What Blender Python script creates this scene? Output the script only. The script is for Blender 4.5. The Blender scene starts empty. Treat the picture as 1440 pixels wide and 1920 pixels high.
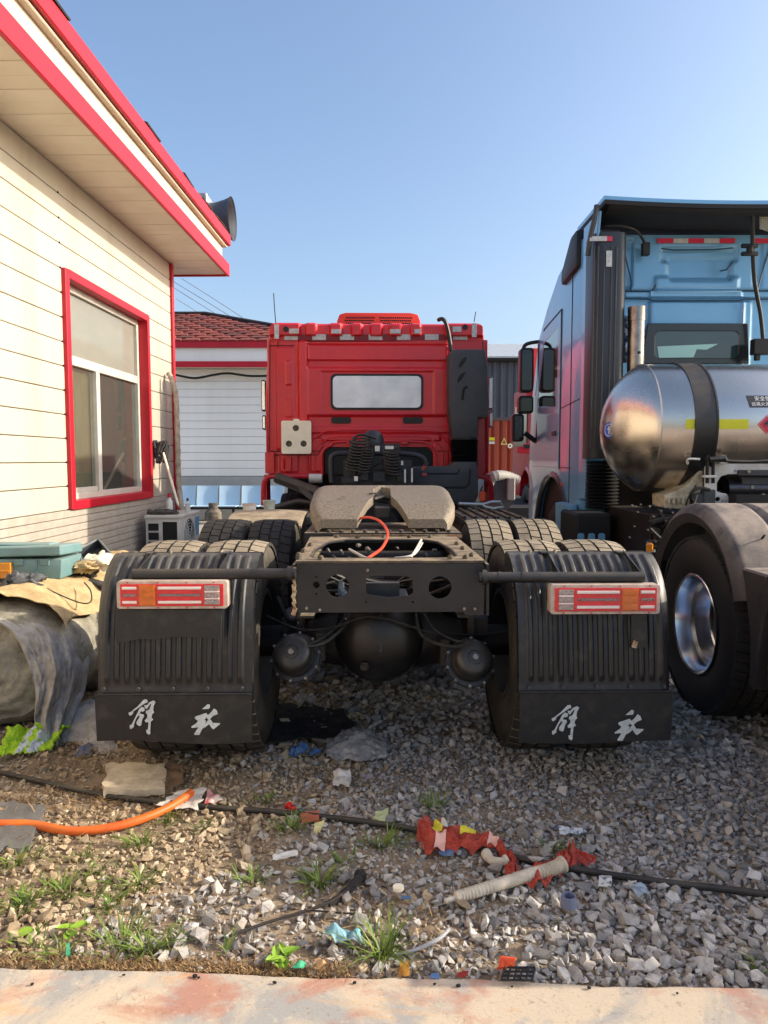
import bpy, bmesh, math, random
import numpy as np
from mathutils import Vector as V, Matrix, noise
from mathutils.geometry import tessellate_polygon
R = math.radians
PI = math.pi
random.seed(7)
rng = np.random.default_rng(11)
scene = bpy.context.scene
COL = scene.collection

# ------------------------------------------------------------------ camera, sky, sun, exposure
H, PITCH, FPX = 1.50, R(4.15), 1350.0
cam = bpy.data.objects.new('camera', bpy.data.cameras.new('camera'))
COL.objects.link(cam)
cam.location = (0, 0, H)
cam.rotation_euler = (PI / 2 - PITCH, 0, 0)
cam.data.sensor_fit = 'VERTICAL'
cam.data.sensor_height = 36.0
cam.data.lens = 36.0 * FPX / 1920.0
cam.data.clip_start, cam.data.clip_end = 0.05, 2000
scene.camera = cam

SUN = V((1.0, 0.03, 0.49)).normalized()
world = bpy.data.worlds.new('World'); scene.world = world; world.use_nodes = True
wn = world.node_tree.nodes; wl = world.node_tree.links
bg = wn['Background']; sky = wn.new('ShaderNodeTexSky')
sky.sky_type = 'NISHITA'; sky.sun_disc = False
sky.sun_elevation = math.asin(SUN.z)
sky.sun_rotation = math.atan2(SUN.x, SUN.y)
sky.air_density = 1.0; sky.dust_density = 3.6; sky.ozone_density = 2.4; sky.altitude = 0
wl.new(sky.outputs[0], bg.inputs[0]); bg.inputs[1].default_value = 0.15
sl = bpy.data.lights.new('sun', 'SUN'); sl.energy = 3.2; sl.angle = R(0.5); sl.color = (1.0, 0.88, 0.71)
so = bpy.data.objects.new('sun', sl); COL.objects.link(so)
so.location = SUN * 30; so.rotation_euler = SUN.to_track_quat('Z', 'Y').to_euler()
vs = scene.view_settings
vs.view_transform = 'Standard'; vs.look = 'None'; vs.exposure = 0.92; vs.gamma = 1.0; vs.use_curve_mapping = False

# ------------------------------------------------------------------ placing helpers (photo pixel at a known depth, or on the ground)
CP, SP = math.cos(PITCH), math.sin(PITCH)
def ray(px, py):
    a, b = (px - 720) / FPX, -(py - 960) / FPX
    return V((a, CP + b * SP, -SP + b * CP))
def at(px, py, y):
    d = ray(px, py); return V((0, 0, H)) + d * (y / d.y)
def gnd(px, py, z=0.0):
    d = ray(px, py); return V((0, 0, H)) + d * ((z - H) / d.z)

# ------------------------------------------------------------------ materials
def lin(c):
    return tuple((x / 255 / 12.92 if x / 255 <= 0.04045 else ((x / 255 + 0.055) / 1.055) ** 2.4) for x in c) + (1.0,)
MATS = {}
def mat(name, rgb, rough=0.5, metal=0.0, rgb2=None, nscale=5, bump=0.0, bscale=60, coat=0.0, dust=None, damt=0.6,
        island=None, spec=0.5, streak=False, trans=0.0, rvar=0.0, dscale=3.0, lo=0.35, hi=0.65, up0=-0.3, up1=0.9, alpha=None):
    m = bpy.data.materials.new(name); m.use_nodes = True
    nt = m.node_tree; N, L = nt.nodes, nt.links
    bs = N['Principled BSDF']
    bs.inputs['Roughness'].default_value = rough; bs.inputs['Metallic'].default_value = metal
    bs.inputs['Coat Weight'].default_value = coat; bs.inputs['Coat Roughness'].default_value = 0.05
    bs.inputs['Specular IOR Level'].default_value = spec
    bs.inputs['Transmission Weight'].default_value = trans
    tc = N.new('ShaderNodeTexCoord')
    co = tc.outputs['Object']
    mp = N.new('ShaderNodeMapping'); L.new(co, mp.inputs[0])
    if streak: mp.inputs['Scale'].default_value = (1, 1, 0.12)
    col = None
    def noi(sc, det=6.0, ro=0.6, src=None):
        n = N.new('ShaderNodeTexNoise'); n.inputs['Scale'].default_value = sc
        n.inputs['Detail'].default_value = det; n.inputs['Roughness'].default_value = ro
        L.new(src or mp.outputs[0], n.inputs['Vector']); return n
    def ramp(src, a, b):
        r = N.new('ShaderNodeMapRange'); r.inputs[1].default_value = a; r.inputs[2].default_value = b
        L.new(src, r.inputs[0]); return r.outputs[0]
    def mix(fac, a, b):
        x = N.new('ShaderNodeMix'); x.data_type = 'RGBA'
        if hasattr(fac, 'links'): L.new(fac, x.inputs[0])
        else: x.inputs[0].default_value = fac
        for i, c in ((6, a), (7, b)):
            if hasattr(c, 'links'): L.new(c, x.inputs[i])
            else: x.inputs[i].default_value = c
        return x.outputs[2]
    base = lin(rgb); bs.inputs['Base Color'].default_value = base
    col = base
    if island:
        g = N.new('ShaderNodeNewGeometry'); cr = N.new('ShaderNodeValToRGB')
        cr.color_ramp.interpolation = 'LINEAR'
        e = cr.color_ramp.elements
        while len(e) < len(island): e.new(0.5)
        for i, c in enumerate(island):
            e[i].position = i / (len(island) - 1); e[i].color = lin(c)
        L.new(g.outputs['Random Per Island'], cr.inputs[0]); col = cr.outputs[0]
    if rgb2:
        f = ramp(noi(nscale).outputs[0], lo, hi)
        col = mix(f, col, lin(rgb2))
    if dust:
        g = N.new('ShaderNodeNewGeometry'); sx = N.new('ShaderNodeSeparateXYZ'); L.new(g.outputs['Normal'], sx.inputs[0])
        up = ramp(sx.outputs[2], up0, up1)
        nn = ramp(noi(dscale, 8, 0.7, co).outputs[0], 0.3, 0.7)
        mu = N.new('ShaderNodeMath'); mu.operation = 'MULTIPLY'; L.new(up, mu.inputs[0]); L.new(nn, mu.inputs[1])
        m2 = N.new('ShaderNodeMath'); m2.operation = 'MULTIPLY'; L.new(mu.outputs[0], m2.inputs[0]); m2.inputs[1].default_value = damt * 1.6
        m2.use_clamp = True
        col = mix(m2.outputs[0], col, lin(dust))
        mr = N.new('ShaderNodeMix'); L.new(m2.outputs[0], mr.inputs[0]); mr.inputs[2].default_value = rough; mr.inputs[3].default_value = 0.9
        L.new(mr.outputs[0], bs.inputs['Roughness'])
        if metal > 0:
            mm = N.new('ShaderNodeMix'); L.new(m2.outputs[0], mm.inputs[0]); mm.inputs[2].default_value = metal; mm.inputs[3].default_value = 0
            L.new(mm.outputs[0], bs.inputs['Metallic'])
    elif rvar:
        r = N.new('ShaderNodeMapRange'); L.new(noi(nscale * 1.7).outputs[0], r.inputs[0])
        r.inputs[1].default_value = 0.3; r.inputs[2].default_value = 0.7
        r.inputs[3].default_value = max(0.02, rough - rvar); r.inputs[4].default_value = min(1, rough + rvar)
        L.new(r.outputs[0], bs.inputs['Roughness'])
    if hasattr(col, 'links'): L.new(col, bs.inputs['Base Color'])
    if bump:
        b = N.new('ShaderNodeBump'); b.inputs['Strength'].default_value = bump; b.inputs['Distance'].default_value = 0.01
        L.new(noi(bscale, 5, 0.6, co).outputs[0], b.inputs['Height']); L.new(b.outputs[0], bs.inputs['Normal'])
    if alpha:
        a_ = N.new('ShaderNodeTexVoronoi'); a_.feature = 'DISTANCE_TO_EDGE'; a_.inputs['Scale'].default_value = alpha; L.new(co, a_.inputs['Vector'])
        lt = N.new('ShaderNodeMath'); lt.operation = 'LESS_THAN'; lt.inputs[1].default_value = 0.22; L.new(a_.outputs[0], lt.inputs[0]); L.new(lt.outputs[0], bs.inputs['Alpha'])
    MATS[name] = m
    return m

# ------------------------------------------------------------------ mesh builder
def spline(pts, n=8):
    P = [V(p) for p in pts]; out = []
    for i in range(len(P) - 1):
        p0, p1, p2, p3 = P[max(i - 1, 0)], P[i], P[i + 1], P[min(i + 2, len(P) - 1)]
        for k in range(n):
            t = k / n
            out.append(0.5 * (2 * p1 + (p2 - p0) * t + (2 * p0 - 5 * p1 + 4 * p2 - p3) * t * t + (3 * p1 - p0 - 3 * p2 + p3) * t ** 3))
    out.append(P[-1]); return out
def rrect(x0, x1, y0, y1, r, n=4):
    out = []
    for cx, cy, a in ((x1 - r, y1 - r, 0), (x0 + r, y1 - r, 90), (x0 + r, y0 + r, 180), (x1 - r, y0 + r, 270)):
        for k in range(n + 1):
            t = R(a + 90 * k / n); out.append((cx + r * math.cos(t), cy + r * math.sin(t)))
    return out
def circ(cx, cy, r, n=20):
    return [(cx + r * math.cos(2 * PI * k / n), cy + r * math.sin(2 * PI * k / n)) for k in range(n)]

ORG = {}
class MB:
    def __init__(s): s.v = []; s.f = []; s.mi = []; s.st = []
    def add(s, vs, fs, mi=0):
        b = len(s.v); s.st.append((b, len(s.f))); s.v += [tuple(p) for p in vs]; s.f += [[i + b for i in f] for f in fs]; s.mi += [mi] * len(fs); return s
    def box(s, x0, x1, y0, y1, z0, z1, mi=0):
        v = [(x, y, z) for x in (x0, x1) for y in (y0, y1) for z in (z0, z1)]
        return s.add(v, [(0, 1, 3, 2), (4, 6, 7, 5), (0, 4, 5, 1), (2, 3, 7, 6), (0, 2, 6, 4), (1, 5, 7, 3)], mi)
    def obox(s, c, size, rot=(0, 0, 0), mi=0):
        from mathutils import Euler
        M = Euler(rot).to_matrix(); c = V(c)
        v = [c + M @ V((x * size[0] / 2, y * size[1] / 2, z * size[2] / 2)) for x in (-1, 1) for y in (-1, 1) for z in (-1, 1)]
        return s.add(v, [(0, 1, 3, 2), (4, 6, 7, 5), (0, 4, 5, 1), (2, 3, 7, 6), (0, 2, 6, 4), (1, 5, 7, 3)], mi)
    def tube(s, pts, r, n=8, mi=0, cap=True):
        P = [V(p) for p in pts]; m = len(P)
        rr = r if isinstance(r, (list, tuple)) else [r] * m
        T = [(P[min(i + 1, m - 1)] - P[max(i - 1, 0)]).normalized() for i in range(m)]
        u = T[0].orthogonal().normalized(); vs = []
        for i in range(m):
            u = (u - T[i] * u.dot(T[i])); u = u.normalized() if u.length > 1e-6 else T[i].orthogonal().normalized()
            w = T[i].cross(u)
            for k in range(n):
                a = 2 * PI * k / n; vs.append(P[i] + (u * math.cos(a) + w * math.sin(a)) * rr[i])
        fs = [(i * n + k, i * n + (k + 1) % n, (i + 1) * n + (k + 1) % n, (i + 1) * n + k) for i in range(m - 1) for k in range(n)]
        if cap: fs += [tuple(range(n))[::-1], tuple((m - 1) * n + k for k in range(n))]
        return s.add(vs, fs, mi)
    def cyl(s, p0, p1, r0, r1=None, n=16, mi=0):
        return s.tube([p0, p1], [r0, r0 if r1 is None else r1], n, mi)
    def lathe(s, prof, o, axis='x', n=32, mi=0, a0=0.0, a1=2 * PI):
        """prof: (along, radius); axis x, y or z through o"""
        o = V(o); full = abs(a1 - a0 - 2 * PI) < 1e-6; m = n if full else n + 1; vs = []
        for h, r in prof:
            for k in range(m):
                a = a0 + (a1 - a0) * k / n; c, d = r * math.cos(a), r * math.sin(a)
                vs.append(o + (V((h, c, d)) if axis == 'x' else V((c, h, d)) if axis == 'y' else V((c, d, h))))
        fs = []
        for i in range(len(prof) - 1):
            for k in range(n):
                k2 = (k + 1) % m
                fs.append((i * m + k, i * m + k2, (i + 1) * m + k2, (i + 1) * m + k))
        return s.add(vs, fs, mi)
    def plate(s, outer, holes, o, u, v, t, mi=0):
        """flat plate with holes: 2-D loops in the (u,v) frame at o, thickness t along u x v"""
        o, u, v = V(o), V(u), V(v); w = u.cross(v).normalized()
        loops = [list(outer)] + [list(h) for h in holes]
        flat = [p for l in loops for p in l]
        tris = tessellate_polygon([[V((p[0], p[1], 0)) for p in l] for l in loops])
        nv = len(flat)
        vs = [o + u * p[0] + v * p[1] for p in flat] + [o + u * p[0] + v * p[1] + w * t for p in flat]
        fs = [tuple(x) for x in tris] + [tuple(i + nv for i in x)[::-1] for x in tris]
        b = 0
        for l in loops:
            k = len(l); fs += [(b + i, b + (i + 1) % k, b + (i + 1) % k + nv, b + i + nv) for i in range(k)]; b += k
        return s.add(vs, fs, mi)
    def grid(s, fn, nu, nv, mi=0, off=None, keep=None):
        """surface fn(u,v) on [0,1]^2; off = vector for a second skin (closed at the rim)"""
        vs = [V(fn(i / nu, j / nv)) for j in range(nv + 1) for i in range(nu + 1)]; W = nu + 1
        fs = [(j * W + i, j * W + i + 1, (j + 1) * W + i + 1, (j + 1) * W + i) for j in range(nv) for i in range(nu)
              if keep is None or keep((i + .5) / nu, (j + .5) / nv)]
        if off is not None:
            k = len(vs); off = V(off); vs2 = [p + off for p in vs]
            rim = list(range(nu + 1)) + [j * W + nu for j in range(1, nv + 1)] + [nv * W + i for i in range(nu - 1, -1, -1)] + [j * W for j in range(nv - 1, 0, -1)]
            fs2 = [tuple(i + k for i in f)[::-1] for f in fs]
            fs3 = [(rim[i], rim[(i + 1) % len(rim)], rim[(i + 1) % len(rim)] + k, rim[i] + k) for i in range(len(rim))]
            return s.add(vs + vs2, fs + fs2 + fs3, mi)
        return s.add(vs, fs, mi)
    def ball(s, c, r, sc=(1, 1, 1), n=12, mi=0, jit=0.0, fq=3):
        c = V(c); vs = []; m = n // 2
        for j in range(m + 1):
            for k in range(n):
                a, b = 2 * PI * k / n, PI * j / m
                d = V((math.sin(b) * math.cos(a), math.sin(b) * math.sin(a), math.cos(b)))
                q = r * (1 + jit * noise.noise(d * fq + c * 7))
                vs.append(c + V((d.x * sc[0], d.y * sc[1], d.z * sc[2])) * q)
        return s.add(vs, [(j * n + k, j * n + (k + 1) % n, (j + 1) * n + (k + 1) % n, (j + 1) * n + k) for j in range(m) for k in range(n)], mi)
    def mesh(s, name, mats, o=(0, 0, 0), smooth=35, bevel=0.0, seg=1):
        o = V(o)
        me = bpy.data.meshes.new(name)
        me.from_pydata([(p[0] - o.x, p[1] - o.y, p[2] - o.z) for p in s.v], [], s.f)
        for m in mats: me.materials.append(m)
        me.polygons.foreach_set('material_index', s.mi)
        bm = bmesh.new(); bm.from_mesh(me)
        bmesh.ops.remove_doubles(bm, verts=bm.verts, dist=1e-5)
        bmesh.ops.recalc_face_normals(bm, faces=bm.faces)
        if bevel:
            ed = [e for e in bm.edges if len(e.link_faces) == 2 and e.calc_face_angle(0) > R(30)]
            bmesh.ops.bevel(bm, geom=ed, offset=bevel, segments=seg, affect='EDGES', profile=0.6, clamp_overlap=True)
        bm.to_mesh(me); bm.free()
        me.polygons.foreach_set('use_smooth', [smooth > 0] * len(me.polygons))
        if smooth: me.set_sharp_from_angle(angle=R(smooth))
        return me
    def build(s, name, mats, parent=None, smooth=35, bevel=0.0, seg=1, o=None, T=None):
        if not isinstance(mats, (list, tuple)): mats = [mats]
        if parent is not None: org = ORG[parent.name]
        else:
            a = np.array(s.v); org = V(o) if o is not None else V(((a[:, 0].min() + a[:, 0].max()) / 2, (a[:, 1].min() + a[:, 1].max()) / 2, a[:, 2].min()))
        ob = bpy.data.objects.new(name, s.mesh(name, mats, org, smooth, bevel, seg)); COL.objects.link(ob)
        ORG[ob.name] = org
        if parent is not None: ob.parent = parent
        else: place(ob, org, T)
        return ob
def build_each(mb, name, mats, parent, per=1, **k):
    """every piece of mb (or every run of per pieces) as an object of its own"""
    st = mb.st + [(len(mb.v), len(mb.f))]
    for i in range(0, len(mb.st), per):
        a, b = st[i], st[min(i + per, len(mb.st))]; q = MB(); q.v = mb.v[a[0]:b[0]]; q.f = [[x - a[0] for x in f] for f in mb.f[a[1]:b[1]]]; q.mi = mb.mi[a[1]:b[1]]; q.st = [(0, 0)]
        q.build(name, mats, parent, **k)
def place(ob, org, T=None):
    if T is None: ob.location = org
    else:
        ang, piv, sh = T; M = Matrix.Rotation(ang, 3, 'Z')
        ob.location = M @ (V(org) - V(piv)) + V(piv) + V(sh); ob.rotation_euler = (0, 0, ang)
def tag(ob, label=None, cat=None, group=None, kind=None):
    for k, v in (('label', label), ('category', cat), ('group', group), ('kind', kind)):
        if v: ob[k] = v
    return ob
def thing(name, label, cat, o, group=None, T=None):
    e = bpy.data.objects.new(name, None); COL.objects.link(e); e.empty_display_size = 0.2
    ORG[e.name] = V(o); place(e, V(o), T); return tag(e, label, cat, group)
def inst(name, me, parent, loc, rot=(0, 0, 0)):
    """object sharing a mesh built about its own zero, at design position loc under parent"""
    ob = bpy.data.objects.new(name, me); COL.objects.link(ob); ob.parent = parent
    ob.location = V(loc) - ORG[parent.name]; ob.rotation_euler = rot; ORG[ob.name] = ORG[parent.name]; return ob
# ------------------------------------------------------------------ palette
DUST = (176, 160, 132)
m_red = mat('red_cab_paint', (216, 34, 40), 0.4, coat=0.35, rgb2=(198, 28, 44), nscale=2, dust=(170, 90, 80), damt=0.1)
m_red2 = mat('satin_red_paint', (196, 18, 34), 0.5, rgb2=(176, 16, 30), nscale=3)
m_reddk = mat('red_tape', (120, 10, 25), 0.45)
m_orange_vent = mat('orange_red_plastic', (214, 58, 36), 0.4)
m_white_tape = mat('white_reflective_tape', (196, 200, 198), 0.35, rgb2=(170, 172, 170), nscale=30)
m_cream = mat('cream_plastic', (250, 240, 214), 0.5, rgb2=(240, 228, 200), nscale=8)
m_blk = mat('black_steel', (25, 27, 30), 0.42, rgb2=(38, 38, 40), nscale=9, bump=0.08, bscale=120, dust=(120, 108, 90), damt=0.3, up0=.1)
m_frame = mat('dusty_black_frame', (26, 27, 30), 0.5, rgb2=(38, 38, 40), nscale=12, bump=0.12, bscale=90, dust=DUST, damt=0.62, dscale=9, up0=0.05)
m_plast = mat('black_mudguard_plastic', (27, 29, 32), 0.4, rgb2=(70, 67, 62), nscale=16, bump=0.08, bscale=160, dust=(120, 116, 108), damt=0.34, dscale=9, lo=.54, hi=.85, up0=0.1)
m_flap = mat('black_mud_flap_rubber', (30, 32, 34), 0.55, rgb2=(62, 60, 56), nscale=14, bump=0.1, bscale=120, lo=.5, hi=.85)
m_greyblk = mat('slate_black_plastic', (50, 54, 60), 0.5, rgb2=(58, 61, 66), nscale=6, dust=(120, 112, 98), damt=0.25)
m_greasy = mat('greasy_black_iron', (16, 16, 17), 0.42, rgb2=(34, 31, 28), nscale=8, bump=0.25, bscale=60, dust=(95, 84, 68), damt=0.3)
m_chamber = mat('black_chamber_paint', (30, 31, 33), 0.3, rgb2=(42, 42, 42), nscale=10, dust=(120, 108, 92), damt=0.25)
m_plate = mat('dusty_coupling_steel', (136, 125, 109), 0.5, 0.3, rgb2=(78, 70, 60), nscale=70, bump=0.6, bscale=150, lo=0.46, hi=0.8)
m_rust = mat('rusty_edge', (140, 96, 60), 0.85, rgb2=(196, 178, 146), nscale=30, bump=0.3)
m_bolt = mat('zinc_bolt', (170, 165, 150), 0.4, 0.7, rgb2=(120, 110, 95), nscale=60)
m_rubber = mat('tyre_rubber', (24, 24, 25), 0.7, rgb2=(52, 49, 44), nscale=6, bump=0.15, bscale=50, dust=(140, 126, 104), damt=0.35)
m_tread = mat('dusty_tread', (46, 44, 41), 0.85, rgb2=(62, 58, 52), nscale=7, bump=0.3, bscale=80, dust=(146, 134, 114), damt=1.05, dscale=2.0, up0=0.45, up1=0.9)
m_treadblk = mat('clean_tread', (30, 30, 31), 0.8, rgb2=(44, 42, 40), nscale=8, bump=0.2, bscale=80)
m_rim = mat('grey_wheel_steel', (70, 70, 72), 0.5, 0.5, dust=(120, 108, 90), damt=0.5)
m_chrome = mat('polished_aluminium', (226, 228, 232), 0.2, 1.0)
m_steel = mat('brushed_tank_steel', (226, 219, 208), 0.27, 1.0, rgb2=(216, 206, 192), nscale=.8, rvar=0.03)
m_redlens = mat('red_lens', (214, 20, 40), 0.15, coat=0.8, rgb2=(190, 16, 34), nscale=30)
m_amber = mat('amber_lens', (206, 104, 20), 0.15, coat=0.8, rgb2=(186, 90, 18), nscale=30)
m_clear = mat('clear_lens', (226, 216, 210), 0.15, coat=0.8)
m_led = mat('grey_led_strip', (92, 70, 72), 0.3, rgb2=(150, 140, 138), nscale=160)
m_revlens = mat('grey_reverse_lens', (120, 112, 108), 0.2, coat=0.8, rgb2=(170, 160, 155), nscale=120)
m_lamprim = mat('pale_lamp_rim', (196, 182, 168), 0.4, rgb2=(170, 150, 138), nscale=25)
m_letter = mat('white_flap_print', (205, 214, 216), 0.6, rgb2=(180, 188, 190), nscale=60)
m_hoseO = mat('orange_red_air_hose', (212, 70, 36), 0.4)
m_rubhose = mat('black_hose', (20, 20, 21), 0.5, dust=(120, 110, 92), damt=0.3)
m_gasket = mat('black_rubber_gasket', (16, 17, 18), 0.5)
def glassy(name, rgb, rough, spec, rgb2=None, ns=3):
    m = mat(name, rgb, rough, rgb2=rgb2, nscale=ns, coat=1.0, spec=spec); return m
m_pane_white = mat('painted_reflection_glass', (204, 212, 216), 0.1, rgb2=(240, 244, 246), nscale=2.6, coat=1.0, lo=.35, hi=.65)  # pale cloudy mottle paints the sky's reflection into the cab window
m_pane_dark = mat('dark_glass', (14, 19, 22), 0.05, coat=1.0, spec=0.8)
m_blue = mat('pale_blue_metallic_paint', (118, 176, 214), 0.36, 0.2, coat=0.55, rgb2=(110, 168, 206), nscale=2)
m_bluestep = mat('blue_step_paint', (112, 168, 198), 0.5, rgb2=(100, 150, 180), nscale=6)
m_fender = mat('dusty_fender_plastic', (44, 43, 46), 0.6, rgb2=(54, 52, 53), nscale=5, bump=0.1, bscale=120, dust=(140, 128, 117), damt=0.85, dscale=6, up0=0.1, up1=0.8)
m_wframe = mat('white_bracket_paint', (214, 214, 212), 0.4, rgb2=(190, 186, 176), nscale=9)
m_creamcast = mat('cream_cast_bracket', (206, 196, 168), 0.55, rgb2=(150, 138, 112), nscale=14)
m_yellow = mat('yellow_green_tape', (206, 204, 24), 0.4)
m_lblk = mat('black_label', (34, 36, 46), 0.4)
m_lwhite = mat('white_print', (220, 222, 226), 0.5)
m_lred = mat('red_hazard_label', (205, 44, 74), 0.4)
m_lblue = mat('blue_round_label', (60, 100, 200), 0.4)
m_siding = mat('warm_white_siding', (186, 178, 162), 0.6, rgb2=(160, 149, 128), nscale=2.2, lo=.5, hi=.85, bump=0.08, bscale=90, streak=True)
m_siding2 = mat('cool_white_siding', (240, 240, 236), 0.6, rgb2=(228, 228, 222), nscale=1.0, streak=True)
m_joint = mat('siding_joint_backing', (120, 112, 98), 0.9); m_joint2 = mat('pale_joint', (186, 186, 182), 0.9)  # even backing colours that show in the joints between boards
m_brickgrey = mat('grey_embossed_siding', (172, 164, 152), 0.65, rgb2=(160, 150, 138), nscale=10, bump=0.25, bscale=120)
m_band = mat('grey_base_band', (172, 172, 168), 0.7, rgb2=(160, 160, 156), nscale=4)
m_soffit = mat('beige_soffit_panel', (226, 217, 200), 0.6, rgb2=(216, 206, 186), nscale=3)
m_fascia = mat('white_fascia', (204, 194, 174), 0.6, rgb2=(194, 182, 160), nscale=2)
m_redtrim = mat('crimson_trim', (186, 14, 38), 0.5, rgb2=(172, 14, 36), nscale=3)
m_shingle = mat('brown_red_shingle', (134, 62, 50), 0.9, rgb2=(112, 50, 42), nscale=14, bump=0.4, bscale=150)
m_shingdk = mat('dark_shingle', (48, 40, 40), 0.9, bump=0.4, bscale=150)
m_alu = mat('white_window_aluminium', (208, 204, 192), 0.4, rgb2=(192, 186, 172), nscale=8)
m_blind = mat('pale_window_blind', (196, 202, 196), 0.8, rgb2=(182, 188, 182), nscale=2)
m_curtain = mat('tan_curtain_board', (168, 140, 100), 0.8, rgb2=(150, 124, 86), nscale=5)
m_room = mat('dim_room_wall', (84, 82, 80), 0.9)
m_ac = mat('white_enamel', (206, 205, 198), 0.45, rgb2=(190, 186, 176), nscale=6)
m_dark = mat('matt_black', (20, 20, 21), 0.7)
m_shed = mat('grey_corrugated_sheet', (88, 90, 98), 0.5, 0.2, rgb2=(76, 78, 86), nscale=3, streak=True)
m_shedroof = mat('pale_corrugated_roof', (176, 180, 182), 0.5, 0.2)
m_container = mat('rust_red_container', (160, 66, 40), 0.6, rgb2=(138, 54, 34), nscale=4, streak=True)
m_seat = mat('blue_grey_bench_plastic', (176, 204, 224), 0.5, rgb2=(168, 196, 216), nscale=2)
m_tool = mat('teal_plastic', (104, 142, 146), 0.5, rgb2=(92, 128, 132), nscale=7, dust=DUST, damt=0.2)
m_latch = mat('orange_plastic', (214, 140, 40), 0.5)
m_soil = mat('bare_soil', (158, 140, 116), 0.95, rgb2=(120, 104, 84), nscale=7, bump=0.8, bscale=70)
m_yard = mat('pale_yard_concrete', (176, 168, 154), 0.9, rgb2=(150, 142, 128), nscale=1.2, bump=0.3, bscale=40)
m_stone_old = mat('crushed_stone', (170, 162, 152), 0.85, bump=0.35, bscale=70, rgb2=(140, 132, 124), nscale=24,
              island=[(156, 148, 142), (184, 176, 166), (208, 200, 190), (168, 158, 148), (196, 174, 156), (138, 132, 126), (216, 208, 198)], lo=0.5, hi=0.85)
m_grass = mat('grass_blade', (92, 116, 40), 0.6, island=[(66, 92, 30), (92, 116, 40), (120, 138, 56), (78, 100, 36)])
m_straw = mat('dry_straw', (150, 122, 84), 0.9, island=[(120, 92, 62), (170, 142, 100), (98, 76, 52), (146, 112, 74)])
m_leaf = mat('bright_leaf', (120, 156, 40), 0.5, island=[(104, 142, 34), (132, 166, 48), (116, 150, 52)])
m_orangehose = mat('orange_hose_rubber', (224, 112, 34), 0.5, rgb2=(206, 92, 36), nscale=7)
m_cloth = mat('grey_dusty_cloth', (182, 178, 172), 0.95, rgb2=(146, 142, 136), nscale=13, bump=0.9, bscale=70)
m_quilt = mat('grey_green_quilt', (166, 160, 144), 0.95, rgb2=(118, 114, 100), nscale=11, bump=1.0, bscale=45)
m_tarp = mat('tan_canvas', (196, 172, 128), 0.9, rgb2=(160, 136, 96), nscale=9, bump=0.9, bscale=38)
m_vest = mat('lime_hi_vis_fabric', (176, 214, 40), 0.8, rgb2=(150, 190, 36), nscale=10, bump=.3, bscale=90)
m_silver = mat('silver_reflective_band', (190, 196, 202), 0.5)
m_paper = mat('white_paper', (212, 208, 200), 0.8, rgb2=(192, 186, 176), nscale=10)
m_card = mat('weathered_board', (206, 190, 164), 0.85, rgb2=(176, 160, 134), nscale=18, bump=0.3)
m_brown = mat('brown_cardboard', (140, 112, 84), 0.9, rgb2=(112, 90, 66), nscale=9)
m_net = mat('orange_red_mesh_fabric', (198, 78, 58), 0.8, rgb2=(172, 54, 40), nscale=30, bump=0.6, bscale=250, alpha=260)
m_wpipe = mat('dirty_white_pipe', (206, 196, 178), 0.7, rgb2=(170, 158, 138), nscale=14, bump=0.3)
m_teal = mat('teal_scrap', (110, 168, 182), 0.7, rgb2=(150, 160, 160), nscale=8)
m_bluep = mat('blue_plastic_scrap', (66, 104, 160), 0.6, rgb2=(90, 110, 130), nscale=10)
m_slabgrey = mat('dark_grey_slab', (108, 106, 104), 0.85, rgb2=(92, 90, 88), nscale=9, bump=0.3)
m_redbit = mat('red_wrapper', (206, 44, 40), 0.5)
m_brickbit = mat('terracotta_shard', (178, 96, 72), 0.85)
m_orbit = mat('orange_plastic_shard', (206, 78, 40), 0.5)
m_greenbit = mat('green_plastic_scrap', (64, 160, 120), 0.5)
m_capgrey = mat('blue_grey_cap', (110, 116, 140), 0.5)
m_wire = mat('power_line_cable', (90, 90, 96), 0.6)
m_white = mat('white_plastic', (214, 214, 210), 0.5, rgb2=(196, 194, 186), nscale=10)

m_stone = mat('crushed_stone', (168, 162, 155), 0.85, bump=0.4, bscale=90, rgb2=(112, 108, 102), nscale=34,
              island=[(130, 127, 124), (166, 161, 155), (192, 187, 180), (146, 142, 138), (176, 166, 154), (118, 116, 114), (200, 195, 188), (154, 150, 146)], lo=0.48, hi=0.85)
m_dstone = mat('dusty_stone', (176, 158, 130), 0.9, bump=0.4, bscale=90, rgb2=(140, 122, 98), nscale=26,
              island=[(150, 132, 106), (184, 164, 134), (204, 188, 162), (168, 148, 118), (132, 116, 94), (196, 172, 140)], lo=0.45, hi=0.85)
# ================================================================== the setting: ground, slab
g = MB(); g.add([(-300, -40, -0.012), (300, -40, -0.012), (300, 600, -0.012), (-300, 600, -0.012)], [(0, 1, 2, 3)])
tag(g.build('ground', m_yard, smooth=0), kind='structure')
def soil_z(x, y):
    return 0.016 * noise.noise(V((x * 1.3, y * 1.3, 0))) + 0.008 * noise.noise(V((x * 5, y * 5, 3))) + 0.002
EDL, EDR = gnd(0, 1812, .025), gnd(1440, 1852, .025)          # front edge of the concrete slab
def slab_y(x):
    return EDL.y + (EDR.y - EDL.y) * (x - EDL.x) / (EDR.x - EDL.x)
g = MB(); X0, X1, Y1 = -3.0, 5.2, 7.0
def near(u, v):
    x = X0 + (X1 - X0) * u; y0 = slab_y(x) - 0.05; y = y0 + (Y1 - y0) * v ** 1.5
    return V((x, y, soil_z(x, y)))
g.grid(near, 190, 130)
tag(g.build('soil', m_soil, o=(0, 4, 0)), kind='structure')

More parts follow.
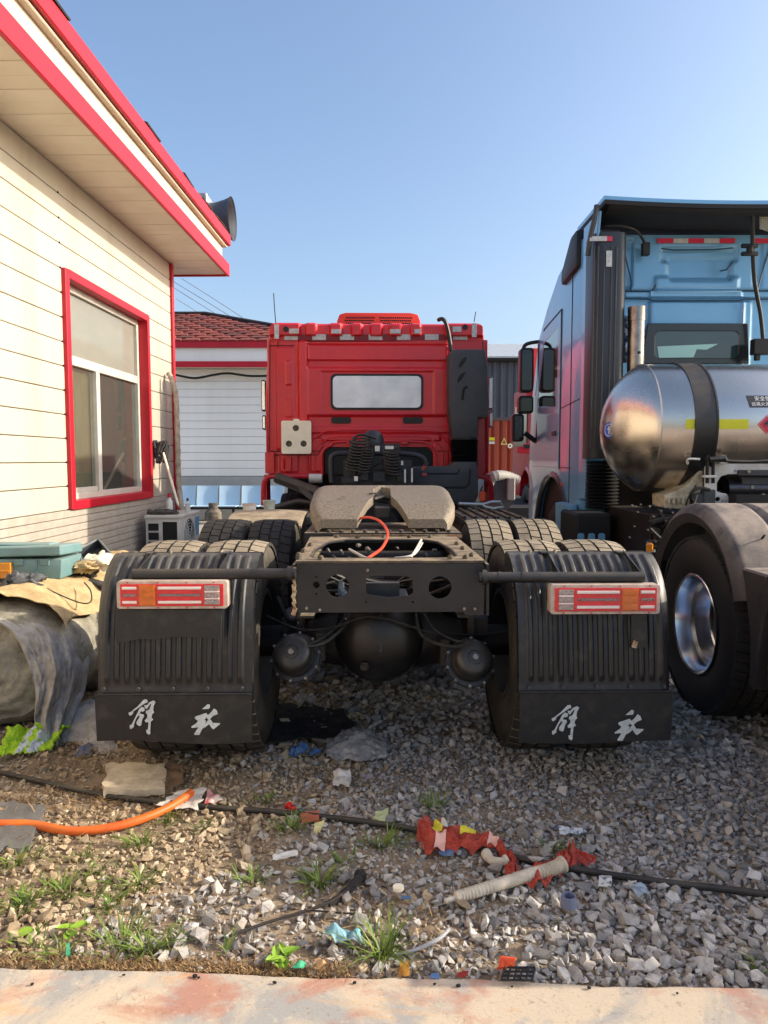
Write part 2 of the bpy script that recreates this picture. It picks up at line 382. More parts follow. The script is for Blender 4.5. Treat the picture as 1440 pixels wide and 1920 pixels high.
# concrete slab, stained with rust-pink washes
def slab_mat():
    m = mat('stained_concrete', (190, 172, 148), 0.8, bump=0.15, bscale=120); nt = m.node_tree; N, L = nt.nodes, nt.links
    bs = N['Principled BSDF']; tc = N.new('ShaderNodeTexCoord')
    def layer(prev, rgb, sc, lo, hi, off, amt=1.0, stretch=(1, 1, 1)):
        mp = N.new('ShaderNodeMapping'); mp.inputs[1].default_value = off; mp.inputs[3].default_value = stretch
        L.new(tc.outputs['Object'], mp.inputs[0])
        n = N.new('ShaderNodeTexNoise'); n.inputs['Scale'].default_value = sc; n.inputs['Detail'].default_value = 8; n.inputs['Roughness'].default_value = 0.62
        n.inputs['Distortion'].default_value = 1.6; L.new(mp.outputs[0], n.inputs['Vector'])
        r = N.new('ShaderNodeMapRange'); r.inputs[1].default_value = lo; r.inputs[2].default_value = hi; r.inputs[4].default_value = amt
        L.new(n.outputs[0], r.inputs[0])
        x = N.new('ShaderNodeMix'); x.data_type = 'RGBA'; L.new(r.outputs[0], x.inputs[0])
        if hasattr(prev, 'links'): L.new(prev, x.inputs[6])
        else: x.inputs[6].default_value = prev
        x.inputs[7].default_value = lin(rgb); return x.outputs[2]
    c = layer(lin((190, 175, 154)), (152, 151, 148), 1.7, 0.45, 0.56, (3.1, 0.4, 0))
    c = layer(c, (170, 118, 98), 1.5, 0.50, 0.60, (7.7, 2.0, 0), 0.8)
    c = layer(c, (196, 156, 112), 2.6, 0.58, 0.68, (1.2, 9.0, 0), 0.7, (0.5, 1.6, 1))
    c = layer(c, (120, 100, 82), 40, 0.56, 0.72, (0, 0, 0), 0.6)
    c = layer(c, (208, 194, 170), 24, 0.58, 0.7, (5, 0, 0), 0.5)
    c = layer(c, (84, 72, 62), 160, 0.66, 0.72, (0, 3, 0), 0.7)
    L.new(c, bs.inputs['Base Color']); return m
m_slab = slab_mat()
g = MB(); n = 500; top = []
for i in range(n + 1):
    x = -7 + 16 * i / n
    top.append((x, slab_y(x) + 0.012 * noise.noise(V((x * 2.3, 0, 0))) + 0.007 * noise.noise(V((x * 14, 0, 0))) - .02 * max(0, noise.noise(V((x * 9, 4, 0))) - .3)))
vs_ = [(x, -20, z) for x, y in top for z in (0.025, -0.2)] + [(x, y - 0.006, 0.025) for x, y in top] + [(x, y, 0.012) for x, y in top] + [(x, y, -0.2) for x, y in top]
k = 2 * (n + 1)
fs_ = []
for i in range(n):
    fs_ += [(2 * i, 2 * i + 2, k + i + 1, k + i), (k + i, k + i + 1, k + n + 1 + i + 1, k + n + 1 + i), (k + n + 1 + i, k + n + 2 + i, k + 2 * (n + 1) + i + 1, k + 2 * (n + 1) + i)]
g.add(vs_, fs_)
tag(g.build('concrete_slab', m_slab, o=(0, 0, 0)), kind='structure')
# crumbs of grit and stains on the slab
g = MB()
for px, py in ((60, 1845), (232, 1828), (365, 1830), (372, 1833), (515, 1842), (665, 1842), (815, 1845), (860, 1848), (960, 1850), (1105, 1852), (1270, 1862)):
    p = gnd(px, py, 0.03); g.ball(p, random.uniform(.003, .007), (1.4, 1, .8), 6, jit=.5)
tag(g.build('slab_grit', m_dark, smooth=0), kind='stuff')

# ================================================================== near building on the left
TB = (R(-1.27), (0, 0, 0), (0, 0, 0))
WX, CY, Y0 = -2.60, 8.26, -3.0          # wall plane, far corner, near end (behind the camera)
ZT = 3.71
def Bp(px, py, x):
    """point on the plane x = const of the building's own frame"""
    d = Matrix.Rotation(R(1.27), 3, 'Z') @ ray(px, py); c = V((0, 0, H)); return c + d * (x / d.x)
bld = thing('building', 'cream clad building with crimson trimmed eaves and a big red framed window', 'building', (-5.5, 3, 0), T=TB)
WY0, WY1, WZ0, WZ1 = 5.58, 7.44, 1.11, 2.97      # window opening (outer edge of the red frame)
NR = 14; zb0 = 1.11; hb = (ZT - zb0) / NR
wall = MB()                                       # core behind the boards with the window hole
wall.plate([(Y0, 0), (CY - .02, 0), (CY - .02, ZT), (Y0, ZT)], [[(WY0 + .02, WZ0 + .02), (WY1 - .02, WZ0 + .02), (WY1 - .02, WZ1 - .02), (WY0 + .02, WZ1 - .02)]], (WX - .03, 0, 0), (0, 1, 0), (0, 0, 1), -0.12)
wall_o = wall.build('wall', m_joint, bld, smooth=0)
for i in range(NR):                               # cladding boards, one by one, cut round the window
    z0, z1 = zb0 + i * hb, zb0 + (i + 1) * hb - 0.006
    spans = [(Y0, 2.3), (2.306, CY - .03)]
    if z1 > WZ0 and z0 < WZ1:
        spans = [(Y0, 2.3), (2.306, WY0 + .02), (WY1 - .02, CY - .03)]
        if z1 > WZ1: m = MB(); m.box(WX - .03, WX, WY0 + .02, WY1 - .02, WZ1 - .02, z1); m.build('siding_board', m_siding, wall_o, bevel=0.004)
    for a, b in spans:
        m = MB(); m.box(WX - .03, WX + random.uniform(-.001, .0015), a, b, z0, z1); m.build('siding_board', m_siding, wall_o, bevel=0.004)
for i in range(16):                               # embossed grey base boards
    z1 = 1.105 - i * 0.06; m = MB(); m.box(WX - .03, WX + 0.012, Y0, CY - .03, z1 - .056, z1); m.build('base_board', m_brickgrey, wall_o, bevel=0.004)
m = MB(); m.box(-9, WX - .16, CY - .14, CY - .02, 0, ZT); m.build('end_wall', m_siding, bld, smooth=0)
m = MB(); m.box(WX - .03, WX + .03, CY - .032, CY + .03, 0.0, ZT - .004); m.build('corner_trim', m_redtrim, bld, bevel=.004)
# soffit: separate panels running out from the wall
EX, EY = -2.05, 8.80
sof = MB(); sof.box(-9, EX - .03, Y0, EY - .03, ZT + .03, ZT + .05); sof_o = sof.build('soffit', m_joint, bld, smooth=0)
yy = Y0; k = 0
while yy < EY - .05:
    w = 0.155; y1 = min(yy + w, EY - .03); m = MB()
    m.box(-4.0 if yy > CY - .1 else WX - .02, EX - .03, yy, y1 - .006, ZT + .001 + .003 * (k % 2), ZT + .028); m.build('soffit_panel', m_soffit, sof_o, bevel=.003); yy = y1; k += 1
# fascia: lower crimson band, white band set back, upper crimson gutter
def band(name, x, y, z0, z1, t, mt, x_end=-9):
    m = MB(); m.box(x - t, x, Y0, y, z0, z1); m.box(x_end, x - t - .001, y - t, y, z0, z1); m.build(name, mt, bld, smooth=0, bevel=.006)
band('lower_fascia', EX, EY, ZT - .015, ZT + .135, .035, m_redtrim)
band('white_fascia_board', EX - .07, EY - .07, ZT + .136, ZT + .32, .03, m_fascia)
band('eave_underside', EX - .02, EY - .02, ZT + .321, ZT + .345, .10, m_fascia)
band('upper_fascia', EX + .015, EY + .015, ZT + .346, ZT + .475, .04, m_redtrim)
# hip roof with shingles along the edge that shows
rf = MB(); ez = ZT + .44
rf.add([(EX, Y0, ez), (EX, EY, ez), (-9, EY, ez), (-5.2, EY - 3.1, ez + 1.35), (-5.2, Y0, ez + 1.35)], [(0, 1, 3, 4), (1, 2, 3)])
rf_o = rf.build('roof', m_shingle, bld, smooth=0)
sh_me = MB().box(-.14, .02, -.16, .16, 0, .012).mesh('shingle', [m_shingdk], smooth=0)
yy = 0.4
while yy < EY - .3:
    inst('shingle', sh_me, rf_o, (EX - .02 + random.uniform(-.02, .03), yy, ez + .03 + random.uniform(-.004, .016)), (random.uniform(-.05, .05), R(23) + random.uniform(-.08, .05), random.uniform(-.06, .06)))
    yy += 0.335
# the window: crimson outer frame, white aluminium inner frame, fixed top light, two lower lights
win = MB()
def frame4(m, x0, x1, y0, y1, z0, z1, w, mi=0):
    m.box(x0, x1, y0, y0 + w, z0, z1, mi); m.box(x0, x1, y1 - w, y1, z0, z1, mi)
    m.box(x0, x1, y0 + w, y1 - w, z0, z0 + w, mi); m.box(x0, x1, y0 + w, y1 - w, z1 - w, z1, mi)
frame4(win, WX - .10, WX + .035, WY0, WY1, WZ0, WZ1, .065)
win_o = win.build('window', m_redtrim, bld, smooth=0, bevel=.004)
a0, a1, c0, c1 = WY0 + .068, WY1 - .068, WZ0 + .068, WZ1 - .068
fr = MB(); frame4(fr, WX - .125, WX - .06, a0, a1, c0, c1, .05)
ZM = 2.27; YM = a0 + .70
fr.box(WX - .122, WX - .063, a0 + .05, a1 - .05, ZM, ZM + .075); fr.box(WX - .123, WX - .058, YM - .03, YM + .04, c0 + .05, ZM)
fr.box(WX - .11, WX - .075, a0 + .05, YM - .03, c0 + .05, c0 + .09)
fr.build('inner_frame', m_alu, win_o, smooth=0, bevel=.004)
def glass_mat(name, rgb, tf):
    m = bpy.data.materials.new(name); m.use_nodes = True; nt = m.node_tree; N, L = nt.nodes, nt.links
    out = N['Material Output']; N.remove(N['Principled BSDF'])
    gl = N.new('ShaderNodeBsdfGlossy'); gl.inputs['Roughness'].default_value = 0.015
    tr = N.new('ShaderNodeBsdfTransparent'); tr.inputs[0].default_value = lin(rgb)
    df = N.new('ShaderNodeBsdfDiffuse'); df.inputs[0].default_value = lin((196, 200, 192) if tf > .5 else (170, 165, 155))
    fz = N.new('ShaderNodeFresnel'); gm = N.new('ShaderNodeNewGeometry'); io_ = N.new('ShaderNodeMapRange'); io_.inputs[3].default_value = 1.55; io_.inputs[4].default_value = 1 / 1.55; L.new(gm.outputs['Backfacing'], io_.inputs[0]); L.new(io_.outputs[0], fz.inputs[0])
    ms = N.new('ShaderNodeMixShader'); L.new(fz.outputs[0], ms.inputs[0]); L.new(tr.outputs[0], ms.inputs[1]); L.new(gl.outputs[0], ms.inputs[2])
    m2 = N.new('ShaderNodeMixShader'); nz = N.new('ShaderNodeTexNoise'); nz.inputs['Scale'].default_value = 4; nz.inputs['Detail'].default_value = 8
    mr = N.new('ShaderNodeMapRange'); mr.inputs[1].default_value = .2; mr.inputs[2].default_value = .8; mr.inputs[3].default_value = tf * .8; mr.inputs[4].default_value = tf
    L.new(nz.outputs[0], mr.inputs[0]); L.new(mr.outputs[0], m2.inputs[0]); L.new(ms.outputs[0], m2.inputs[1]); L.new(df.outputs[0], m2.inputs[2])
    L.new(m2.outputs[0], out.inputs[0]); return m
m_glass = glass_mat('window_glass', (225, 234, 232), 0.10); m_film = glass_mat('filmed_window_glass', (220, 230, 226), 0.5)
for y0, y1, z0, z1 in ((a0 + .045, a1 - .045, ZM + .07, c1 - .045), (a0 + .045, YM - .025, c0 + .085, ZM + .005), (YM + .035, a1 - .045, c0 + .045, ZM + .005)):
    m = MB(); m.box(WX - .096, WX - .09, y0, y1, z0, z1); m.build('pane', m_film if z0 > 2.2 else m_glass, win_o, smooth=0)
m = MB(); m.box(WX - .22, WX - .20, a0, a1, ZM + .06, c1); m.build('window_blind', m_blind, win_o, smooth=0)
m = MB(); m.grid(lambda u, v: V((WX - .135 + .006 * math.sin(u * 38), a0 + .02 + u * .66, c0 + v * (ZM - c0 + .06))), 60, 2); m.build('curtain', m_curtain, win_o)
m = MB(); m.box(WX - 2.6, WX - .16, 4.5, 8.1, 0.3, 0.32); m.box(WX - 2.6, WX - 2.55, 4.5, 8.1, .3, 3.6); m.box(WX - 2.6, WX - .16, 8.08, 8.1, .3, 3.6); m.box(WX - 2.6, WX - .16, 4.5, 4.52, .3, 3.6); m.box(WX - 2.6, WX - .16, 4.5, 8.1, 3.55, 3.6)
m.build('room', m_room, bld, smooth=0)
# small bolts along the board joints beside the window
bo = MB()
for i in range(NR):
    bo.cyl((WX - .002, WY0 - .012, zb0 + i * hb), (WX + .006, WY0 - .012, zb0 + i * hb), .008, n=8)
tag(bo.build('screw_head', m_dark, bld), kind='stuff')

# ================================================================== wrapped pipe, outdoor unit, fan, things beside the wall
pts = [at(316, 700, 8.05), at(322, 712, 8.02), at(330, 745, 8.02), at(333, 830, 8.0), at(335, 900, 8.0), at(341, 955, 7.9), at(344, 985, 7.8)]
pw = MB(); pp = spline(pts, 10); pw.tube(pp, [0.028 + 0.003 * math.sin(i * 2.2) for i in range(len(pp))], 10)
tag(pw.build('insulated_pipe', mat('wrapped_pipe_tape', (190, 178, 158), 0.85, rgb2=(150, 138, 122), nscale=14, bump=.3)), 'tape wrapped air conditioning pipe running down the red corner trim', 'pipe')
acx0, acx1, acy0, acy1, acz0, acz1 = -2.33, -1.99, 7.0, 7.72, .42, .945
ac = thing('air_conditioner', 'white outdoor air conditioner unit beside the corner of the cream building', 'air conditioner', ((acx0 + acx1) / 2, 7.36, 0))
m = MB(); m.box(acx0, acx1, acy0, acy1, acz0, acz1); m.build('casing', m_ac, ac, bevel=.015, seg=2)
m = MB(); m.box(acx0 - .008, acx1 + .008, acy0 - .01, acy1 + .01, acz1 - .02, acz1 + .012); m.build('top_cover', m_ac, ac, bevel=.006)
m = MB(); m.box(acx0 + .17, acx1 - .03, acy0 - .004, acy0, acz0 + .05, acz1 - .05); m.build('coil_grille', m_dark, ac, smooth=0)
m = MB()
for i in range(4): m.box(acx0 + .03, acx0 + .13, acy0 - .006, acy0 - .001, acz0 + .12 + i * .09, acz0 + .19 + i * .09)
m.build('service_cover', m_dark, ac, smooth=0)
fc = V((acx1 + .001, 7.30, .69)); m = MB(); m.lathe([(0, .235), (.012, .235), (.012, .22), (.004, .21)], fc, 'x', 40); m.build('fan_ring', m_ac, ac)
m = MB(); m.lathe([(.003, .215), (.003, .001)], fc, 'x', 40); m.build('fan_opening', m_dark, ac)
m = MB()
for r_ in (.05, .08, .11, .14, .17, .2): m.tube([fc + V((.012, r_ * math.cos(a), r_ * math.sin(a))) for a in np.linspace(0, 2 * PI, 33)], .003, 5, cap=False)
for a in range(6): m.cyl(fc + V((.012, 0, 0)), fc + V((.012, .21 * math.cos(a * PI / 3), .21 * math.sin(a * PI / 3))), .003, n=5)
m.build('fan_guard', m_ac, ac)
m = MB(); m.box(acx1 + .001, acx1 + .004, 7.56, 7.70, .70, .90); m.build('blue_sticker', mat('blue_sticker', (60, 140, 190), .4), ac, smooth=0)
m = MB()
for y in (acy0 + .08, acy1 - .08): m.box(acx0 - .1, acx1, y - .02, y + .02, acz0 - .05, acz0 - .001); m.box(acx0 + .1, acx0 + .14, y - .02, y + .02, 0, acz0 - .051); m.box(acx1 - .06, acx1 - .02, y - .02, y + .02, 0, acz0 - .051)
m.build('stand', m_dark, ac, smooth=0)
# mop leaning on the corner
mop = thing('mop', 'black string mop with pale handle leaning head up against the wall', 'mop', (-2.2, 7.4, .945))
h0, h1 = at(334, 946, 7.35), at(304, 842, 7.6)
m = MB(); m.cyl(h0, h1, .013, n=8); m.build('handle', m_cream, mop)
m = MB()
for i in range(60):
    a = random.uniform(0, 2 * PI); r_ = random.uniform(.01, .085); t = h1 + V((-.03 + .02 * math.cos(a), 0, .06))
    e = h1 + V((-.03 + r_ * math.cos(a), .05 * math.sin(a), random.uniform(-.16, .02)))
    m.tube(spline([t, (t + e) / 2 + V((.05 * math.cos(a), .02, .05)), e], 4), .011, 5)
tag(m.build('mop_head', mat('dark_mop_string', (46, 46, 46), .95, rgb2=(84, 82, 78), nscale=30), mop), kind='stuff')
def bottle(px, py0, py1, y, r, mt, cap, label, nm='bottle'):
    p0, p1 = at(px, py1, y), at(px, py0, y); p0.z = acz1 + .012; h = p1.z - p0.z
    b = thing(nm, label, 'bottle', p0)
    MB().lathe([(0, .001), (0, r), (h * .62, r), (h * .75, r * .45), (h * .8, r * .4)], p0, 'z', 16).build('body', mt, b)
    MB().lathe([(h * .8, r * .45), (h, r * .42), (h, .001)], p0, 'z', 12).build('cap', cap, b)
bottle(318, 925, 960, 7.2, .033, m_white, m_redlens, 'white spray bottle with a red cap on the air conditioner')
bottle(352, 934, 962, 7.45, .028, m_white, m_greyblk, 'small white bottle with dark nozzle at the end of the air conditioner')
m = MB()
for px, w in ((288, .05), (300, .07), (312, .06), (324, .05)):
    p = at(px, 962, 7.15); p.z = acz1 + .03; m.ball(p, w, (1.2, 1, .55), 10, jit=.8, fq=4)
tag(m.build('rag', mat('dark_oily_rag', (48, 48, 48), .95, rgb2=(96, 92, 86), nscale=20)), 'dark oily rag bunched up on top of the air conditioner', 'rag')
# exhaust fan on the roof end
fan = thing('exhaust_fan', 'grey flared exhaust fan cowl standing above the end of the eaves', 'fan', (-2.3, 9.7, 4.3))
fo = at(396, 402, 9.7); fy = 9.7; m = MB(); m.box(fo.x - .14, fo.x + .0, fy - .22, fy + .22, fo.z - .34, fo.z + .2); m.build('casing', mat('galvanised_sheet', (196, 200, 202), .4, .4, rgb2=(150, 152, 154), nscale=20), fan, bevel=.01)
m = MB(); m.lathe([(.001, .20), (.06, .20), (.19, .235), (.25, .26), (.28, .275), (.272, .275), (.24, .25), (.05, .18), (.05, .001)], (fo.x, fy, fo.z - .06), 'x', 40); m.build('cowl', mat('grey_cowl', (70, 74, 82), .45, rgb2=(84, 88, 94), nscale=4), fan)
m = MB(); m.box(fo.x - .24, fo.x - .141, fy - .12, fy + .1, fo.z - .3, fo.z + .1); m.build('motor', m_dark, fan, bevel=.02)
m = MB(); m.box(fo.x - .15, fo.x + .02, fy - .2, fy - .16, 4.1, fo.z - .341); m.box(fo.x - .15, fo.x + .02, fy + .16, fy + .2, 4.1, fo.z - .341); m.build('support', m_dark, fan, smooth=0)

# ================================================================== second building at the back
YB = 17.8
b2 = thing('building', 'white building with brown red hip roof behind the bench', 'building', (-6.5, YB + 2, 0))
xl, xr = -13.0, -1.2
core = MB(); core.box(xl, xr, YB, YB + .15, 0, 3.72); c_o = core.build('wall', m_joint2, b2, smooth=0)
nb = 12; z0_ = 1.10
for i in range(nb):
    hh = (3.42 - z0_) / nb; m = MB(); m.box(xl, xr, YB - .03, YB - .001, z0_ + i * hh, z0_ + (i + 1) * hh - .008); m.build('siding_board', m_siding2, c_o, bevel=.006)
m = MB(); m.box(xl, xr, YB - .028, YB - .001, 3.42, 3.70); m.build('top_board', m_siding2, c_o, smooth=0)
m = MB(); m.box(xl, xr, YB - .045, YB - .001, .72, 1.085); m.build('base_band', m_band, c_o, smooth=0)
m = MB(); m.box(xl, xr, YB - .04, YB - .001, 0, .715); m.build('plinth', m_band, c_o, smooth=0)
e2 = YB - .45
m = MB(); m.box(xl, xr + .5, e2 + .06, YB + .1, 3.721, 3.75); m.build('soffit', m_soffit, b2, smooth=0)
m = MB(); m.box(xl, xr + .5, e2, e2 + .05, 3.70, 3.84); m.build('lower_fascia', m_redtrim, b2, bevel=.006)
m = MB(); m.box(xl, xr + .45, e2 + .05, e2 + .09, 3.841, 4.16); m.build('white_fascia_board', m_siding2, b2, smooth=0)
m = MB(); m.box(xl, xr + .52, e2 - .03, e2 + .04, 4.161, 4.32); m.build('upper_fascia', m_redtrim, b2, bevel=.006)
rid = at(385, 590, 21.2); rz = rid.z; ez2 = 4.30; yr = 21.2
xe = xr + .5
rf2 = MB(); rf2.add([(xl, e2 - .04, ez2), (xe, e2 - .04, ez2), (rid.x, yr, rz), (xl, yr, rz), (xe, 2 * yr - e2, ez2), (xl, 2 * yr - e2, ez2)], [(0, 1, 2, 3), (1, 4, 2), (2, 4, 5, 3)])
rf2_o = rf2.build('roof', m_shingle, b2, smooth=0)
slope = math.atan2(rz - ez2, yr - e2 + .04); sl_len = math.hypot(rz - ez2, yr - e2 + .04)
tab_me = [MB().add([(-.2, 0, 0), (.2, 0, 0), (.14, .34, 0), (-.14, .34, 0), (-.2, -.0, .028), (.2, 0, .028), (.14, .34, .028), (-.14, .34, .028)], [(0, 1, 2, 3), (4, 5, 6, 7), (0, 1, 5, 4), (1, 2, 6, 5), (2, 3, 7, 6), (3, 0, 4, 7)]).mesh('shingle', [mm], smooth=0)
          for mm in (m_shingle, mat('red_brown_shingle', (146, 70, 54), .9, rgb2=(120, 54, 44), nscale=14), mat('dull_brown_shingle', (108, 54, 46), .9, rgb2=(90, 44, 38), nscale=14))]
rows = int(sl_len / .30)
for j in range(rows):
    t = j / rows; yv = e2 - .04 + t * (yr - e2 + .04); zv = ez2 + t * (rz - ez2) + .012
    xlim = xe + (rid.x - xe) * t - .25
    x = -5.9 + (.22 if j % 2 else 0)
    while x < xlim:
        if -6.2 < x < -2.0: inst('shingle', random.choice(tab_me), rf2_o, (x, yv, zv), (slope - R(3.0), 0, random.uniform(-.02, .02)))
        x += .44
m = MB(); m.tube([(xe, e2 - .04, ez2 + .03), (rid.x, yr, rz + .03), (xl, yr, rz + .03)], .06, 6); m.build('ridge_cap', m_shingdk, b2)
# drooping cable under the eave
pts = [at(330, 703, YB - .2), at(365, 709, YB - .2), at(400, 703, YB - .2), at(428, 700, YB - .2), at(470, 705, YB - .2), at(520, 704, YB - .2)]
m = MB(); m.tube(spline(pts, 8), .028, 6); m.build('eave_cable', m_dark, b2)
# waiting bench in front of it
bn = thing('bench', 'waiting bench with blue grey seats before the white building', 'bench', (-4.2, 17.2, 0))
yb_ = 17.2
def seat_back(x0, x1):
    m = MB()
    def f(u, v):
        x = x0 + (x1 - x0) * u; z = .42 + .46 * v
        return V((x, yb_ + .10 * v - .04 * math.sin(PI * u) * 0 + .03 * (2 * u - 1) ** 2 * -1, z))
    m.grid(f, 8, 6, off=(0, .02, 0)); m.box(x0 + .01, x1 - .01, yb_ - .42, yb_ - .0, .40, .42)
    m.build('seat', m_seat, bn, bevel=0)
for px0, px1 in ((318, 366), (369, 408), (411, 449), (453, 490), (494, 532)): seat_back(at(px0, 940, yb_).x, at(px1, 940, yb_).x)
m = MB(); m.box(at(318, 940, yb_).x, at(532, 940, yb_).x, yb_ - .2, yb_ - .14, .33, .399); m.build('beam', m_dark, bn, smooth=0)
for px in (340, 440, 530):
    x = at(px, 940, yb_).x; m = MB(); m.box(x - .03, x + .03, yb_ - .4, yb_ + .05, 0, .03); m.box(x - .025, x + .025, yb_ - .2, yb_ - .14, .031, .329); m.build('leg', m_dark, bn, smooth=0)
p = at(400, 972, 14.0); m = MB(); m.lathe([(0, .17), (.16, .16), (.24, .09), (.34, .085), (.34, .001)], (p.x, 14, 0.32), 'z', 16); m.cyl((p.x, 14, 0), (p.x, 14, .32), .05)
tag(m.build('bin_post', mat('weathered_post', (128, 118, 104), .9, rgb2=(60, 56, 52), nscale=9)), 'weathered brown post with dark top standing before the bench', 'post')

# ================================================================== grey shed, rust red container, wires
sd = thing('shed', 'grey corrugated metal shed with pale roof behind the rust red container', 'shed', (4, 27, 0))
ys = 27.0; zt = at(950, 672, ys).z; xs0, xs1 = at(880, 700, ys).x, at(1200, 700, ys).x
core = MB(); core.box(xs0, xs1, ys, ys + 6, 0, zt); core.build('frame_wall', m_dark, sd, smooth=0)
x = xs0
while x < xs1 - .1:
    m = MB(); m.add([(x, ys - .01, 0), (x + .09, ys - .09, 0), (x + .13, ys - .09, 0), (x + .18, ys - .01, 0), (x + .27, ys - .01, 0), (x, ys - .01, zt), (x + .09, ys - .09, zt), (x + .13, ys - .09, zt), (x + .18, ys - .01, zt), (x + .27, ys - .01, zt)], [(i, i + 1, i + 6, i + 5) for i in range(4)])
    m.build('wall_panel', m_shed, sd, smooth=0); x += .272
x = xs0
while x < xs1 - .1:
    m = MB(); m.box(x, x + .26, ys - .35, ys - .30, zt - .02, zt + .03); m.obox((x + .13, ys + 2.1, zt + .62), (.265, 5.0, .04), (R(14), 0, 0)); m.build('roof_sheet', m_shedroof, sd, smooth=0); x += .272
m = MB(); m.box(xs0, xs1, ys - .30, ys - .02, zt - .12, zt - .021); m.build('gutter', m_dark, sd, smooth=0)
ct = thing('container', 'rust red corrugated steel container standing between the two trucks', 'container', (3.7, 21, 0))
yc = 21.0; xc0, xc1, zc = at(908, 800, yc).x, at(1010, 800, yc).x, at(950, 785, yc).z
m = MB(); m.box(xc0, xc1, yc + .05, yc + 2.4, 0.02, zc); m.build('body', m_container, ct, smooth=0)
x = xc0
while x < xc1 - .05:
    m = MB(); m.add([(x, yc + .04, 0.02), (x + .06, yc - .02, .02), (x + .16, yc - .02, .02), (x + .22, yc + .04, .02), (x, yc + .04, zc - .06), (x + .06, yc - .02, zc - .06), (x + .16, yc - .02, zc - .06), (x + .22, yc + .04, zc - .06)], [(i, i + 1, i + 5, i + 4) for i in range(3)])
    m.build('side_panel', m_container, ct, smooth=0); x += .235
m = MB(); m.box(xc0, xc1, yc - .04, yc + .04, zc - .058, zc + .03); m.build('top_rail', mat('dark_top_rail', (84, 70, 66), .6), ct, smooth=0)
p = at(945, 828, yc); m = MB(); m.plate([(-.1, -.09), (.1, -.09), (0, .12)], [[(-.06, -.06), (0, .06), (.06, -.06)]], (p.x, yc - .025, p.z), (1, 0, 0), (0, 0, 1), -.004); m.build('hazard_triangle', mat('pale_yellow_print', (214, 196, 110), .6), ct, smooth=0)
p = at(922, 826, yc); m = MB(); m.box(p.x - .08, p.x + .08, yc - .03, yc - .026, p.z - .1, p.z - .03); m.box(p.x - .08, p.x + .08, yc - .03, yc - .026, p.z + .0, p.z + .09, 1); m.build('sign_plate', [m_white, m_yellow], ct, smooth=0)
p = at(956, 836, yc); m = MB(); m.lathe([(0, .07), (0, .03)], (p.x, yc - .027, p.z), 'y', 16); m.build('round_mark', m_cream, ct)
# overhead wires
for a, b, c, lab_ in (((320, 536), (410, 592), (520, 660), 'third thin power line from the top over the brown red roof'), ((322, 526), (430, 592), (540, 662), 'second thin power line from the top over the brown red roof'), ((340, 522), (440, 586), (560, 668), 'uppermost thin power line sloping down over the brown red roof'), ((330, 560), (400, 604), (470, 650), 'lowest of the thin power lines over the brown red roof')):
    m = MB(); m.tube(spline([at(*a, 26), at(*b, 27), at(*c, 28)], 8), .012, 4)
    tag(m.build('power_line', m_wire), lab_, 'wire', 'power lines above the back building')
# ================================================================== the red tractor truck
TA, TPV, TSH = R(1.0), V((0, 3.3, 0)), V((0.012, 0, 0))
TR = (TA, TPV, TSH)
_MI = Matrix.Rotation(-TA, 3, 'Z')
def L(px, py, y):
    """photo pixel at truck-local depth y -> truck-local point"""
    p = V((0, 0, H)); d = ray(px, py); q = _MI @ (p - TPV - TSH) + TPV; e = _MI @ d
    return q + e * ((y - q.y) / e.y)
rt = thing('truck', 'red tractor truck seen from behind with black ribbed mudguards and dusty coupling plate', 'truck', (0, 5.5, 0), T=TR)
# ---------------- wheels
def tyre_mb(r=.54, w=.30, nb=46, blocks=True, dusty=True):
    t = MB(); h = w / 2
    side = [(-h + .03, .285), (-h + .012, .31), (-h, .38), (-h, .45), (-h + .012, .50), (-h + .03, r - .018)]
    prof = side + [(-a, b) for a, b in side[::-1]]
    t.lathe(prof, (0, 0, 0), 'x', 72, 0)
    if blocks:
        cols = [(-h + .006, -h + .075), (-h + .085, -.006), (.006, h - .085), (h - .075, h - .006)]
        for ci, (x0, x1) in enumerate(cols):
            for k in range(nb):
                a = 2 * PI * (k + (.5 if ci in (1, 3) else 0) + .12 * (ci - 1.5)) / nb; da = 2 * PI / nb * .44
                ro0 = r - .012 if ci == 0 else r; ro1 = r - .012 if ci == 3 else r
                vs_ = []
                for rr0, rr1 in ((r - .03, r - .03), (ro0, ro1)):
                    for x, rr, sh in ((x0, rr0, 0), (x1, rr1, .02)):
                        for s_ in (-1, 1):
                            A = a + s_ * da + sh; vs_.append((x, rr * math.cos(A), rr * math.sin(A)))
                t.add(vs_, [(4, 5, 7, 6), (0, 1, 5, 4), (2, 6, 7, 3), (0, 4, 6, 2), (1, 3, 7, 5)], 1)
    return t
tyre_a = tyre_mb().mesh('tyre', [m_rubber, m_tread], smooth=30)
tyre_b = tyre_mb().mesh('tyre', [m_rubber, m_treadblk], smooth=30)
rim_me = MB().lathe([(-.12, .285), (-.125, .275), (-.06, .265), (-.03, .24), (-.03, .1), (-.07, .09), (-.07, .001)], (0, 0, 0), 'x', 40).lathe([(-.12, .285), (.13, .285), (.13, .26), (-.03, .24)], (0, 0, 0), 'x', 40).mesh('wheel', [m_rim])
for yy, dusty in ((3.74, 1), (5.09, 0)):
    for x in (-1.08, -.75, .738, 1.068):
        me = tyre_a if (yy < 4 or x > 0) else tyre_b
        w = inst('wheel', rim_me, rt, (x, yy, .54), (random.uniform(0, 1), 0, 0 if x < 0 else PI))
        t = inst('tyre', me, w, (0, 0, 0)); t.location = (0, 0, 0)
for x in (-1.06, 1.06):
    w = inst('wheel', rim_me, rt, (x, 9.25, .54), (.3, 0, 0 if x < 0 else PI)); t = inst('tyre', tyre_b, w, (0, 0, 0)); t.location = (0, 0, 0)
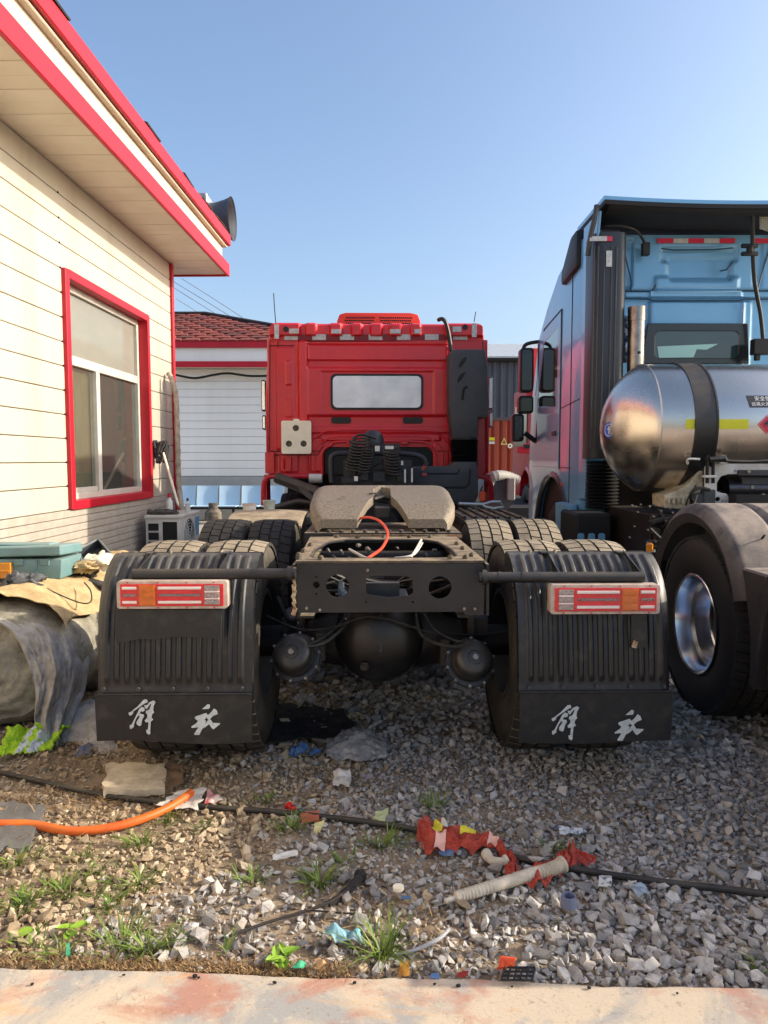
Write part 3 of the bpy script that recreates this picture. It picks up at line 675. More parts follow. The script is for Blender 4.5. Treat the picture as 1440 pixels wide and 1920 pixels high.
# ---------------- frame
m = MB()
for s_ in (-1, 1):
    x0, x1 = sorted((s_ * .345, s_ * .425)); xw0, xw1 = sorted((s_ * .413, s_ * .425))
    m.box(x0, x1, 3.42, 9.3, .995, 1.008); m.box(x0, x1, 3.42, 9.3, .74, .752); m.box(xw0, xw1, 3.42, 9.3, .753, .994)
m.build('frame_rail', m_frame, rt, smooth=0)
xm = lambda px: L(px, 1100, 3.2).x
xl_, xr_ = L(553, 1060, 3.2).x, L(911, 1060, 3.2).x
zt_, zb_ = L(730, 1057, 3.2).z, L(730, 1150, 3.2).z
o = (0, 3.2, 0)
cm = MB()
def pz(px, py): q = L(px, py, 3.2); return (q.x, q.z)
slot = [pz(a, b) for a, b in ((687, 1083), (700, 1080), (760, 1080), (773, 1085), (775, 1112), (768, 1117), (728, 1120), (692, 1116), (686, 1110))]
holes = [circ(*pz(633, 1099), .052), slot, circ(*pz(825, 1102), .052), circ(*pz(593, 1097), .016, 12), circ(*pz(593, 1082), .005, 8), circ(*pz(593, 1114), .005, 8), circ(*pz(689, 1069), .006, 8), circ(*pz(774, 1129), .006, 8), circ(*pz(686, 1129), .005, 8)]
outer = [(xl_ + .006, zt_ - .01), (xl_ + .02, zt_), (xr_ - .02, zt_), (xr_ - .004, zt_ - .015), (xr_ - .008, zb_ - .01), (xr_ - .09, zb_ - .008), (xr_ - .1, zb_ + .006), (xl_ + .012, zb_ + .004), (xl_ - .002, zb_ + .02)]
cm.plate(outer, holes, o, (1, 0, 0), (0, 0, 1), -.012)
cmo = cm.build('rear_crossmember', m_blk, rt, smooth=0, bevel=.0)
m = MB(); m.box(xl_ + .02, xr_ - .02, 3.212, 3.30, zt_ - .012, zt_ - .001); m.box(xl_ + .02, xr_ - .1, 3.212, 3.29, zb_ + .006, zb_ + .018); m.build('crossmember_flange', m_blk, cmo, smooth=0)
m = MB()     # torn, rust-chipped end caps
m.plate([(3.19, zb_ - .01), (3.33, zb_ + .02), (3.46, .77), (3.46, zt_ - .005), (3.2, zt_ - .004)], [], (xl_ - .012, 0, 0), (0, 1, 0), (0, 0, 1), .012)
m.plate([(3.19, zb_ - .01), (3.33, zb_ + .02), (3.46, .77), (3.46, zt_ - .005), (3.2, zt_ - .004)], [], (xr_ + .003, 0, 0), (0, 1, 0), (0, 0, 1), .012)
build_each(m, 'end_plate', m_frame, cmo, smooth=0)
m = MB(); zz = zt_ - .03
while zz > zb_ + .01:
    m.obox((xl_ - .004 + random.uniform(-.003, .003), 3.187, zz), (random.uniform(.008, .02), .005, .035), (0, random.uniform(-.3, .3), 0)); zz -= .026
m.build('chipped_edge', m_rust, cmo, smooth=0)
b = MB()
for px, py in ((689, 1069), (870, 1141), (890, 1141), (575, 1140), (600, 1143)):
    q = L(px, py, 3.2); b.cyl(q + V((0, 0, 0)), q + V((0, -.01, 0)), .007, n=6)
build_each(b, 'bolt', m_bolt, cmo, smooth=0)
# top gusset plate with a big rounded opening, dusty
gp = MB(); zt2 = zt_ + .002
outer = [(xl_ + .004, 3.2), (xr_ - .004, 3.2), (xr_ - .004, 3.42), (.43, 4.22), (-.43, 4.22), (xl_ + .004, 3.42)]
hole = [(-.33, 3.30), (.305, 3.30), (.335, 3.36), (.335, 3.62), (.30, 3.95), (.22, 4.07), (-.22, 4.07), (-.31, 3.95), (-.355, 3.62), (-.355, 3.36)]
gp.plate(outer, [hole], (0, 0, zt2), (1, 0, 0), (0, 1, 0), .011)
gpo = gp.build('gusset_plate', mat('dusty_gusset', (70, 64, 56), .8, rgb2=(34, 33, 33), nscale=16, bump=.3, bscale=120, dust=(150, 132, 106), damt=.75, dscale=14), rt, smooth=0)
b = MB()
for x, y in ((-.40, 3.25), (-.30, 3.25), (.29, 3.25), (.36, 3.26), (.40, 3.34), (-.41, 3.36), (-.40, 3.5), (.39, 3.6), (-.39, 3.75), (.385, 3.8), (-.15, 4.14), (0, 4.15), (.15, 4.14), (.27, 4.15), (-.27, 4.15)):
    b.cyl((x, y, zt2 + .011), (x, y, zt2 + .024), .015, n=6); b.cyl((x, y, zt2 + .024), (x, y, zt2 + .03), .009, n=8)
b.build('bolt', mat('dusty_bolt', (110, 98, 80), .7, rgb2=(54, 50, 46), nscale=40), gpo, smooth=0)
# rounded lip of the opening and what lies inside the frame
m = MB(); m.tube([V((x, y, zt2 + .006)) for x, y in hole] + [V((hole[0][0], hole[0][1], zt2 + .006))], .008, 6); m.build('opening_lip', m_blk, gpo)
m = MB()
m.cyl((-.4, 4.25, .86), (.4, 4.25, .86), .10, n=20); m.box(-.41, .41, 4.45, 4.6, .78, 1.0); m.box(-.2, .22, 3.9, 4.15, .70, .86)
m.cyl((-.30, 3.85, .84), (-.02, 3.60, .80), .03); m.cyl((.30, 3.8, .88), (.14, 3.55, .82), .05); m.cyl((.2, 4.0, .9), (.36, 3.7, .9), .06)
m.box(-.25, -.08, 3.75, 3.9, .84, .93); m.box(.0, .12, 3.7, 3.86, .82, .92)
m.cyl((-.18, 3.42, .80), (.02, 3.42, .80), .04)
m.build('inner_gear', m_greasy, rt, bevel=.006)
m = MB()
for k in range(16):
    a = V((random.uniform(-.34, -.2), random.uniform(3.4, 4.0), random.uniform(.82, .98))); c = V((random.uniform(.15, .33), random.uniform(3.4, 4.0), random.uniform(.82, .96)))
    mid = (a + c) / 2 + V((0, 0, random.uniform(-.12, .02))); m.tube(spline([a, mid, c], 8), random.choice((.006, .009, .012)), 6)
m.build('cable_loom', m_rubhose, rt)
m = MB()
for px, py, s_ in ((640, 1025, .03), (655, 1035, .02), (615, 1022, .03), (690, 1020, .035), (672, 1012, .03), (800, 1030, .025), (815, 1022, .03), (745, 1017, .02)):
    q = L(px, py, 3.85); q.z -= .03; s_ *= .6; m.obox(q, (s_ * 1.6, s_, s_), (random.random(), random.random(), random.random()))
build_each(m, 'grey_connector', mat('dusty_connector', (110, 104, 96), .6, rgb2=(60, 58, 56), nscale=40), rt, bevel=.004)
m = MB(); m.tube(spline([L(655, 1030, 3.75), L(685, 1046, 3.4), L(700, 1048, 3.35)], 8), .007, 6); m.tube(spline([L(770, 1045, 3.4), L(780, 1030, 3.5), L(790, 1012, 3.7)], 8), .006, 6); m.tube(spline([L(740, 1046, 3.4), L(775, 1040, 3.42), L(792, 1018, 3.7)], 8), .005, 6)
m.build('pale_wire', mat('pale_wire', (190, 186, 176), .5), rt)
m = MB(); q = L(640, 1102, 3.3); m.ball(q, .02, (.8, .6, 1.6), 10, jit=.7, fq=5); m.ball(q + V((.01, 0, -.03)), .018, (1.1, .6, 1), 10, jit=.7, fq=5); m.build('plastic_wrap', mat('pale_blue_wrap', (176, 190, 205), .35, rgb2=(120, 136, 150), nscale=40), rt)
# inside of the slot: a bracket with a cable clip
m = MB(); m.box(-.12, .06, 3.30, 3.34, .87, .93); m.box(-.11, .10, 3.29, 3.5, .85, .868); m.build('slot_bracket', m_greyblk, rt, smooth=0)
# ---------------- coupling plate (fifth wheel)
fw = MB(); YA, YF = 4.40, 5.06
def fz(v): return 1.212 + .118 * v - .075 * max(0, (.30 - v) / .30) ** 1.6
def fo_(v): return .46 * (1 - .14 * max(0, (.25 - v) / .25) ** 1.8 - .20 * max(0, (v - .80) / .20) ** 2.2)
def fi_(v): return (.058 if v > .45 else .058 + .10 * ((.45 - v) / .45) ** 1.3) if v < .78 else .058 * math.sqrt(max(0, 1 - ((v - .78) / .05) ** 2)) if v < .83 else 0
for s_ in (-1, 1):
    def f(u, v, s_=s_):
        a, b_ = fi_(v), fo_(v); x = a + (b_ - a) * u
        ed = max(0, (u - .9) / .1) ** 2 * .03 + max(0, (v - .93) / .07) ** 2 * .03
        return V((s_ * x - .0, YA + (YF - YA) * v, fz(v) - ed))
    fw.grid(f, 14, 40, off=(0, 0, -.055))
fwo = fw.build('coupling_plate', m_plate, rt, smooth=40)
m = MB(); m.box(-.05, .05, 4.55, 4.80, 1.13, 1.20); m.obox((.0, 4.86, 1.235), (.10, .05, .05), (0, .2, .1)); m.tube(spline([(-.06, 4.72, 1.24), (.02, 4.76, 1.255), (.10, 4.70, 1.235)], 6), .017, 8); m.build('locking_jaw', m_greasy, fwo, bevel=.008)
m = MB(); m.cyl((-.25, 4.62, 1.262), (-.25, 4.62, 1.2635), .013, n=12); m.obox((-.06, 4.74, 1.279), (.05, .018, .004), (.15, 0, .2)); m.build('grease_hole', m_dark, fwo, smooth=0)
m = MB()
for s_ in (-1, 1):
    m.plate([(4.42, 1.06), (4.92, 1.06), (4.80, 1.19), (4.60, 1.19)], [], (s_ * .36 - .04, 0, 0), (0, 1, 0), (0, 0, 1), .08); m.cyl((s_ * .36 - .06, 4.7, 1.155), (s_ * .36 + .06, 4.7, 1.155), .045)
build_each(m, 'saddle_bracket', m_frame, rt, 2, bevel=.006)
m = MB(); m.box(-.475, .475, 4.33, 5.05, 1.035, 1.058); m.box(-.475, .475, 4.325, 4.335, 1.0, 1.06, 0); mo = m.build('mounting_plate', m_frame, rt, smooth=0)
m = MB(); m.box(.30, .478, 4.318, 4.324, 1.03, 1.05); m.box(-.30, .3, 4.319, 4.323, 1.045, 1.05); m.build('rusty_strip', m_rust, mo, smooth=0)
b = MB()
for i in range(12): b.cyl((-.4 + i * .073, 4.36, 1.058), (-.4 + i * .073, 4.36, 1.075), .014, n=6)
b.build('bolt', m_frame, mo, smooth=0)
m = MB(); m.tube(spline([L(668, 974, 4.45), L(690, 970, 4.40), L(713, 978, 4.2), L(727, 1000, 4.0), L(718, 1025, 3.8), L(700, 1040, 3.62), L(680, 1052, 3.5)], 8), .008, 10)
m.build('orange_air_hose', m_hoseO, rt)
# ---------------- axle, differential, brake chambers
m = MB(); dx, dz = L(712, 1225, 3.5).x, .60
m.lathe([(.30, .001), (.30, .17), (.18, .24), (.02, .255), (-.05, .25), (-.055, .235), (-.15, .225), (-.24, .19), (-.29, .12), (-.305, .04), (-.307, .001)], (dx, 3.74, dz), 'y', 48)
m.build('differential', mat('satin_black_casting', (17, 18, 20), .36, rgb2=(28, 27, 26), nscale=7, bump=.12, bscale=50, dust=(95, 84, 70), damt=.2), rt)
m = MB(); m.obox((dx + .005, 3.50, dz + .08), (.012, .1, .25), (R(-14), 0, 0)); q = L(683, 1249, 3.44); m.cyl(q + V((0, .03, 0)), q + V((0, -.008, 0)), .022, n=6); m.cyl(q + V((0, -.008, 0)), q + V((0, -.016, 0)), .012, n=10); m.build('drain_plug', mat('worn_plug', (70, 68, 60), .4, .5, rgb2=(30, 30, 30), nscale=60), rt)
m = MB(); q = L(680, 1217, 3.455); m.tube([q + V((.021 * math.cos(a) * (1 + .15 * math.cos(8 * a)), -.002, .014 * math.sin(a) * (1 + .15 * math.cos(8 * a)))) for a in np.linspace(0, 2 * PI, 33)], .0022, 5)
for i in range(3): m.tube([q + V((-.015 + i * .011, -.004, -.008)), q + V((-.007 + i * .011, -.004, .009))], .002, 5)
m.build('cast_emblem', mat('worn_cast_mark', (120, 108, 84), .5, .3), rt)
m = MB()
for yy in (3.74, 5.09):
    m.tube([(-1.0, yy, .55), (-.45, yy, .55), (-.2, yy, .57), (.2, yy, .57), (.45, yy, .55), (1.0, yy, .55)], [.075, .085, .16, .16, .085, .075], 16)
m.lathe([(-.2, .2), (.05, .24), (.25, .2), (.3, .001)], (0, 5.09, .58), 'y', 32)
m.build('axle_tube', m_greasy, rt)
m = MB()    # springs, trunnion beams, torque rods, cross pipes
for s_ in (-1, 1):
    x = s_ * .47
    for i in range(6): m.tube(spline([(x, 3.62, .64 - i * .012), (x, 4.4, .80 - i * .022), (x, 5.2, .64 - i * .012)], 6), [.035] * 13, 4)
    m.box(x - .06, x + .06, 4.25, 4.57, .45, .74); m.cyl((s_ * .3, 3.8, .8), (s_ * .08, 4.4, .9), .03); m.cyl((s_ * .38, 3.7, .42), (s_ * .42, 4.4, .5), .03)
    m.box(x - .055, x + .055, 3.60, 3.88, .60, .70); m.box(s_ * .43 - .02, s_ * .43 + .02, 3.55, 3.62, .55, .92)
m.cyl((-.6, 4.4, .52), (.6, 4.4, .52), .06); m.box(-.42, .42, 3.95, 4.0, .76, .95)
m.build('suspension', m_greasy, rt, bevel=.004)
m = MB()   # dark bodywork under the frame further in: gearbox, propshaft, air tanks
m.cyl((0, 5.4, .65), (0, 7.0, .85), .06); m.lathe([(0, .001), (0, .2), (.6, .28), (1.0, .28), (1.0, .001)], (0, 7.0, .85), 'y', 20)
m.cyl((-.34, 6.4, .62), (-.34, 7.6, .62), .14); m.cyl((.34, 6.4, .62), (.34, 7.6, .62), .14); m.box(-.5, .5, 7.9, 8.3, .4, 1.1)
m.build('driveline', m_dark, rt)
ch_prof = [(.004, .001), (.004, .03), (0, .034), (.002, .062), (.012, .080), (.028, .090), (.05, .094), (.053, .097), (.062, .097), (.065, .094), (.118, .097), (.12, .116), (.134, .118), (.137, .103), (.155, .103), (.158, .118), (.172, .116), (.178, .09), (.26, .08), (.30, .05), (.30, .001)]
for px, py, lab in ((546, 1222, 0), (891, 1232, 1)):
    q = L(px, py, 3.30); cb = MB().lathe(ch_prof, (0, 0, 0), 'y', 36).mesh('brake_chamber', [m_chamber])
    c = inst('brake_chamber', cb, rt, q, (R(-27), 0, R(5 if lab else -5)))
    b = MB(); b.cyl((0, .0, 0), (0, -.012, 0), .014, n=6); b.cyl((0, -.012, 0), (0, -.017, 0), .008, n=8)
    for k in range(10):
        a = k * PI / 5 + .2; b.cyl((.116 * math.cos(a), .105, .116 * math.sin(a)), (.116 * math.cos(a), .19, .116 * math.sin(a)), .0075, n=6)
    o_ = bpy.data.objects.new('bolt', b.mesh('bolt', [m_bolt], smooth=0)); COL.objects.link(o_); o_.parent = c; ORG[o_.name] = V((0, 0, 0))
    s_ = -1 if lab == 0 else 1
    m = MB(); m.box(q.x - .02, q.x + .02, q.y + .25, 3.74, q.z - .05, q.z + .03); m.obox((q.x - s_ * .125, q.y + .18, q.z - .02), (.05, .08, .14)); m.build('chamber_bracket', m_greasy, rt, bevel=.006)
m = MB()
def hose(pts, r=.009): m.tube(spline([L(*p) for p in pts], 8), r, 8)
hose([(653, 1150, 3.5), (645, 1175, 3.45), (610, 1205, 3.35), (575, 1212, 3.33), (555, 1200, 3.36)])
hose([(648, 1150, 3.5), (640, 1168, 3.48), (600, 1200, 3.4), (570, 1208, 3.36)], .007)
hose([(780, 1150, 3.5), (790, 1190, 3.42), (830, 1210, 3.35), (870, 1211, 3.33), (885, 1200, 3.36)])
hose([(795, 1150, 3.5), (815, 1180, 3.44), (850, 1200, 3.4), (875, 1205, 3.36)], .006)
hose([(500, 1155, 3.6), (560, 1180, 3.5), (620, 1178, 3.45), (680, 1158, 3.42), (720, 1160, 3.42), (760, 1172, 3.42), (800, 1185, 3.45), (830, 1190, 3.45), (900, 1190, 3.55), (950, 1185, 3.6)], .006)
hose([(770, 1150, 3.55), (760, 1175, 3.5), (757, 1178, 3.5)], .004)
hose([(520, 1120, 3.7), (540, 1160, 3.6), (560, 1165, 3.55)], .012)
m.build('brake_hose', m_rubhose, rt)
m = MB()
for px, py in ((648, 1160), (652, 1168), (778, 1176)): m.ball(L(px, py, 3.45), .006, n=8)
m.build('hose_clip', m_bolt, rt)
# ---------------- ribbed mudguards with flaps, lamps and support bar
PROF = spline([(3.46, 1.048), (3.40, 1.060), (3.335, 1.048), (3.25, 1.0), (3.18, .925), (3.135, .83), (3.11, .70), (3.095, .56), (3.09, .47)], 8)
def prof(t):
    i = min(int(t * (len(PROF) - 1)), len(PROF) - 2); f_ = t * (len(PROF) - 1) - i
    return PROF[i] + (PROF[i + 1] - PROF[i]) * f_ if False else (PROF[i].x + (PROF[i + 1].x - PROF[i].x) * f_, PROF[i].y + (PROF[i + 1].y - PROF[i].y) * f_)
PROF = [V((p[0], p[1])) for p in PROF]
def sstep(a, b, x): t = min(1, max(0, (x - a) / (b - a))); return t * t * (3 - 2 * t)
SX = lambda pl, y: L(pl, 1250, y).x
char_a = [[(322, 145), (360, 145), (368, 180), (330, 195), (190, 295), (178, 330), (150, 350), (132, 340), (130, 312), (160, 300), (240, 235)],
          [(290, 240), (325, 250), (328, 285), (305, 300), (285, 292), (262, 325), (312, 335), (318, 360), (295, 400), (280, 470), (262, 482), (225, 462), (222, 430), (250, 390), (268, 352), (245, 350), (215, 395), (188, 470), (190, 490), (150, 522), (137, 505), (140, 470), (162, 465), (205, 380), (240, 310), (262, 265)],
          [(322, 220), (350, 215), (352, 225), (390, 180), (440, 158), (465, 178), (440, 225), (432, 280), (445, 310), (420, 330), (410, 375), (432, 400), (400, 425), (390, 540), (392, 575), (372, 592), (345, 570), (340, 530), (362, 528), (370, 430), (335, 435), (325, 410), (360, 370), (358, 330), (340, 318), (345, 290), (385, 275), (412, 205), (400, 200), (374, 235), (352, 268), (335, 250)]]
char_b = [[(1035, 265), (1105, 203), (1130, 205), (1135, 235), (1120, 262)],
          [(945, 365), (960, 355), (1085, 312), (1108, 340), (1150, 300), (1182, 256), (1215, 278), (1230, 325), (1170, 350), (1130, 390), (1145, 400), (1165, 435), (1255, 440), (1255, 452), (1175, 515), (1155, 500), (1120, 450), (1075, 490), (1040, 505), (1000, 585), (940, 585), (938, 570), (990, 490), (905, 500), (903, 482), (965, 440), (985, 410), (950, 385)]]
hole_b = [(1085, 360), (1078, 388), (1057, 398), (1085, 408), (1070, 455), (1100, 408), (1118, 397), (1098, 382)]
for side, (px0, px1, pxb0, pxb1) in (('l', (207, 492, 180, 472)), ('r', (965, 1245, 974, 1259))):
    x0b, x1b = L(pxb0, 1393, 3.08).x, L(pxb1, 1393, 3.08).x
    x0, x1 = (x0b - .004, x1b + .004)
    outer_left = side == 'l'
    NRIB = 14; per = (x1 - x0 - .06) / NRIB
    def surf(u, v, x0=x0, x1=x1, outer_left=outer_left, per=per):
        x = x0 + (x1 - x0) * u; y, z = prof(v)
        y2, z2 = prof(min(1, v + .01)); t_ = V((y2 - y, z2 - z)).normalized() if v < .99 else V((0, -1)); nrm = V((t_.y, -t_.x))
        ph = (x - x0 - .03) / per; w = ph - math.floor(ph)
        rib = sstep(.18, .34, w) * (1 - sstep(.66, .82, w)) * sstep(.20, .25, v) * (1 - sstep(.885, .91, v)) * (1 if .03 < x - x0 < x1 - x0 - .03 else 0)
        h = .011 * rib + .004 * sstep(.93, .95, v)
        y += nrm.x * h; z += nrm.y * h
        e = (x0 + .05 - x) / .05 if outer_left else (x - x1 + .05) / .05
        if e > 0: y += .035 * e * e * (0.3 + v); 
        return V((x, y, z))
    m = MB(); m.grid(surf, 168, 64)
    xo, xi = (x0, x1) if outer_left else (x1, x0)
    # side skirts running forward on both edges
    for xs_, dep in ((xo, .16), (xi, .05)):
        m.grid(lambda u, v, xs_=xs_, dep=dep: V((xs_, prof(v)[0] + (.035 * (.3 + v) if xs_ == xo else 0) + dep * u * (0.25 + .75 * v), prof(v)[1] - .10 * u * (1 - v) ** 2)), 3, 40)
    # lip along the top edge
    m.box(x0 + .004, x1 - .004, 3.455, 3.47, 1.028, 1.056)
    g_ = m.build('mudguard', m_plast, rt, smooth=50)
    fl = MB(); zs, zbm = .485, L((pxb0 + pxb1) / 2, 1395, 3.07).z
    fl.grid(lambda u, v: V((x0b + (x1b - x0b) * u, 3.078 + .006 * math.sin(u * 6) * v + .012 * v - (.0), zs - (zs - zbm) * v + .008 * v * math.sin(u * 5 + (1 if outer_left else 3)) - (0 if outer_left else 0))), 20, 8, off=(0, .01, 0))
    f_o = fl.build('mud_flap', m_flap, rt, smooth=50)
    m = MB(); m.box(x0b + .002, x1b - .002, 3.072, 3.080, zs - .006, zs + .004); m.build('clamp_strip', m_flap, g_, bevel=.003)
    b = MB()
    for k in range(5): b.cyl((x0b + .04 + k * (x1b - x0b - .08) / 4, 3.09, zs + .022), (x0b + .04 + k * (x1b - x0b - .08) / 4, 3.074, zs + .022), .008, n=8)
    b.build('rivet', m_greyblk, g_)
    # white brush lettering
    sc, ox, oy = (220 / 1440, 220, 1290) if side == 'l' else (220 / 1440, 220 + 796, 1290 + 11)
    for loops, hl in ((char_a, None), (char_b, hole_b)):
        m = MB()
        for lp in loops:
            pts = [L(ox + a * sc, oy + b_ * sc, 3.07) for a, b_ in lp]
            hs = [[(q.x, q.z) for q in (L(ox + a * sc, oy + b_ * sc, 3.07) for a, b_ in hl)]] if (hl and len(lp) > 10) else []
            m.plate([(q.x, q.z) for q in pts], hs, (0, 3.074, 0), (1, 0, 0), (0, 0, 1), .0015)
        # lay the print on the flap's own gentle curve
        m.v = [(x, y_ + (.006 * math.sin((x - x0b) / (x1b - x0b) * 6) + .012) * (zs - z) / (zs - zbm), z) for x, y_, z in m.v]
        m.build('lettering', m_letter, f_o, smooth=0)
    # support bar and brackets
    s_ = -1 if side == 'l' else 1
    bx1 = L(248 if side == 'l' else 1208, 1077, 3.11).x; zb2 = L(400, 1077, 3.11).z if side == 'l' else L(1050, 1083, 3.11).z
    m = MB(); m.cyl((s_ * .40, 3.12, zb2), (bx1, 3.12, zb2), .0235, n=20); m.lathe([(0, .034), (.02, .034)], (s_ * .425 - .01, 3.12, zb2), 'x', 20)
    for px in ((478,) if side == 'l' else (936, 980)): m.lathe([(-.006, .026), (.006, .026)], (L(px, 1080, 3.12).x, 3.12, zb2), 'x', 20)
    m.build('support_bar', m_blk, rt)
    for px in ((268, 417) if side == 'l' else (1040, 1190)):
        x = L(px, 1060, 3.2).x; m = MB()
        m.plate([(3.12, zb2 + .02), (3.115, zb2 - .035), (3.16, zb2 - .03), (3.22, .985), (3.36, 1.058), (3.36, 1.075)], [], (x, 0, 0), (0, 1, 0), (0, 0, 1), .004)
        m.box(x - .03, x + .004, 3.33, 3.40, 1.062, 1.068); m.build('bar_bracket', m_plast, rt, smooth=0)
    b = MB()
    for px, py in (((320, 1042), (415, 1033)) if side == 'l' else ((993, 1045), (1040, 1046), (1225, 1050))):
        q = L(px, py, 3.40); q.z = 1.06; b.cyl(q, q + V((0, 0, .012)), .008, n=6)
    b.build('bolt', m_bolt, g_, smooth=0)
    # lamp
    lp0, lp1, lz0, lz1 = (218, 427, 1090, 1141) if side == 'l' else (1033, 1237, 1097, 1151)
    YL = 3.055; A, Bq = L(lp0, lz0, YL), L(lp1, lz1, YL); lx0, lx1, zh, zl = A.x, Bq.x, A.z, Bq.z
    W_, H_ = lx1 - lx0, zh - zl
    m = MB(); m.plate(rrect(lx0, lx1, zl, zh, .012), [], (0, YL, 0), (1, 0, 0), (0, 0, 1), -.06); lo_ = m.build('tail_lamp', m_lamprim, rt, bevel=.005, seg=2)
    ux = (lambda u: lx0 + W_ * u) if side == 'l' else (lambda u: lx1 - W_ * u)
    def lens(name, u0, u1, v0, v1, mt, t=.006, yoff=0.0):
        a, c = sorted((ux(u0), ux(u1))); mm = MB(); mm.box(a, c, YL - t - yoff, YL - yoff - .0005, zl + H_ * v0, zl + H_ * v1); mm.build(name, mt, lo_, bevel=.0015)
    lens('red_lens', .035, .965, .10, .90, m_redlens, .006)
    lens('amber_lens', .205, .355, .12, .88, m_amber, .004, .0062)
    for k in range(3): lens('amber_rib', .215, .345, .16 + k * .25, .32 + k * .25, m_amber, .003, .0105)
    for v0, v1 in ((.20, .30), (.71, .81)): lens('clear_bar', .055, .185, v0, v1, m_clear, .004, .0062); lens('clear_bar', .375, .765, v0, v1, m_clear, .004, .0062)
    lens('led_strip', .06, .18, .46, .55, m_led, .003, .0062); lens('led_strip', .385, .755, .46, .55, m_led, .003, .0062)
    for v0, v1 in ((.16, .33), (.42, .58), (.68, .85)): lens('reverse_lens', .795, .93, v0, v1, m_revlens, .004, .0062)
    for v0, v1 in ((.345, .405), (.595, .665)): lens('clear_bar', .795, .93, v0, v1, m_clear, .004, .0062)
    b = MB()
    for u in (.1, .37, .63, .88):
        for v in (.045, .955): b.cyl((ux(u), YL - .001, zl + H_ * v), (ux(u), YL - .004, zl + H_ * v), .0035, n=8)
    build_each(b, 'lamp_screw', m_redlens, lo_)
    m = MB(); m.box(lx0 + .05, lx0 + .09, YL + .05, 3.2, zl + .03, zh - .02); m.box(lx1 - .09, lx1 - .05, YL + .05, 3.2, zl + .03, zh - .02); m.build('lamp_bracket', m_plast, rt, smooth=0)
# loose rubber sheet below the left lamp, dark backing plate on the right
m = MB(); a = [(220, 1143), (415, 1143), (414, 1198), (385, 1196), (330, 1194), (290, 1199), (262, 1198), (218, 1206)]
m.plate([(q.x, q.z) for q in (L(p[0], p[1], 3.075) for p in a)], [], (0, 3.075, 0), (1, 0, 0), (0, 0, 1), -.006); m.build('rubber_sheet', m_flap, rt, smooth=0)
m = MB(); q0, q1 = L(1183, 1152, 3.09), L(1210, 1214, 3.09); m.box(q0.x, q1.x, 3.082, 3.10, q1.z, q0.z); q = L(1190, 1208, 3.08); m.obox(q, (.02, .01, .03), (0, .3, 0), 1); m.build('lamp_backing', [m_plast, m_rust], rt, smooth=0)
# ---------------- front part of the tandem guards, with small tubs beside
m = MB()
m.grid(lambda u, v: V((-1.22 + .60 * u, 5.62 + .95 * v, .95 + .13 * math.sin(PI * (.12 + .76 * v)) - .015 * (2 * u - 1) ** 2)), 10, 14, off=(0, 0, -.02)); m.build('front_mudguard', mat('dusty_pale_guard', (176, 160, 134), .8, rgb2=(132, 118, 98), nscale=9), rt)
m = MB(); m.box(-1.1, -.5, 6.7, 7.6, .55, .98); m.box(-.62, -.46, 5.9, 6.6, .95, 1.05); m.build('battery_box', m_greyblk, rt, bevel=.02)
m = MB(); m.lathe([(0, .001), (0, .26), (1.3, .26), (1.3, .001)], (.85, 5.75, .72), 'y', 30); m.build('air_tank', m_greasy, rt)
m = MB(); q0 = L(860, 958, 6.0); m.box(q0.x, q0.x + .55, 5.75, 6.9, .98, 1.02)
for k in range(6): m.cyl((q0.x + .02 + k * .09, 5.76, 1.035), (q0.x + .02 + k * .09, 6.85, 1.035), .014, n=6)
m.build('catwalk', m_frame, rt, smooth=0)
m = MB(); pts = [L(905, 946, 6.6), L(922, 941, 6.6), L(938, 941, 6.6), L(944, 950, 6.6), L(925, 953, 6.6), L(910, 950, 6.6), L(905, 946, 6.6)]; m.tube(pts, .014, 8); q = L(860, 944, 6.6); m.tube([q, pts[0]], .014, 8); m.build('step_handle', mat('dull_alloy', (176, 180, 176), .35, .6), rt)
m = MB(); q = L(905, 931, 7.3); m.box(q.x - .03, q.x + .03, 7.28, 7.33, q.z - .05, q.z + .05); m.build('side_marker', m_orbit, rt, bevel=.01)
# ---------------- cab
YC = 8.0; zc0, zc1 = L(700, 890, YC).z, L(700, 606, YC).z
cx0, cx1 = L(497, 800, YC).x, L(918, 800, YC).x; tx0, tx1 = L(503, 620, YC).x, L(909, 620, YC).x
cab = MB()
def sec(y, ins=0.0):
    pts = []
    zt_c = zc1 - ins; r = .12
    for k in range(7):
        a = R(90 * k / 6); pts.append(V((tx1 - ins - r + r * math.cos(a), y, zt_c - r + r * math.sin(a))))
    for k in range(7):
        a = R(90 + 90 * k / 6); pts.append(V((tx0 + ins + r + r * math.cos(a), y, zt_c - r + r * math.sin(a))))
    pts += [V((cx0 + ins, y, 2.2)), V((cx0 + ins, y, zc0 + .02)), V((cx0 + .05 + ins, y, zc0)), V((cx1 - .05 - ins, y, zc0)), V((cx1 - ins, y, zc0 + .02)), V((cx1 - ins, y, 2.2))]
    return pts
secs = [sec(YC + .012, .03), sec(YC + .02, .012), sec(YC + .06, 0), sec(YC + 1.6, 0), sec(YC + 2.1, .05)]; n_ = len(secs[0])
vs_ = [p for s_ in secs for p in s_]
cab.add(vs_, [(i * n_ + k, i * n_ + (k + 1) % n_, (i + 1) * n_ + (k + 1) % n_, (i + 1) * n_ + k) for i in range(len(secs) - 1) for k in range(n_)] + [tuple((len(secs) - 1) * n_ + k for k in range(n_))])
cabo = cab.build('cab', m_red, rt, smooth=50)
def Lc(px, py): q = L(px, py, YC); return q.x, q.z
def RB(px0, px1, py0, py1, soft=.012):
    soft *= .62
    a = Lc(px0, py0); b_ = Lc(px1, py1)
    return lambda x, z: sstep(a[0] - soft, a[0] + soft, x) * (1 - sstep(b_[0] - soft, b_[0] + soft, x)) * sstep(b_[1] - soft, b_[1] + soft, z) * (1 - sstep(a[1] - soft, a[1] + soft, z))
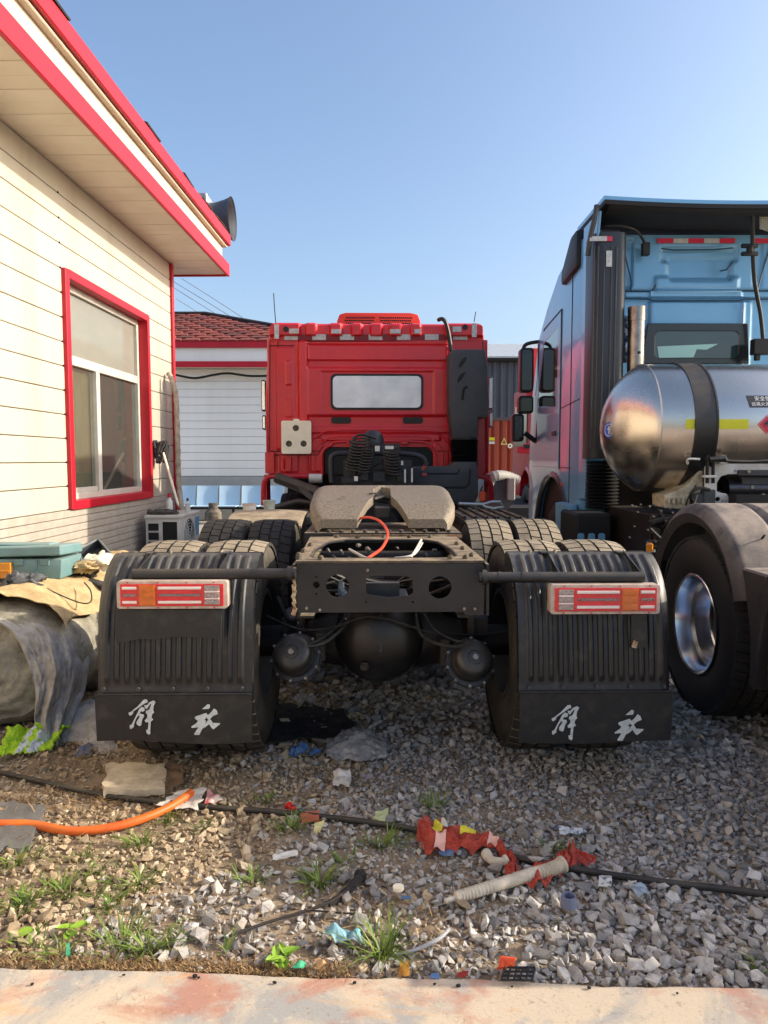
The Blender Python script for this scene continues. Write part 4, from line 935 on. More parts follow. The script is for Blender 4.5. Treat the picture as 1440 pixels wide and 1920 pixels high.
feat = [(RB(577, 838, 648, 676, .01), .03), (RB(577, 850, 690, 780, .025), .035), (RB(603, 812, 697, 776, .012), -.012), (RB(517, 552, 652, 842, .01), .014), (RB(560, 578, 640, 800, .03), .05),
        (RB(536, 546, 677, 722, .012), .018), (RB(536, 548, 750, 782, .012), .018), (RB(577, 838, 634, 646, .008), .012), (RB(560, 845, 800, 812, .01), .016), (RB(525, 560, 852, 885, .01), .012), (RB(533, 545, 862, 880, .006), -.012),
        (RB(603, 825, 815, 826, .008), .022), (RB(505, 520, 640, 885, .006), -.006), (RB(583, 606, 822, 884, .012), .02), (RB(812, 842, 822, 884, .012), .02)]
gx0, gz0 = cx0 + .03, zc0 + .005; gx1, gz1 = cx1 - .03, L(700, 637, YC).z
arch = [(604, 890), (604, 850), (618, 836), (640, 829), (785, 829), (803, 836), (815, 850), (815, 890)]
def in_arch(x, z):
    a, b_ = Lc(607, 890)[0], Lc(812, 890)[0]; zt_ = Lc(700, 838)[1]
    if not (a < x < b_ and z < zt_): return False
    r = .10
    for cx_ in (a + r, b_ - r):
        if ((x < a + r) if cx_ == a + r else (x > b_ - r)) and z > zt_ - r: return (x - cx_) ** 2 + (z - zt_ + r) ** 2 < r * r
    return True
def backp(u, v):
    x = gx0 + (gx1 - gx0) * u; z = gz0 + (gz1 - gz0) * v
    h = sum(f_(x, z) * hh for f_, hh in feat)
    e = min(u, 1 - u) * (gx1 - gx0); h -= .02 * max(0, 1 - e / .03) ** 2
    return V((x + 0 * z, YC - .004 - h, z))
m = MB(); m.grid(backp, 280, 190, keep=lambda u, v: not in_arch(gx0 + (gx1 - gx0) * u, gz0 + (gz1 - gz0) * v)); m.build('back_panel', m_red, cabo, smooth=60)
m = MB()
for off, r in ((0, .014), (12, .011), (26, .010)):
    a = [(604 - off, 893), (604 - off, 850 - off * .4), (620 - off * .7, 835 - off * .8), (642 - off * .3, 828 - off * .8), (783 + off * .3, 828 - off * .8), (803 + off * .7, 836 - off * .8), (817 + off, 850 - off * .4), (817 + off, 893)]
    m.tube(spline([L(p[0], p[1], YC - .02) for p in a], 6), r, 8)
m.build('arch_lip', m_red, cabo)
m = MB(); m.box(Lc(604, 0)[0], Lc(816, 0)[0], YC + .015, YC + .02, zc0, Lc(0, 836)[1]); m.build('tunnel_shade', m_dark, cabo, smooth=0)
m = MB()
for px0, px1, py0, py1 in ((650, 661, 826, 834), (752, 765, 826, 834), (845, 858, 850, 880), (535, 547, 858, 884), (497, 515, 848, 888)):
    a, b_ = L(px0, py0, YC - .03), L(px1, py1, YC - .03); m.box(a.x, b_.x, YC - .045, YC - .02, b_.z, a.z)
build_each(m, 'pressed_tab', m_red, cabo, bevel=.006)
m = MB()
for a in ([(521, 640), (521, 846)], [(506, 640), (505, 846)], [(506, 648), (552, 648)], [(505, 846), (600, 846)], [(500, 853), (596, 853), (604, 838)], [(905, 640), (913, 846), (820, 846)], [(577, 640), (840, 640)]):
    m.tube([L(p[0], p[1], YC - .007 - (.0)) + V((0, -sum(f_(*Lc(*p)) * hh for f_, hh in feat), 0)) for p in a], .0055, 5)
m.build('body_seam', mat('dark_red_seam', (84, 10, 18), .6), cabo)
# roof cap with pressed ribs, tape and lamps
zr0, zr1 = L(700, 638, YC).z, zc1
def cap(u, v):
    x = tx0 + .02 + (tx1 - tx0 - .04) * u; z = zr0 + (zr1 - zr0) * v; h = .012
    for a, b_ in ((505, 563), (574, 593), (620, 641), (659, 678), (695, 716), (731, 752), (769, 789), (836, 905)):
        xa, xb = Lc(a, 610)[0], Lc(b_, 610)[0]; h += .055 * sstep(xa - .012, xa + .012, x) * (1 - sstep(xb - .008, xb + .008, x)) * sstep(.18, .3, v)
    r = .09; e = min(x - tx0 - .02, tx1 - .02 - x)
    zc_ = z if z < zr1 - r or e > r else min(z, zr1 - r + math.sqrt(max(0, r * r - (r - e) ** 2)))
    return V((x, YC - .006 - h + .04 * max(0, (v - .85) / .15) ** 2, zc_ - .004))
m = MB(); m.grid(cap, 170, 24); m.build('roof_cap', m_red, cabo, smooth=50)
xs_ = [(532, 558, 1), (558, 585, 0), (585, 611, 1), (611, 637, 0), (637, 664, 1), (664, 691, 0), (691, 717, 1), (717, 744, 0), (744, 770, 1), (770, 797, 0), (797, 823, 1), (823, 850, 0), (850, 877, 1)]
for a, b_, w in xs_:
    p, q = L(a, 626, YC - .06), L(b_, 636.5, YC - .06); m = MB(); m.box(p.x + .001, q.x - .001, YC - .032, YC - .024, q.z, p.z); m.build('reflective_tape', m_white_tape if w else m_reddk, cabo, smooth=0)
for a, b_, c, d in ((542, 560, 616, 625), (621, 640, 617, 625), (731, 751, 617, 625), (777, 790, 617, 625), (849, 865, 612, 622), (514, 523, 608, 635), (885, 894, 606, 632)):
    p, q = L(a, c, YC - .08), L(b_, d, YC - .08); m = MB(); m.box(p.x, q.x, YC - .078, YC - .073, q.z, p.z); m.build('reflector', m_white_tape, cabo, smooth=0)
m = MB()
for px, py in ((536, 617), (872, 613)): q = L(px, py, YC - .08); m.lathe([(0, .03), (-.012, .028), (-.012, .001)], (q.x, YC - .075, q.z), 'y', 16)
m.build('marker_plug', m_gasket, cabo)
p0, p1 = L(632, 604, 8.6), L(788, 588, 8.6)
m = MB(); m.plate([(p0.x, p0.z - .12), (p1.x, p0.z - .12), (p1.x + .0, p0.z), (p1.x - .03, p1.z - .02), (p1.x - .12, p1.z), (p0.x + .10, p1.z), (p0.x + .03, p1.z - .02), (p0.x, p0.z)], [], (0, 8.55, 0), (1, 0, 0), (0, 0, 1), -.9); vo = m.build('roof_vent', m_orange_vent, cabo, bevel=.02, seg=2)
m = MB()
for i in range(34):
    for j in range(4):
        x = p0.x + .10 + i * (p1.x - p0.x - .22) / 33 + (.012 if j % 2 else 0); z = p0.z - .055 + j * .032
        if abs(x - (p0.x + p1.x) / 2 + .02) > .03: m.lathe([(0, .011), (0, .001)], (x, 8.548, z), 'y', 6)
tag(m.build('vent_hole', m_dark, vo, smooth=0), kind='stuff')
# rear window
wx0, wz1 = Lc(620, 701.5); wx1, wz0 = Lc(793, 769)
m = MB(); m.plate(rrect(wx0, wx1, wz0, wz1, .06, 6), [rrect(wx0 + .03, wx1 - .03, wz0 + .028, wz1 - .028, .045, 6)], (0, YC - .04, 0), (1, 0, 0), (0, 0, 1), -.012); wo = m.build('rear_window', m_gasket, cabo, bevel=.004)
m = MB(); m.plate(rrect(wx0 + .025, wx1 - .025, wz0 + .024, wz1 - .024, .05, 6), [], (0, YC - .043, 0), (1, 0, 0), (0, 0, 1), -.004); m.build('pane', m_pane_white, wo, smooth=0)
for a, b_ in ((621, 658), (755, 793)):
    p, q = L(a, 782, YC - .02), L(b_, 794, YC - .02); m = MB(); m.plate(rrect(p.x, q.x, q.z, p.z, .025), [], (0, YC - .022, 0), (1, 0, 0), (0, 0, 1), -.012); m.build('cab_vent', m_gasket, cabo, bevel=.003)
# cream cover with three sunken holes
p, q = L(527.5, 789, YC - .08), L(584, 851, YC - .08)
def dish(c0, c1):
    return lambda x, z: max(0, 1 - ((x - c0) ** 2 + (z - c1) ** 2) / .0022)
dl = [L(555, 803, YC - .08), L(542, 832, YC - .08), L(569.5, 832, YC - .08)]
m = MB(); m.plate(rrect(p.x, q.x, q.z, p.z, .02), [circ(d.x, d.z, .034, 16) for d in dl], (0, YC - .10, 0), (1, 0, 0), (0, 0, 1), -.01)
m.plate(rrect(p.x + .004, q.x - .004, q.z + .004, p.z - .004, .018), [], (0, YC - .085, 0), (1, 0, 0), (0, 0, 1), -.06); m.box((p.x + q.x) / 2 - .03, (p.x + q.x) / 2 + .03, YC - .098, YC - .03, p.z - .004, p.z + .02)
co_ = m.build('cream_cover', m_cream, cabo, bevel=.005)
m = MB()
for d in dl: m.lathe([(0, .034), (.012, .018), (.012, .001)], (d.x, YC - .0995, d.z), 'y', 16)
for d in dl: m.cyl((d.x, YC - .0885, d.z), (d.x, YC - .097, d.z), .012, n=6)
m.build('bolt_recess', mat('brown_recess', (120, 108, 86), .7, rgb2=(40, 34, 28), nscale=50), co_)
# wheel arches under the cab
m = MB(); m.tube(spline([L(494, 948, YC), L(494, 915, YC), L(498, 900, YC), L(515, 893, YC), L(600, 893, YC)], 5), .028, 8); m.tube(spline([L(922, 945, YC), L(921, 912, YC), L(912, 897, YC), L(895, 893, YC)], 5), .028, 8)
m.box(cx0 - .02, cx0 + .01, YC, YC + .3, L(494, 948, YC).z, zc0); m.box(cx1 - .01, cx1 + .02, YC, YC + .3, L(494, 948, YC).z, zc0); build_each(m, 'fender', m_red, cabo)
m = MB(); m.box(cx0 + .02, cx1 - .02, YC + 1.9, YC + 1.95, .5, zc0); m.box(-.5, .5, YC + .02, YC + 1.9, .6, zc0 - .01); m.build('underbody', m_dark, rt, smooth=0)
m = MB(); m.tube([L(520, 896, 7.7), L(570, 915, 7.5), L(600, 925, 7.3)], .06, 8); m.tube([L(555, 905, 7.6), L(592, 940, 7.2)], .035, 8); m.tube([L(500, 955, 7.4), L(560, 940, 7.4), L(600, 945, 7.3)], .03, 8); m.build('suspension_arm', mat('dark_arm', (44, 44, 46), .5, rgb2=(60, 58, 56), nscale=8), rt)
m = MB(); q = L(590, 897, 7.85); m.cyl(q + V((-.06, 0, 0)), q + V((.08, 0, 0)), .05, n=14); m.build('white_fitting', m_white, rt)
# mirrors seen past the cab sides
for pts_, nm in (((489, 498, 712, 771), 'mirror'), ((491, 498, 778, 806), 'mirror'), ((916, 924, 706, 768), 'mirror'), ((917, 924, 772, 802), 'mirror')):
    a, b_ = L(pts_[0], pts_[2], 9.3), L(pts_[1], pts_[3], 9.3); m = MB(); m.box(a.x, b_.x, 9.3, 9.42, b_.z, a.z); mo_ = m.build('mirror', m_gasket, cabo, bevel=.02, seg=2)
    m = MB(); m.box(a.x + .012, b_.x - .008, 9.294, 9.299, b_.z + .02, a.z - .02); m.build('mirror_glass', m_chrome, mo_, smooth=0)
m = MB(); a = L(517, 605, 8.6); m.tube([a, L(515, 580, 8.7), L(513, 550, 8.8)], .006, 5); a = L(889, 603, 8.6); m.tube([a, L(892, 585, 8.8)], .006, 5); m.build('antenna', m_gasket, cabo)
m = MB(); m.tube(spline([L(822, 600, 7.95), L(829, 598, 7.9), L(836, 606, 7.88), L(842, 630, 7.88), L(846, 658, 7.82)], 6), .022, 8); m.build('roof_cable', m_rubhose, cabo)
# air intake stack, bellows and filter box
YI = 7.62
def Li(px, py): q = L(px, py, YI); return (q.x, q.z)
m = MB(); m.plate([Li(*p) for p in ((849, 822), (843, 770), (842, 665), (847, 655), (910, 654), (915, 690), (917, 782), (897, 782), (896, 822))], [], (0, YI, 0), (1, 0, 0), (0, 0, 1), -.32); io = m.build('air_intake', m_greyblk, rt, bevel=.025, seg=2)
def crescent(c, s1, s2, a):
    q = V((Li(*c)[0], Li(*c)[1])); out = []
    for k in range(9): t = -1 + 2 * k / 8; out.append((s1 * t, s2 * (1 - t * t)))
    for k in range(8, -1, -1): t = -1 + 2 * k / 8; out.append((s1 * t, -s2 * .5 * (1 - t * t)))
    return [(q.x + x * math.cos(a) - z * math.sin(a), q.y + x * math.sin(a) + z * math.cos(a)) for x, z in out]
for c, a in (((868, 680), 0.95), ((865, 708), 0.95)):
    m = MB(); m.plate(crescent(c, .075, .028, a), [], (0, YI - .003, 0), (1, 0, 0), (0, 0, 1), -.002); m.build('louvre', m_dark, io, smooth=0)
m = MB(); m.tube([V((Li(*p)[0], YI - .003, Li(*p)[1])) for p in ((876, 725), (870, 728), (868, 735), (867, 750))], .014, 6); m.build('louvre', m_dark, io)
m = MB(); q0, q1 = L(872, 822, YI + .1), L(872, 876, YI + .1); prf = []
for k in range(29): t = k / 28; prf.append((q1.z + (q0.z - q1.z) * t, .145 + .012 * math.cos(k * PI)))
m.lathe([(prf[0][0], .001)] + prf + [(prf[-1][0], .001)], (q0.x, YI + .17, 0), 'z', 28); m.build('bellows', m_gasket, rt)
m = MB(); m.lathe([(q0.z - .012, .15), (q0.z - .004, .155), (q0.z + .006, .15)], (q0.x, YI + .17, 0), 'z', 28); m.build('hose_clamp', mat('clamp_steel', (170, 170, 168), .3, .8), rt)
def Lj(px, py): q = L(px, py, 7.35); return (q.x, q.z)
m = MB(); m.plate([Lj(*p) for p in ((772, 945), (772, 880), (780, 875), (848, 874), (855, 866), (894, 866), (897, 885), (897, 930), (890, 945))], [], (0, 7.35, 0), (1, 0, 0), (0, 0, 1), -.5); fo_b = m.build('filter_box', m_greyblk, rt, bevel=.025, seg=2)
m = MB(); m.tube([V((Lj(*p)[0], 7.348, Lj(*p)[1])) for p in ((790, 888), (858, 888), (862, 879))], .008, 6); m.tube([V((Lj(*p)[0], 7.348, Lj(*p)[1])) for p in ((790, 914), (872, 914), (879, 908), (881, 880))], .010, 6); m.build('pressed_line', m_gasket, fo_b)
# hose stand with coils behind the cab
YH = 7.05
m = MB()
m.tube(spline([L(622, 905, YH), L(621, 862, YH), L(628, 852, YH), L(650, 850, YH), L(760, 851, YH), L(792, 858, YH), L(800, 872, YH)], 5), .026, 10)
m.box(L(640, 0, YH).x, L(775, 0, YH).x, YH + .02, YH + .05, 1.02, L(0, 862, YH).z); m.box(L(690, 0, YH).x, L(752, 0, YH).x, YH - .01, YH + .04, L(0, 880, YH).z, L(0, 832, YH).z); m.box(L(655, 0, YH).x, L(665, 0, YH).x, YH, YH + .04, 1.02, L(0, 825, YH).z)
for x_ in (700, 712, 724, 736): q = L(x_, 867, YH - .015); m.cyl(q, q + V((0, -.03, 0)), .016, n=8)
for a, b_, c, d in ((672, 880, 690, 900), (700, 885, 722, 903), (745, 872, 762, 903), (640, 895, 668, 905)): p, q = L(a, b_, YH - .05), L(c, d, YH - .05); m.box(p.x, q.x, YH - .08, YH + .02, q.z, p.z)
st = m.build('hose_stand', mat('worn_black_stand', (30, 32, 38), .45, rgb2=(48, 48, 52), nscale=14), rt, bevel=.004)
def coil(pt0, pt1, r, n_t, y, r2, axis_tilt=0):
    m = MB(); a, b_ = L(*pt0, y), L(*pt1, y); pts = []
    for i in range(n_t * 12 + 1):
        t = i / (n_t * 12); an = 2 * PI * i / 12; c = a + (b_ - a) * t
        pts.append(c + V((r * math.cos(an), r * .8 * math.sin(an), .25 * r * math.sin(an))))
    m.tube(pts, r2, 6); m.build('coiled_hose', m_rubhose, st)
coil((676, 824), (664, 880), .082, 10, YH - .12, .009)
coil((692, 836), (680, 884), .06, 9, YH - .15, .008)
coil((731, 842), (738, 888), .07, 8, YH - .14, .009)
m = MB(); m.tube(spline([L(664, 880, YH - .1), L(668, 892, YH - .1), L(690, 880, YH - .05), L(720, 862, YH)], 6), .01, 6); m.tube(spline([L(655, 830, YH - .1), L(675, 815, YH - .05), L(705, 822, YH)], 6), .012, 6); m.tube(spline([L(735, 880, YH - .14), L(742, 870, YH - .1), L(750, 862, YH)], 6), .009, 6); m.build('coiled_hose', m_rubhose, st)
m = MB(); q = L(699, 828, YH); m.lathe([(0, .11), (.05, .11), (.10, .09), (.13, .05), (.138, .001)], (q.x, YH + .1, q.z - .02), 'z', 20); m.build('dome_cap', mat('charcoal_dome', (52, 52, 54), .45), st)
m = MB()
for a, b_, c, d in ((664, 893, 671, 902), (752, 864, 756, 872), (758, 880, 761, 905), (771, 878, 774, 904), (703, 836, 712, 846), (722, 836, 738, 842)):
    p, q = L(a, b_, YH - .2), L(c, d, YH - .2); m.box(p.x, q.x, YH - .2, YH - .197, q.z, p.z)
m.build('white_tag', m_white, st, smooth=0)
m = MB(); q = L(795, 876, 7.2); m.obox(q, (.03, .03, .07), (0, .5, 0)); q = L(796, 890, 7.25); m.obox(q, (.05, .03, .03)); m.build('red_plug', mat('faded_red_plug', (190, 84, 66), .5), rt, bevel=.006)
# ---------------- loose things on the truck
for px, py0, py1, y, r, lab, body in ((468, 944, 967, 6.2, .058, 'white plastic tub with yellow rim on the left guard of the red truck', m_white), (505, 938, 960, 6.5, .055, 'grubby green and white tub beside the red cab wheel arch', mat('grubby_green_white', (150, 160, 140), .7, rgb2=(206, 206, 196), nscale=14))):
    a, b_ = L(px, py1, y), L(px, py0, y); hgt = b_.z - a.z
    wa = Matrix.Rotation(TA, 3, 'Z') @ (a - TPV) + TPV + TSH
    t_ = thing('tub', lab, 'tub', wa); MB().lathe([(0, .001), (0, r * .85), (hgt * .85, r)], wa, 'z', 18).build('body', body, t_); MB().lathe([(hgt * .85, r * 1.08), (hgt, r * 1.08), (hgt, r * .9), (hgt * .5, r * .85), (hgt * .5, .001)], wa, 'z', 18).build('rim', m_lamprim if body is m_white else body, t_)
# ================================================================== the pale blue tractor truck on the right
bt = thing('truck', 'pale blue high roofed tractor truck with a big steel gas tank behind its cab', 'truck', (3.05, 5.5, 0))
BX0, BX1, YK = 1.80, 4.30, 6.62
Pk = lambda px, py, y=YK: at(px, py, y)
def side_pt(px, py, x=BX0):
    d = ray(px, py); q = V((0, 0, H)) + d * (x / d.x); return (q.y, q.z)
# cab shell: side outline with wheel arch swept across the width
arc = [(7.72 + .80 * math.cos(R(a)), .55 + .80 * math.sin(R(a))) for a in range(8, 173, 12)]
out = [(YK, 1.02), (YK, 3.50), (7.0, 3.52), (7.6, 3.40), (8.1, 3.16), (8.5, 2.9), (8.86, 2.2), (8.95, 1.6), (8.95, .5), (8.6, .45)] + arc[::1] + [(6.92, .66), (6.72, .74)]
m = MB(); m.plate(out, [], (BX0, 0, 0), (0, 1, 0), (0, 0, 1), BX1 - BX0); cab2 = m.build('cab', m_blue, bt, smooth=30, bevel=.045, seg=3)
m = MB()   # door panel and pillar lines
dp = [(7.42, 1.42), (7.42, 3.0), (8.25, 2.93), (8.62, 2.2), (8.72, 1.42)]
m.plate(dp, [[(7.52, 2.05), (7.52, 2.86), (8.18, 2.80), (8.48, 2.12)]], (BX0 - .002, 0, 0), (0, 1, 0), (0, 0, 1), -.008); d_o = m.build('door', m_blue, cab2, bevel=.004)
m = MB(); m.plate([(7.51, 2.04), (7.51, 2.87), (8.19, 2.81), (8.49, 2.11)], [], (BX0 - .003, 0, 0), (0, 1, 0), (0, 0, 1), -.004); m.build('door_window', m_pane_dark, d_o, smooth=0)
m = MB(); m.plate([(7.52, 1.75), (7.66, 1.75), (7.66, 1.80), (7.52, 1.80)], [], (BX0 - .012, 0, 0), (0, 1, 0), (0, 0, 1), -.02); m.build('handle', m_greyblk, d_o, bevel=.006)
m = MB()
m.tube([(BX0 - .004, 7.40, 1.40), (BX0 - .004, 7.40, 3.02), (BX0 - .004, 8.2, 2.96), (BX0 - .004, 8.62, 2.25)], .006, 5); m.tube([(BX0 - .002, 7.0, .95), (BX0 - .002, 7.0, 3.3)], .005, 5); m.tube([(BX0 - .002, 7.4, 2.02), (BX0 - .002, 6.68, 2.06)], .005, 5); m.tube([(BX0 - .002, 7.4, 1.42), (BX0 - .002, 6.95, 1.42)], .005, 5)
m.build('panel_gap', m_gasket, cab2)
m = MB(); m.tube([(BX0 + .01, a, b_) for a, b_ in arc], .035, 8); m.build('wheel_arch_lip', mat('charcoal_arch', (62, 64, 68), .4, coat=.4), cab2)
m = MB(); a, b_ = side_pt(1040, 898); m.box(BX0 - .012, BX0 - .001, 7.25, 7.32, 1.20, 1.27); m.build('side_marker', m_orbit, cab2, bevel=.004)
m = MB(); m.box(BX0 + .06, BX1 - .06, 6.95, 8.5, .46, 1.30); m.build('wheel_well', m_dark, cab2, smooth=0)
# front wheel
w = inst('wheel', rim_me, bt, (BX0 + .20, 7.72, .54), (.2, 0, 0)); t = inst('tyre', tyre_b, w, (0, 0, 0)); t.location = (0, 0, 0)
# mirrors on their arm
m = MB()
mp_ = lambda px, py, y: at(px, py, y)
m.tube(spline([mp_(1026, 640, 8.5), mp_(1000, 642, 8.55), mp_(984, 648, 8.55), mp_(980, 665, 8.55)], 5), .022, 8); m.tube(spline([mp_(1020, 832, 8.5), mp_(1003, 826, 8.55), mp_(984, 812, 8.55)], 5), .03, 8); m.tube([mp_(1013, 645, 8.5), mp_(1012, 760, 8.52), mp_(1008, 830, 8.5)], .03, 8)
m.build('mirror_arm', m_gasket, cab2)
for a, b_, c, d, nm in ((976, 1000, 652, 735, 'mirror'), (973, 1000, 742, 775, 'mirror'), (961, 982, 776, 828, 'mirror')):
    p, q = mp_(a, c, 8.5), mp_(b_, d, 8.5); m = MB(); m.plate(rrect(p.x, q.x, q.z, p.z, .035), [], (0, 8.5, 0), (1, 0, 0), (0, 0, 1), -.14); mm = m.build(nm, m_gasket, cab2, bevel=.02, seg=2)
    m = MB(); m.plate(rrect(p.x + .02, q.x - .02, q.z + .025, p.z - .025, .025), [], (0, 8.498, 0), (1, 0, 0), (0, 0, 1), .004); m.build('mirror_glass', m_pane_dark, mm, smooth=0)
# black deflector wing on the roof side
m = MB(); m.plate([(6.72, 3.26), (6.72, 3.60), (6.95, 3.59), (7.28, 3.36), (7.30, 3.22)], [], (BX0 - .05, 0, 0), (0, 1, 0), (0, 0, 1), .2); m.build('side_deflector', m_gasket, cab2, bevel=.04, seg=2)
# back wall: pressed sheet
def BB(px0, px1, py0, py1, s=.012):
    a, b_ = Pk(px0, py0), Pk(px1, py1)
    return lambda x, z: sstep(a.x - s, a.x + s, x) * (1 - sstep(b_.x - s, b_.x + s, x)) * sstep(b_.z - s, b_.z + s, z) * (1 - sstep(a.z - s, a.z + s, z))
bf = [(BB(1168, 1480, 440, 545, .01), .02), (BB(1238, 1378, 466, 492, .02), -.025), (BB(1252, 1366, 490, 528, .03), -.04), (BB(1168, 1216, 546, 560, .004), .03), (BB(1216, 1386, 548, 560, .004), .045), (BB(1386, 1500, 546, 560, .004), .03),
      (BB(1216, 1386, 566, 700, .02), .03), (BB(1225, 1380, 522, 548, .02), .03), (BB(1388, 1402, 566, 690, .01), .03), (BB(1168, 1183, 452, 540, .01), -.02), (BB(1410, 1424, 450, 540, .01), -.012)]
gx0b, gx1b, gz0b, gz1b = 1.95, BX1 - .04, 1.6, 3.50
m = MB()
m.grid(lambda u, v: V((gx0b + (gx1b - gx0b) * u, YK - .012 - sum(f_(gx0b + (gx1b - gx0b) * u, gz0b + (gz1b - gz0b) * v) * h for f_, h in bf), gz0b + (gz1b - gz0b) * v)), 180, 130)
m.build('back_panel', m_blue, cab2, smooth=60)
m = MB()
for a in ([(1170, 470), (1184, 528), (1183, 546)], [(1240, 466), (1262, 469), (1340, 468), (1374, 465)], [(1224, 545), (1232, 530), (1244, 524)], [(1368, 524), (1380, 532), (1384, 545)], [(1167, 546), (1216, 546), (1224, 549), (1384, 549), (1394, 545), (1500, 545)], [(1167, 560), (1216, 561), (1224, 564), (1384, 564), (1396, 561), (1500, 561)], [(1420, 545), (1432, 500), (1448, 455)], [(1374, 490), (1362, 506), (1350, 508)]):
    m.tube([Pk(p[0], p[1], YK - .047) for p in a], .007, 5)
m.build('pressed_groove', mat('deep_blue_groove', (40, 72, 92), .5), cab2)
for px0, px1, k in ((1229, 1258, 1), (1259, 1286, 0), (1287, 1315, 1), (1316, 1344, 0), (1345, 1373, 1), (1408, 1440, 1), (1441, 1470, 0)):
    p, q = Pk(px0, 450), Pk(px1, 459); m = MB(); m.box(p.x, q.x, YK - .05, YK - .044, q.z, p.z); m.build('reflective_tape', m_lred if k else m_white_tape, cab2, smooth=0)
p, q = Pk(1205, 609), Pk(1397, 684)
m = MB(); m.plate([(p.x + .02, p.z), (q.x - .02, p.z), (q.x, q.z), (p.x - .03, q.z)], [rrect(p.x + .09, q.x - .10, q.z + .05, p.z - .07, .05, 5)], (0, YK - .075, 0), (1, 0, 0), (0, 0, 1), -.02); wb = m.build('rear_window', mat('black_window_band', (26, 30, 32), .25, coat=.5), cab2, bevel=.005)
m = MB(); m.box(p.x + .07, q.x - .08, YK - .070, YK - .066, q.z + .03, p.z - .05); m.build('pane', mat('smoky_teal_glass', (36, 54, 58), .04, coat=1.0, rgb2=(46, 66, 68), nscale=2), wb, smooth=0)
m = MB(); pp_ = [Pk(*a, YK) for a in ((1227, 652), (1340, 647), (1318, 658), (1300, 657), (1294, 672), (1230, 673))]; m.plate([(q_.x, q_.z) for q_ in pp_], [], (0, YK - .0725, 0), (1, 0, 0), (0, 0, 1), -.0012); m.build('painted_windscreen_light', mat('pale_mint_daylight', (150, 196, 190), .4, coat=.6), wb, smooth=0)  # pale patch painted as daylight seen through to the windscreen
# roof canopy (dark underneath, pale blue rim) and its side extender
m = MB()
cz = lambda x: 3.565 + .04 * ((x - 3.05) / 1.25) ** 2
for lay, (z_off, y0, y1, mt) in enumerate(((0, 6.10, 6.95, m_dark), (.037, 6.12, 6.95, m_blue))):
    m = MB(); m.grid(lambda u, v: V((BX0 + .02 + (BX1 - BX0 - .04) * u, y0 + (y1 - y0) * v, cz(BX0 + 2.5 * u) + z_off)), 24, 4, off=(0, 0, .035)); m.build('roof_canopy' if lay == 0 else 'canopy_skin', mt, cab2)
m = MB(); m.grid(lambda u, v: V((BX0 + .06 + (BX1 - BX0 - .12) * u, 6.10 + .05 * v, cz(BX0 + 2.5 * u) - .03 * v - .005)), 24, 2); m.grid(lambda u, v: V((BX0 + .06 + (BX1 - BX0 - .12) * u, 6.15 + .4 * v, cz(BX0 + 2.5 * u) - .035)), 24, 2); m.build('canopy_liner', m_dark, cab2)
m = MB(); m.plate([(6.16, 3.57), (6.62, 3.57), (6.64, 1.15), (6.42, 1.15), (6.30, 2.6), (6.26, 3.2)], [], (BX0 - .01, 0, 0), (0, 1, 0), (0, 0, 1), .025); m.build('side_extender', m_blue, cab2, bevel=.006)
m = MB(); m.tube(spline([at(1119, 385, 6.15), at(1115, 410, 6.15), at(1108, 440, 6.2), at(1102, 480, 6.25)], 5), .022, 8); m.build('canopy_edge', m_greyblk, cab2)
# air intake column
p, q = at(1106, 443, 6.32), at(1160, 860, 6.32)
m = MB(); hx = (p.x + q.x) / 2; m.plate(rrect(p.x + .01, q.x, 6.20, 6.52, .07, 5), [], (0, 0, q.z), (1, 0, 0), (0, 1, 0), p.z - q.z); ai = m.build('air_intake', mat('slate_intake', (44, 48, 54), .4, rgb2=(50, 54, 60), nscale=2), bt, bevel=.02, seg=2)
m = MB()
for px in (1114, 1122, 1133, 1147, 1156): a = at(px, 500, 6.19); m.tube([(a.x, 6.2, q.z + .08), (a.x, 6.2, p.z - .12)], .008, 6)
m.build('ridge', m_greyblk, ai)
p2, q2 = at(1118, 430, 6.36), at(1166, 470, 6.36); m = MB(); m.box(p2.x, q2.x, 6.36, 6.6, 2.2, p2.z); m.build('back_cover', mat('warm_grey_cover', (120, 118, 114), .5), ai, bevel=.02)
for pts_, mt in (((1106, 1138, 443, 452), m_white_tape), ((1138, 1148, 443, 452), m_lred), ((1137, 1147, 470, 500), m_white_tape)):
    a, b_ = at(pts_[0], pts_[2], 6.19), at(pts_[1], pts_[3], 6.19); m = MB(); m.box(a.x, b_.x, 6.188, 6.193, b_.z, a.z); m.build('reflective_tape', mt, ai, smooth=0)
m = MB()
for k in range(14):
    z = q.z - .02 - k * .03; m.lathe([(z - .026, .13), (z - .013, .15), (z, .13)], (hx + .02, 6.36, 0), 'z', 20)
m.build('bellows', m_gasket, bt)
m = MB(); m.lathe([(-.01, .155), (.012, .155)], (hx + .02, 6.36, at(1120, 839, 6.25).z), 'z', 20); m.build('hose_clamp', m_chrome, bt)
# steel pipe
a, b_ = at(1194, 576, 6.25), at(1190, 700, 6.25); m = MB(); m.lathe([(b_.z - .3, .07), (a.z - .12, .07), (a.z - .118, .074), (a.z, .074), (a.z, .066), (a.z - .1, .06), (a.z - .1, .001)], (a.x, 6.25, 0), 'z', 28); po = m.build('exhaust_pipe', mat('dull_pipe_steel', (176, 168, 158), .3, 1.0, rgb2=(130, 120, 112), nscale=6, rvar=.1), bt)
m = MB(); q = at(1198, 661, 6.18); m.cyl(q, q + V((0, -.012, 0)), .012, n=10); m.build('bolt', m_dark, po)
m = MB()
for k in range(9): m.ball(at(1172 + 3 * math.sin(k * 2), 600 + k * 9, 6.4), .035, (1, 1, 1.2), 8, jit=.5)
m.build('blue_grey_fitting', mat('blue_grey_fitting', (100, 124, 160), .5, rgb2=(50, 58, 74), nscale=20), bt)
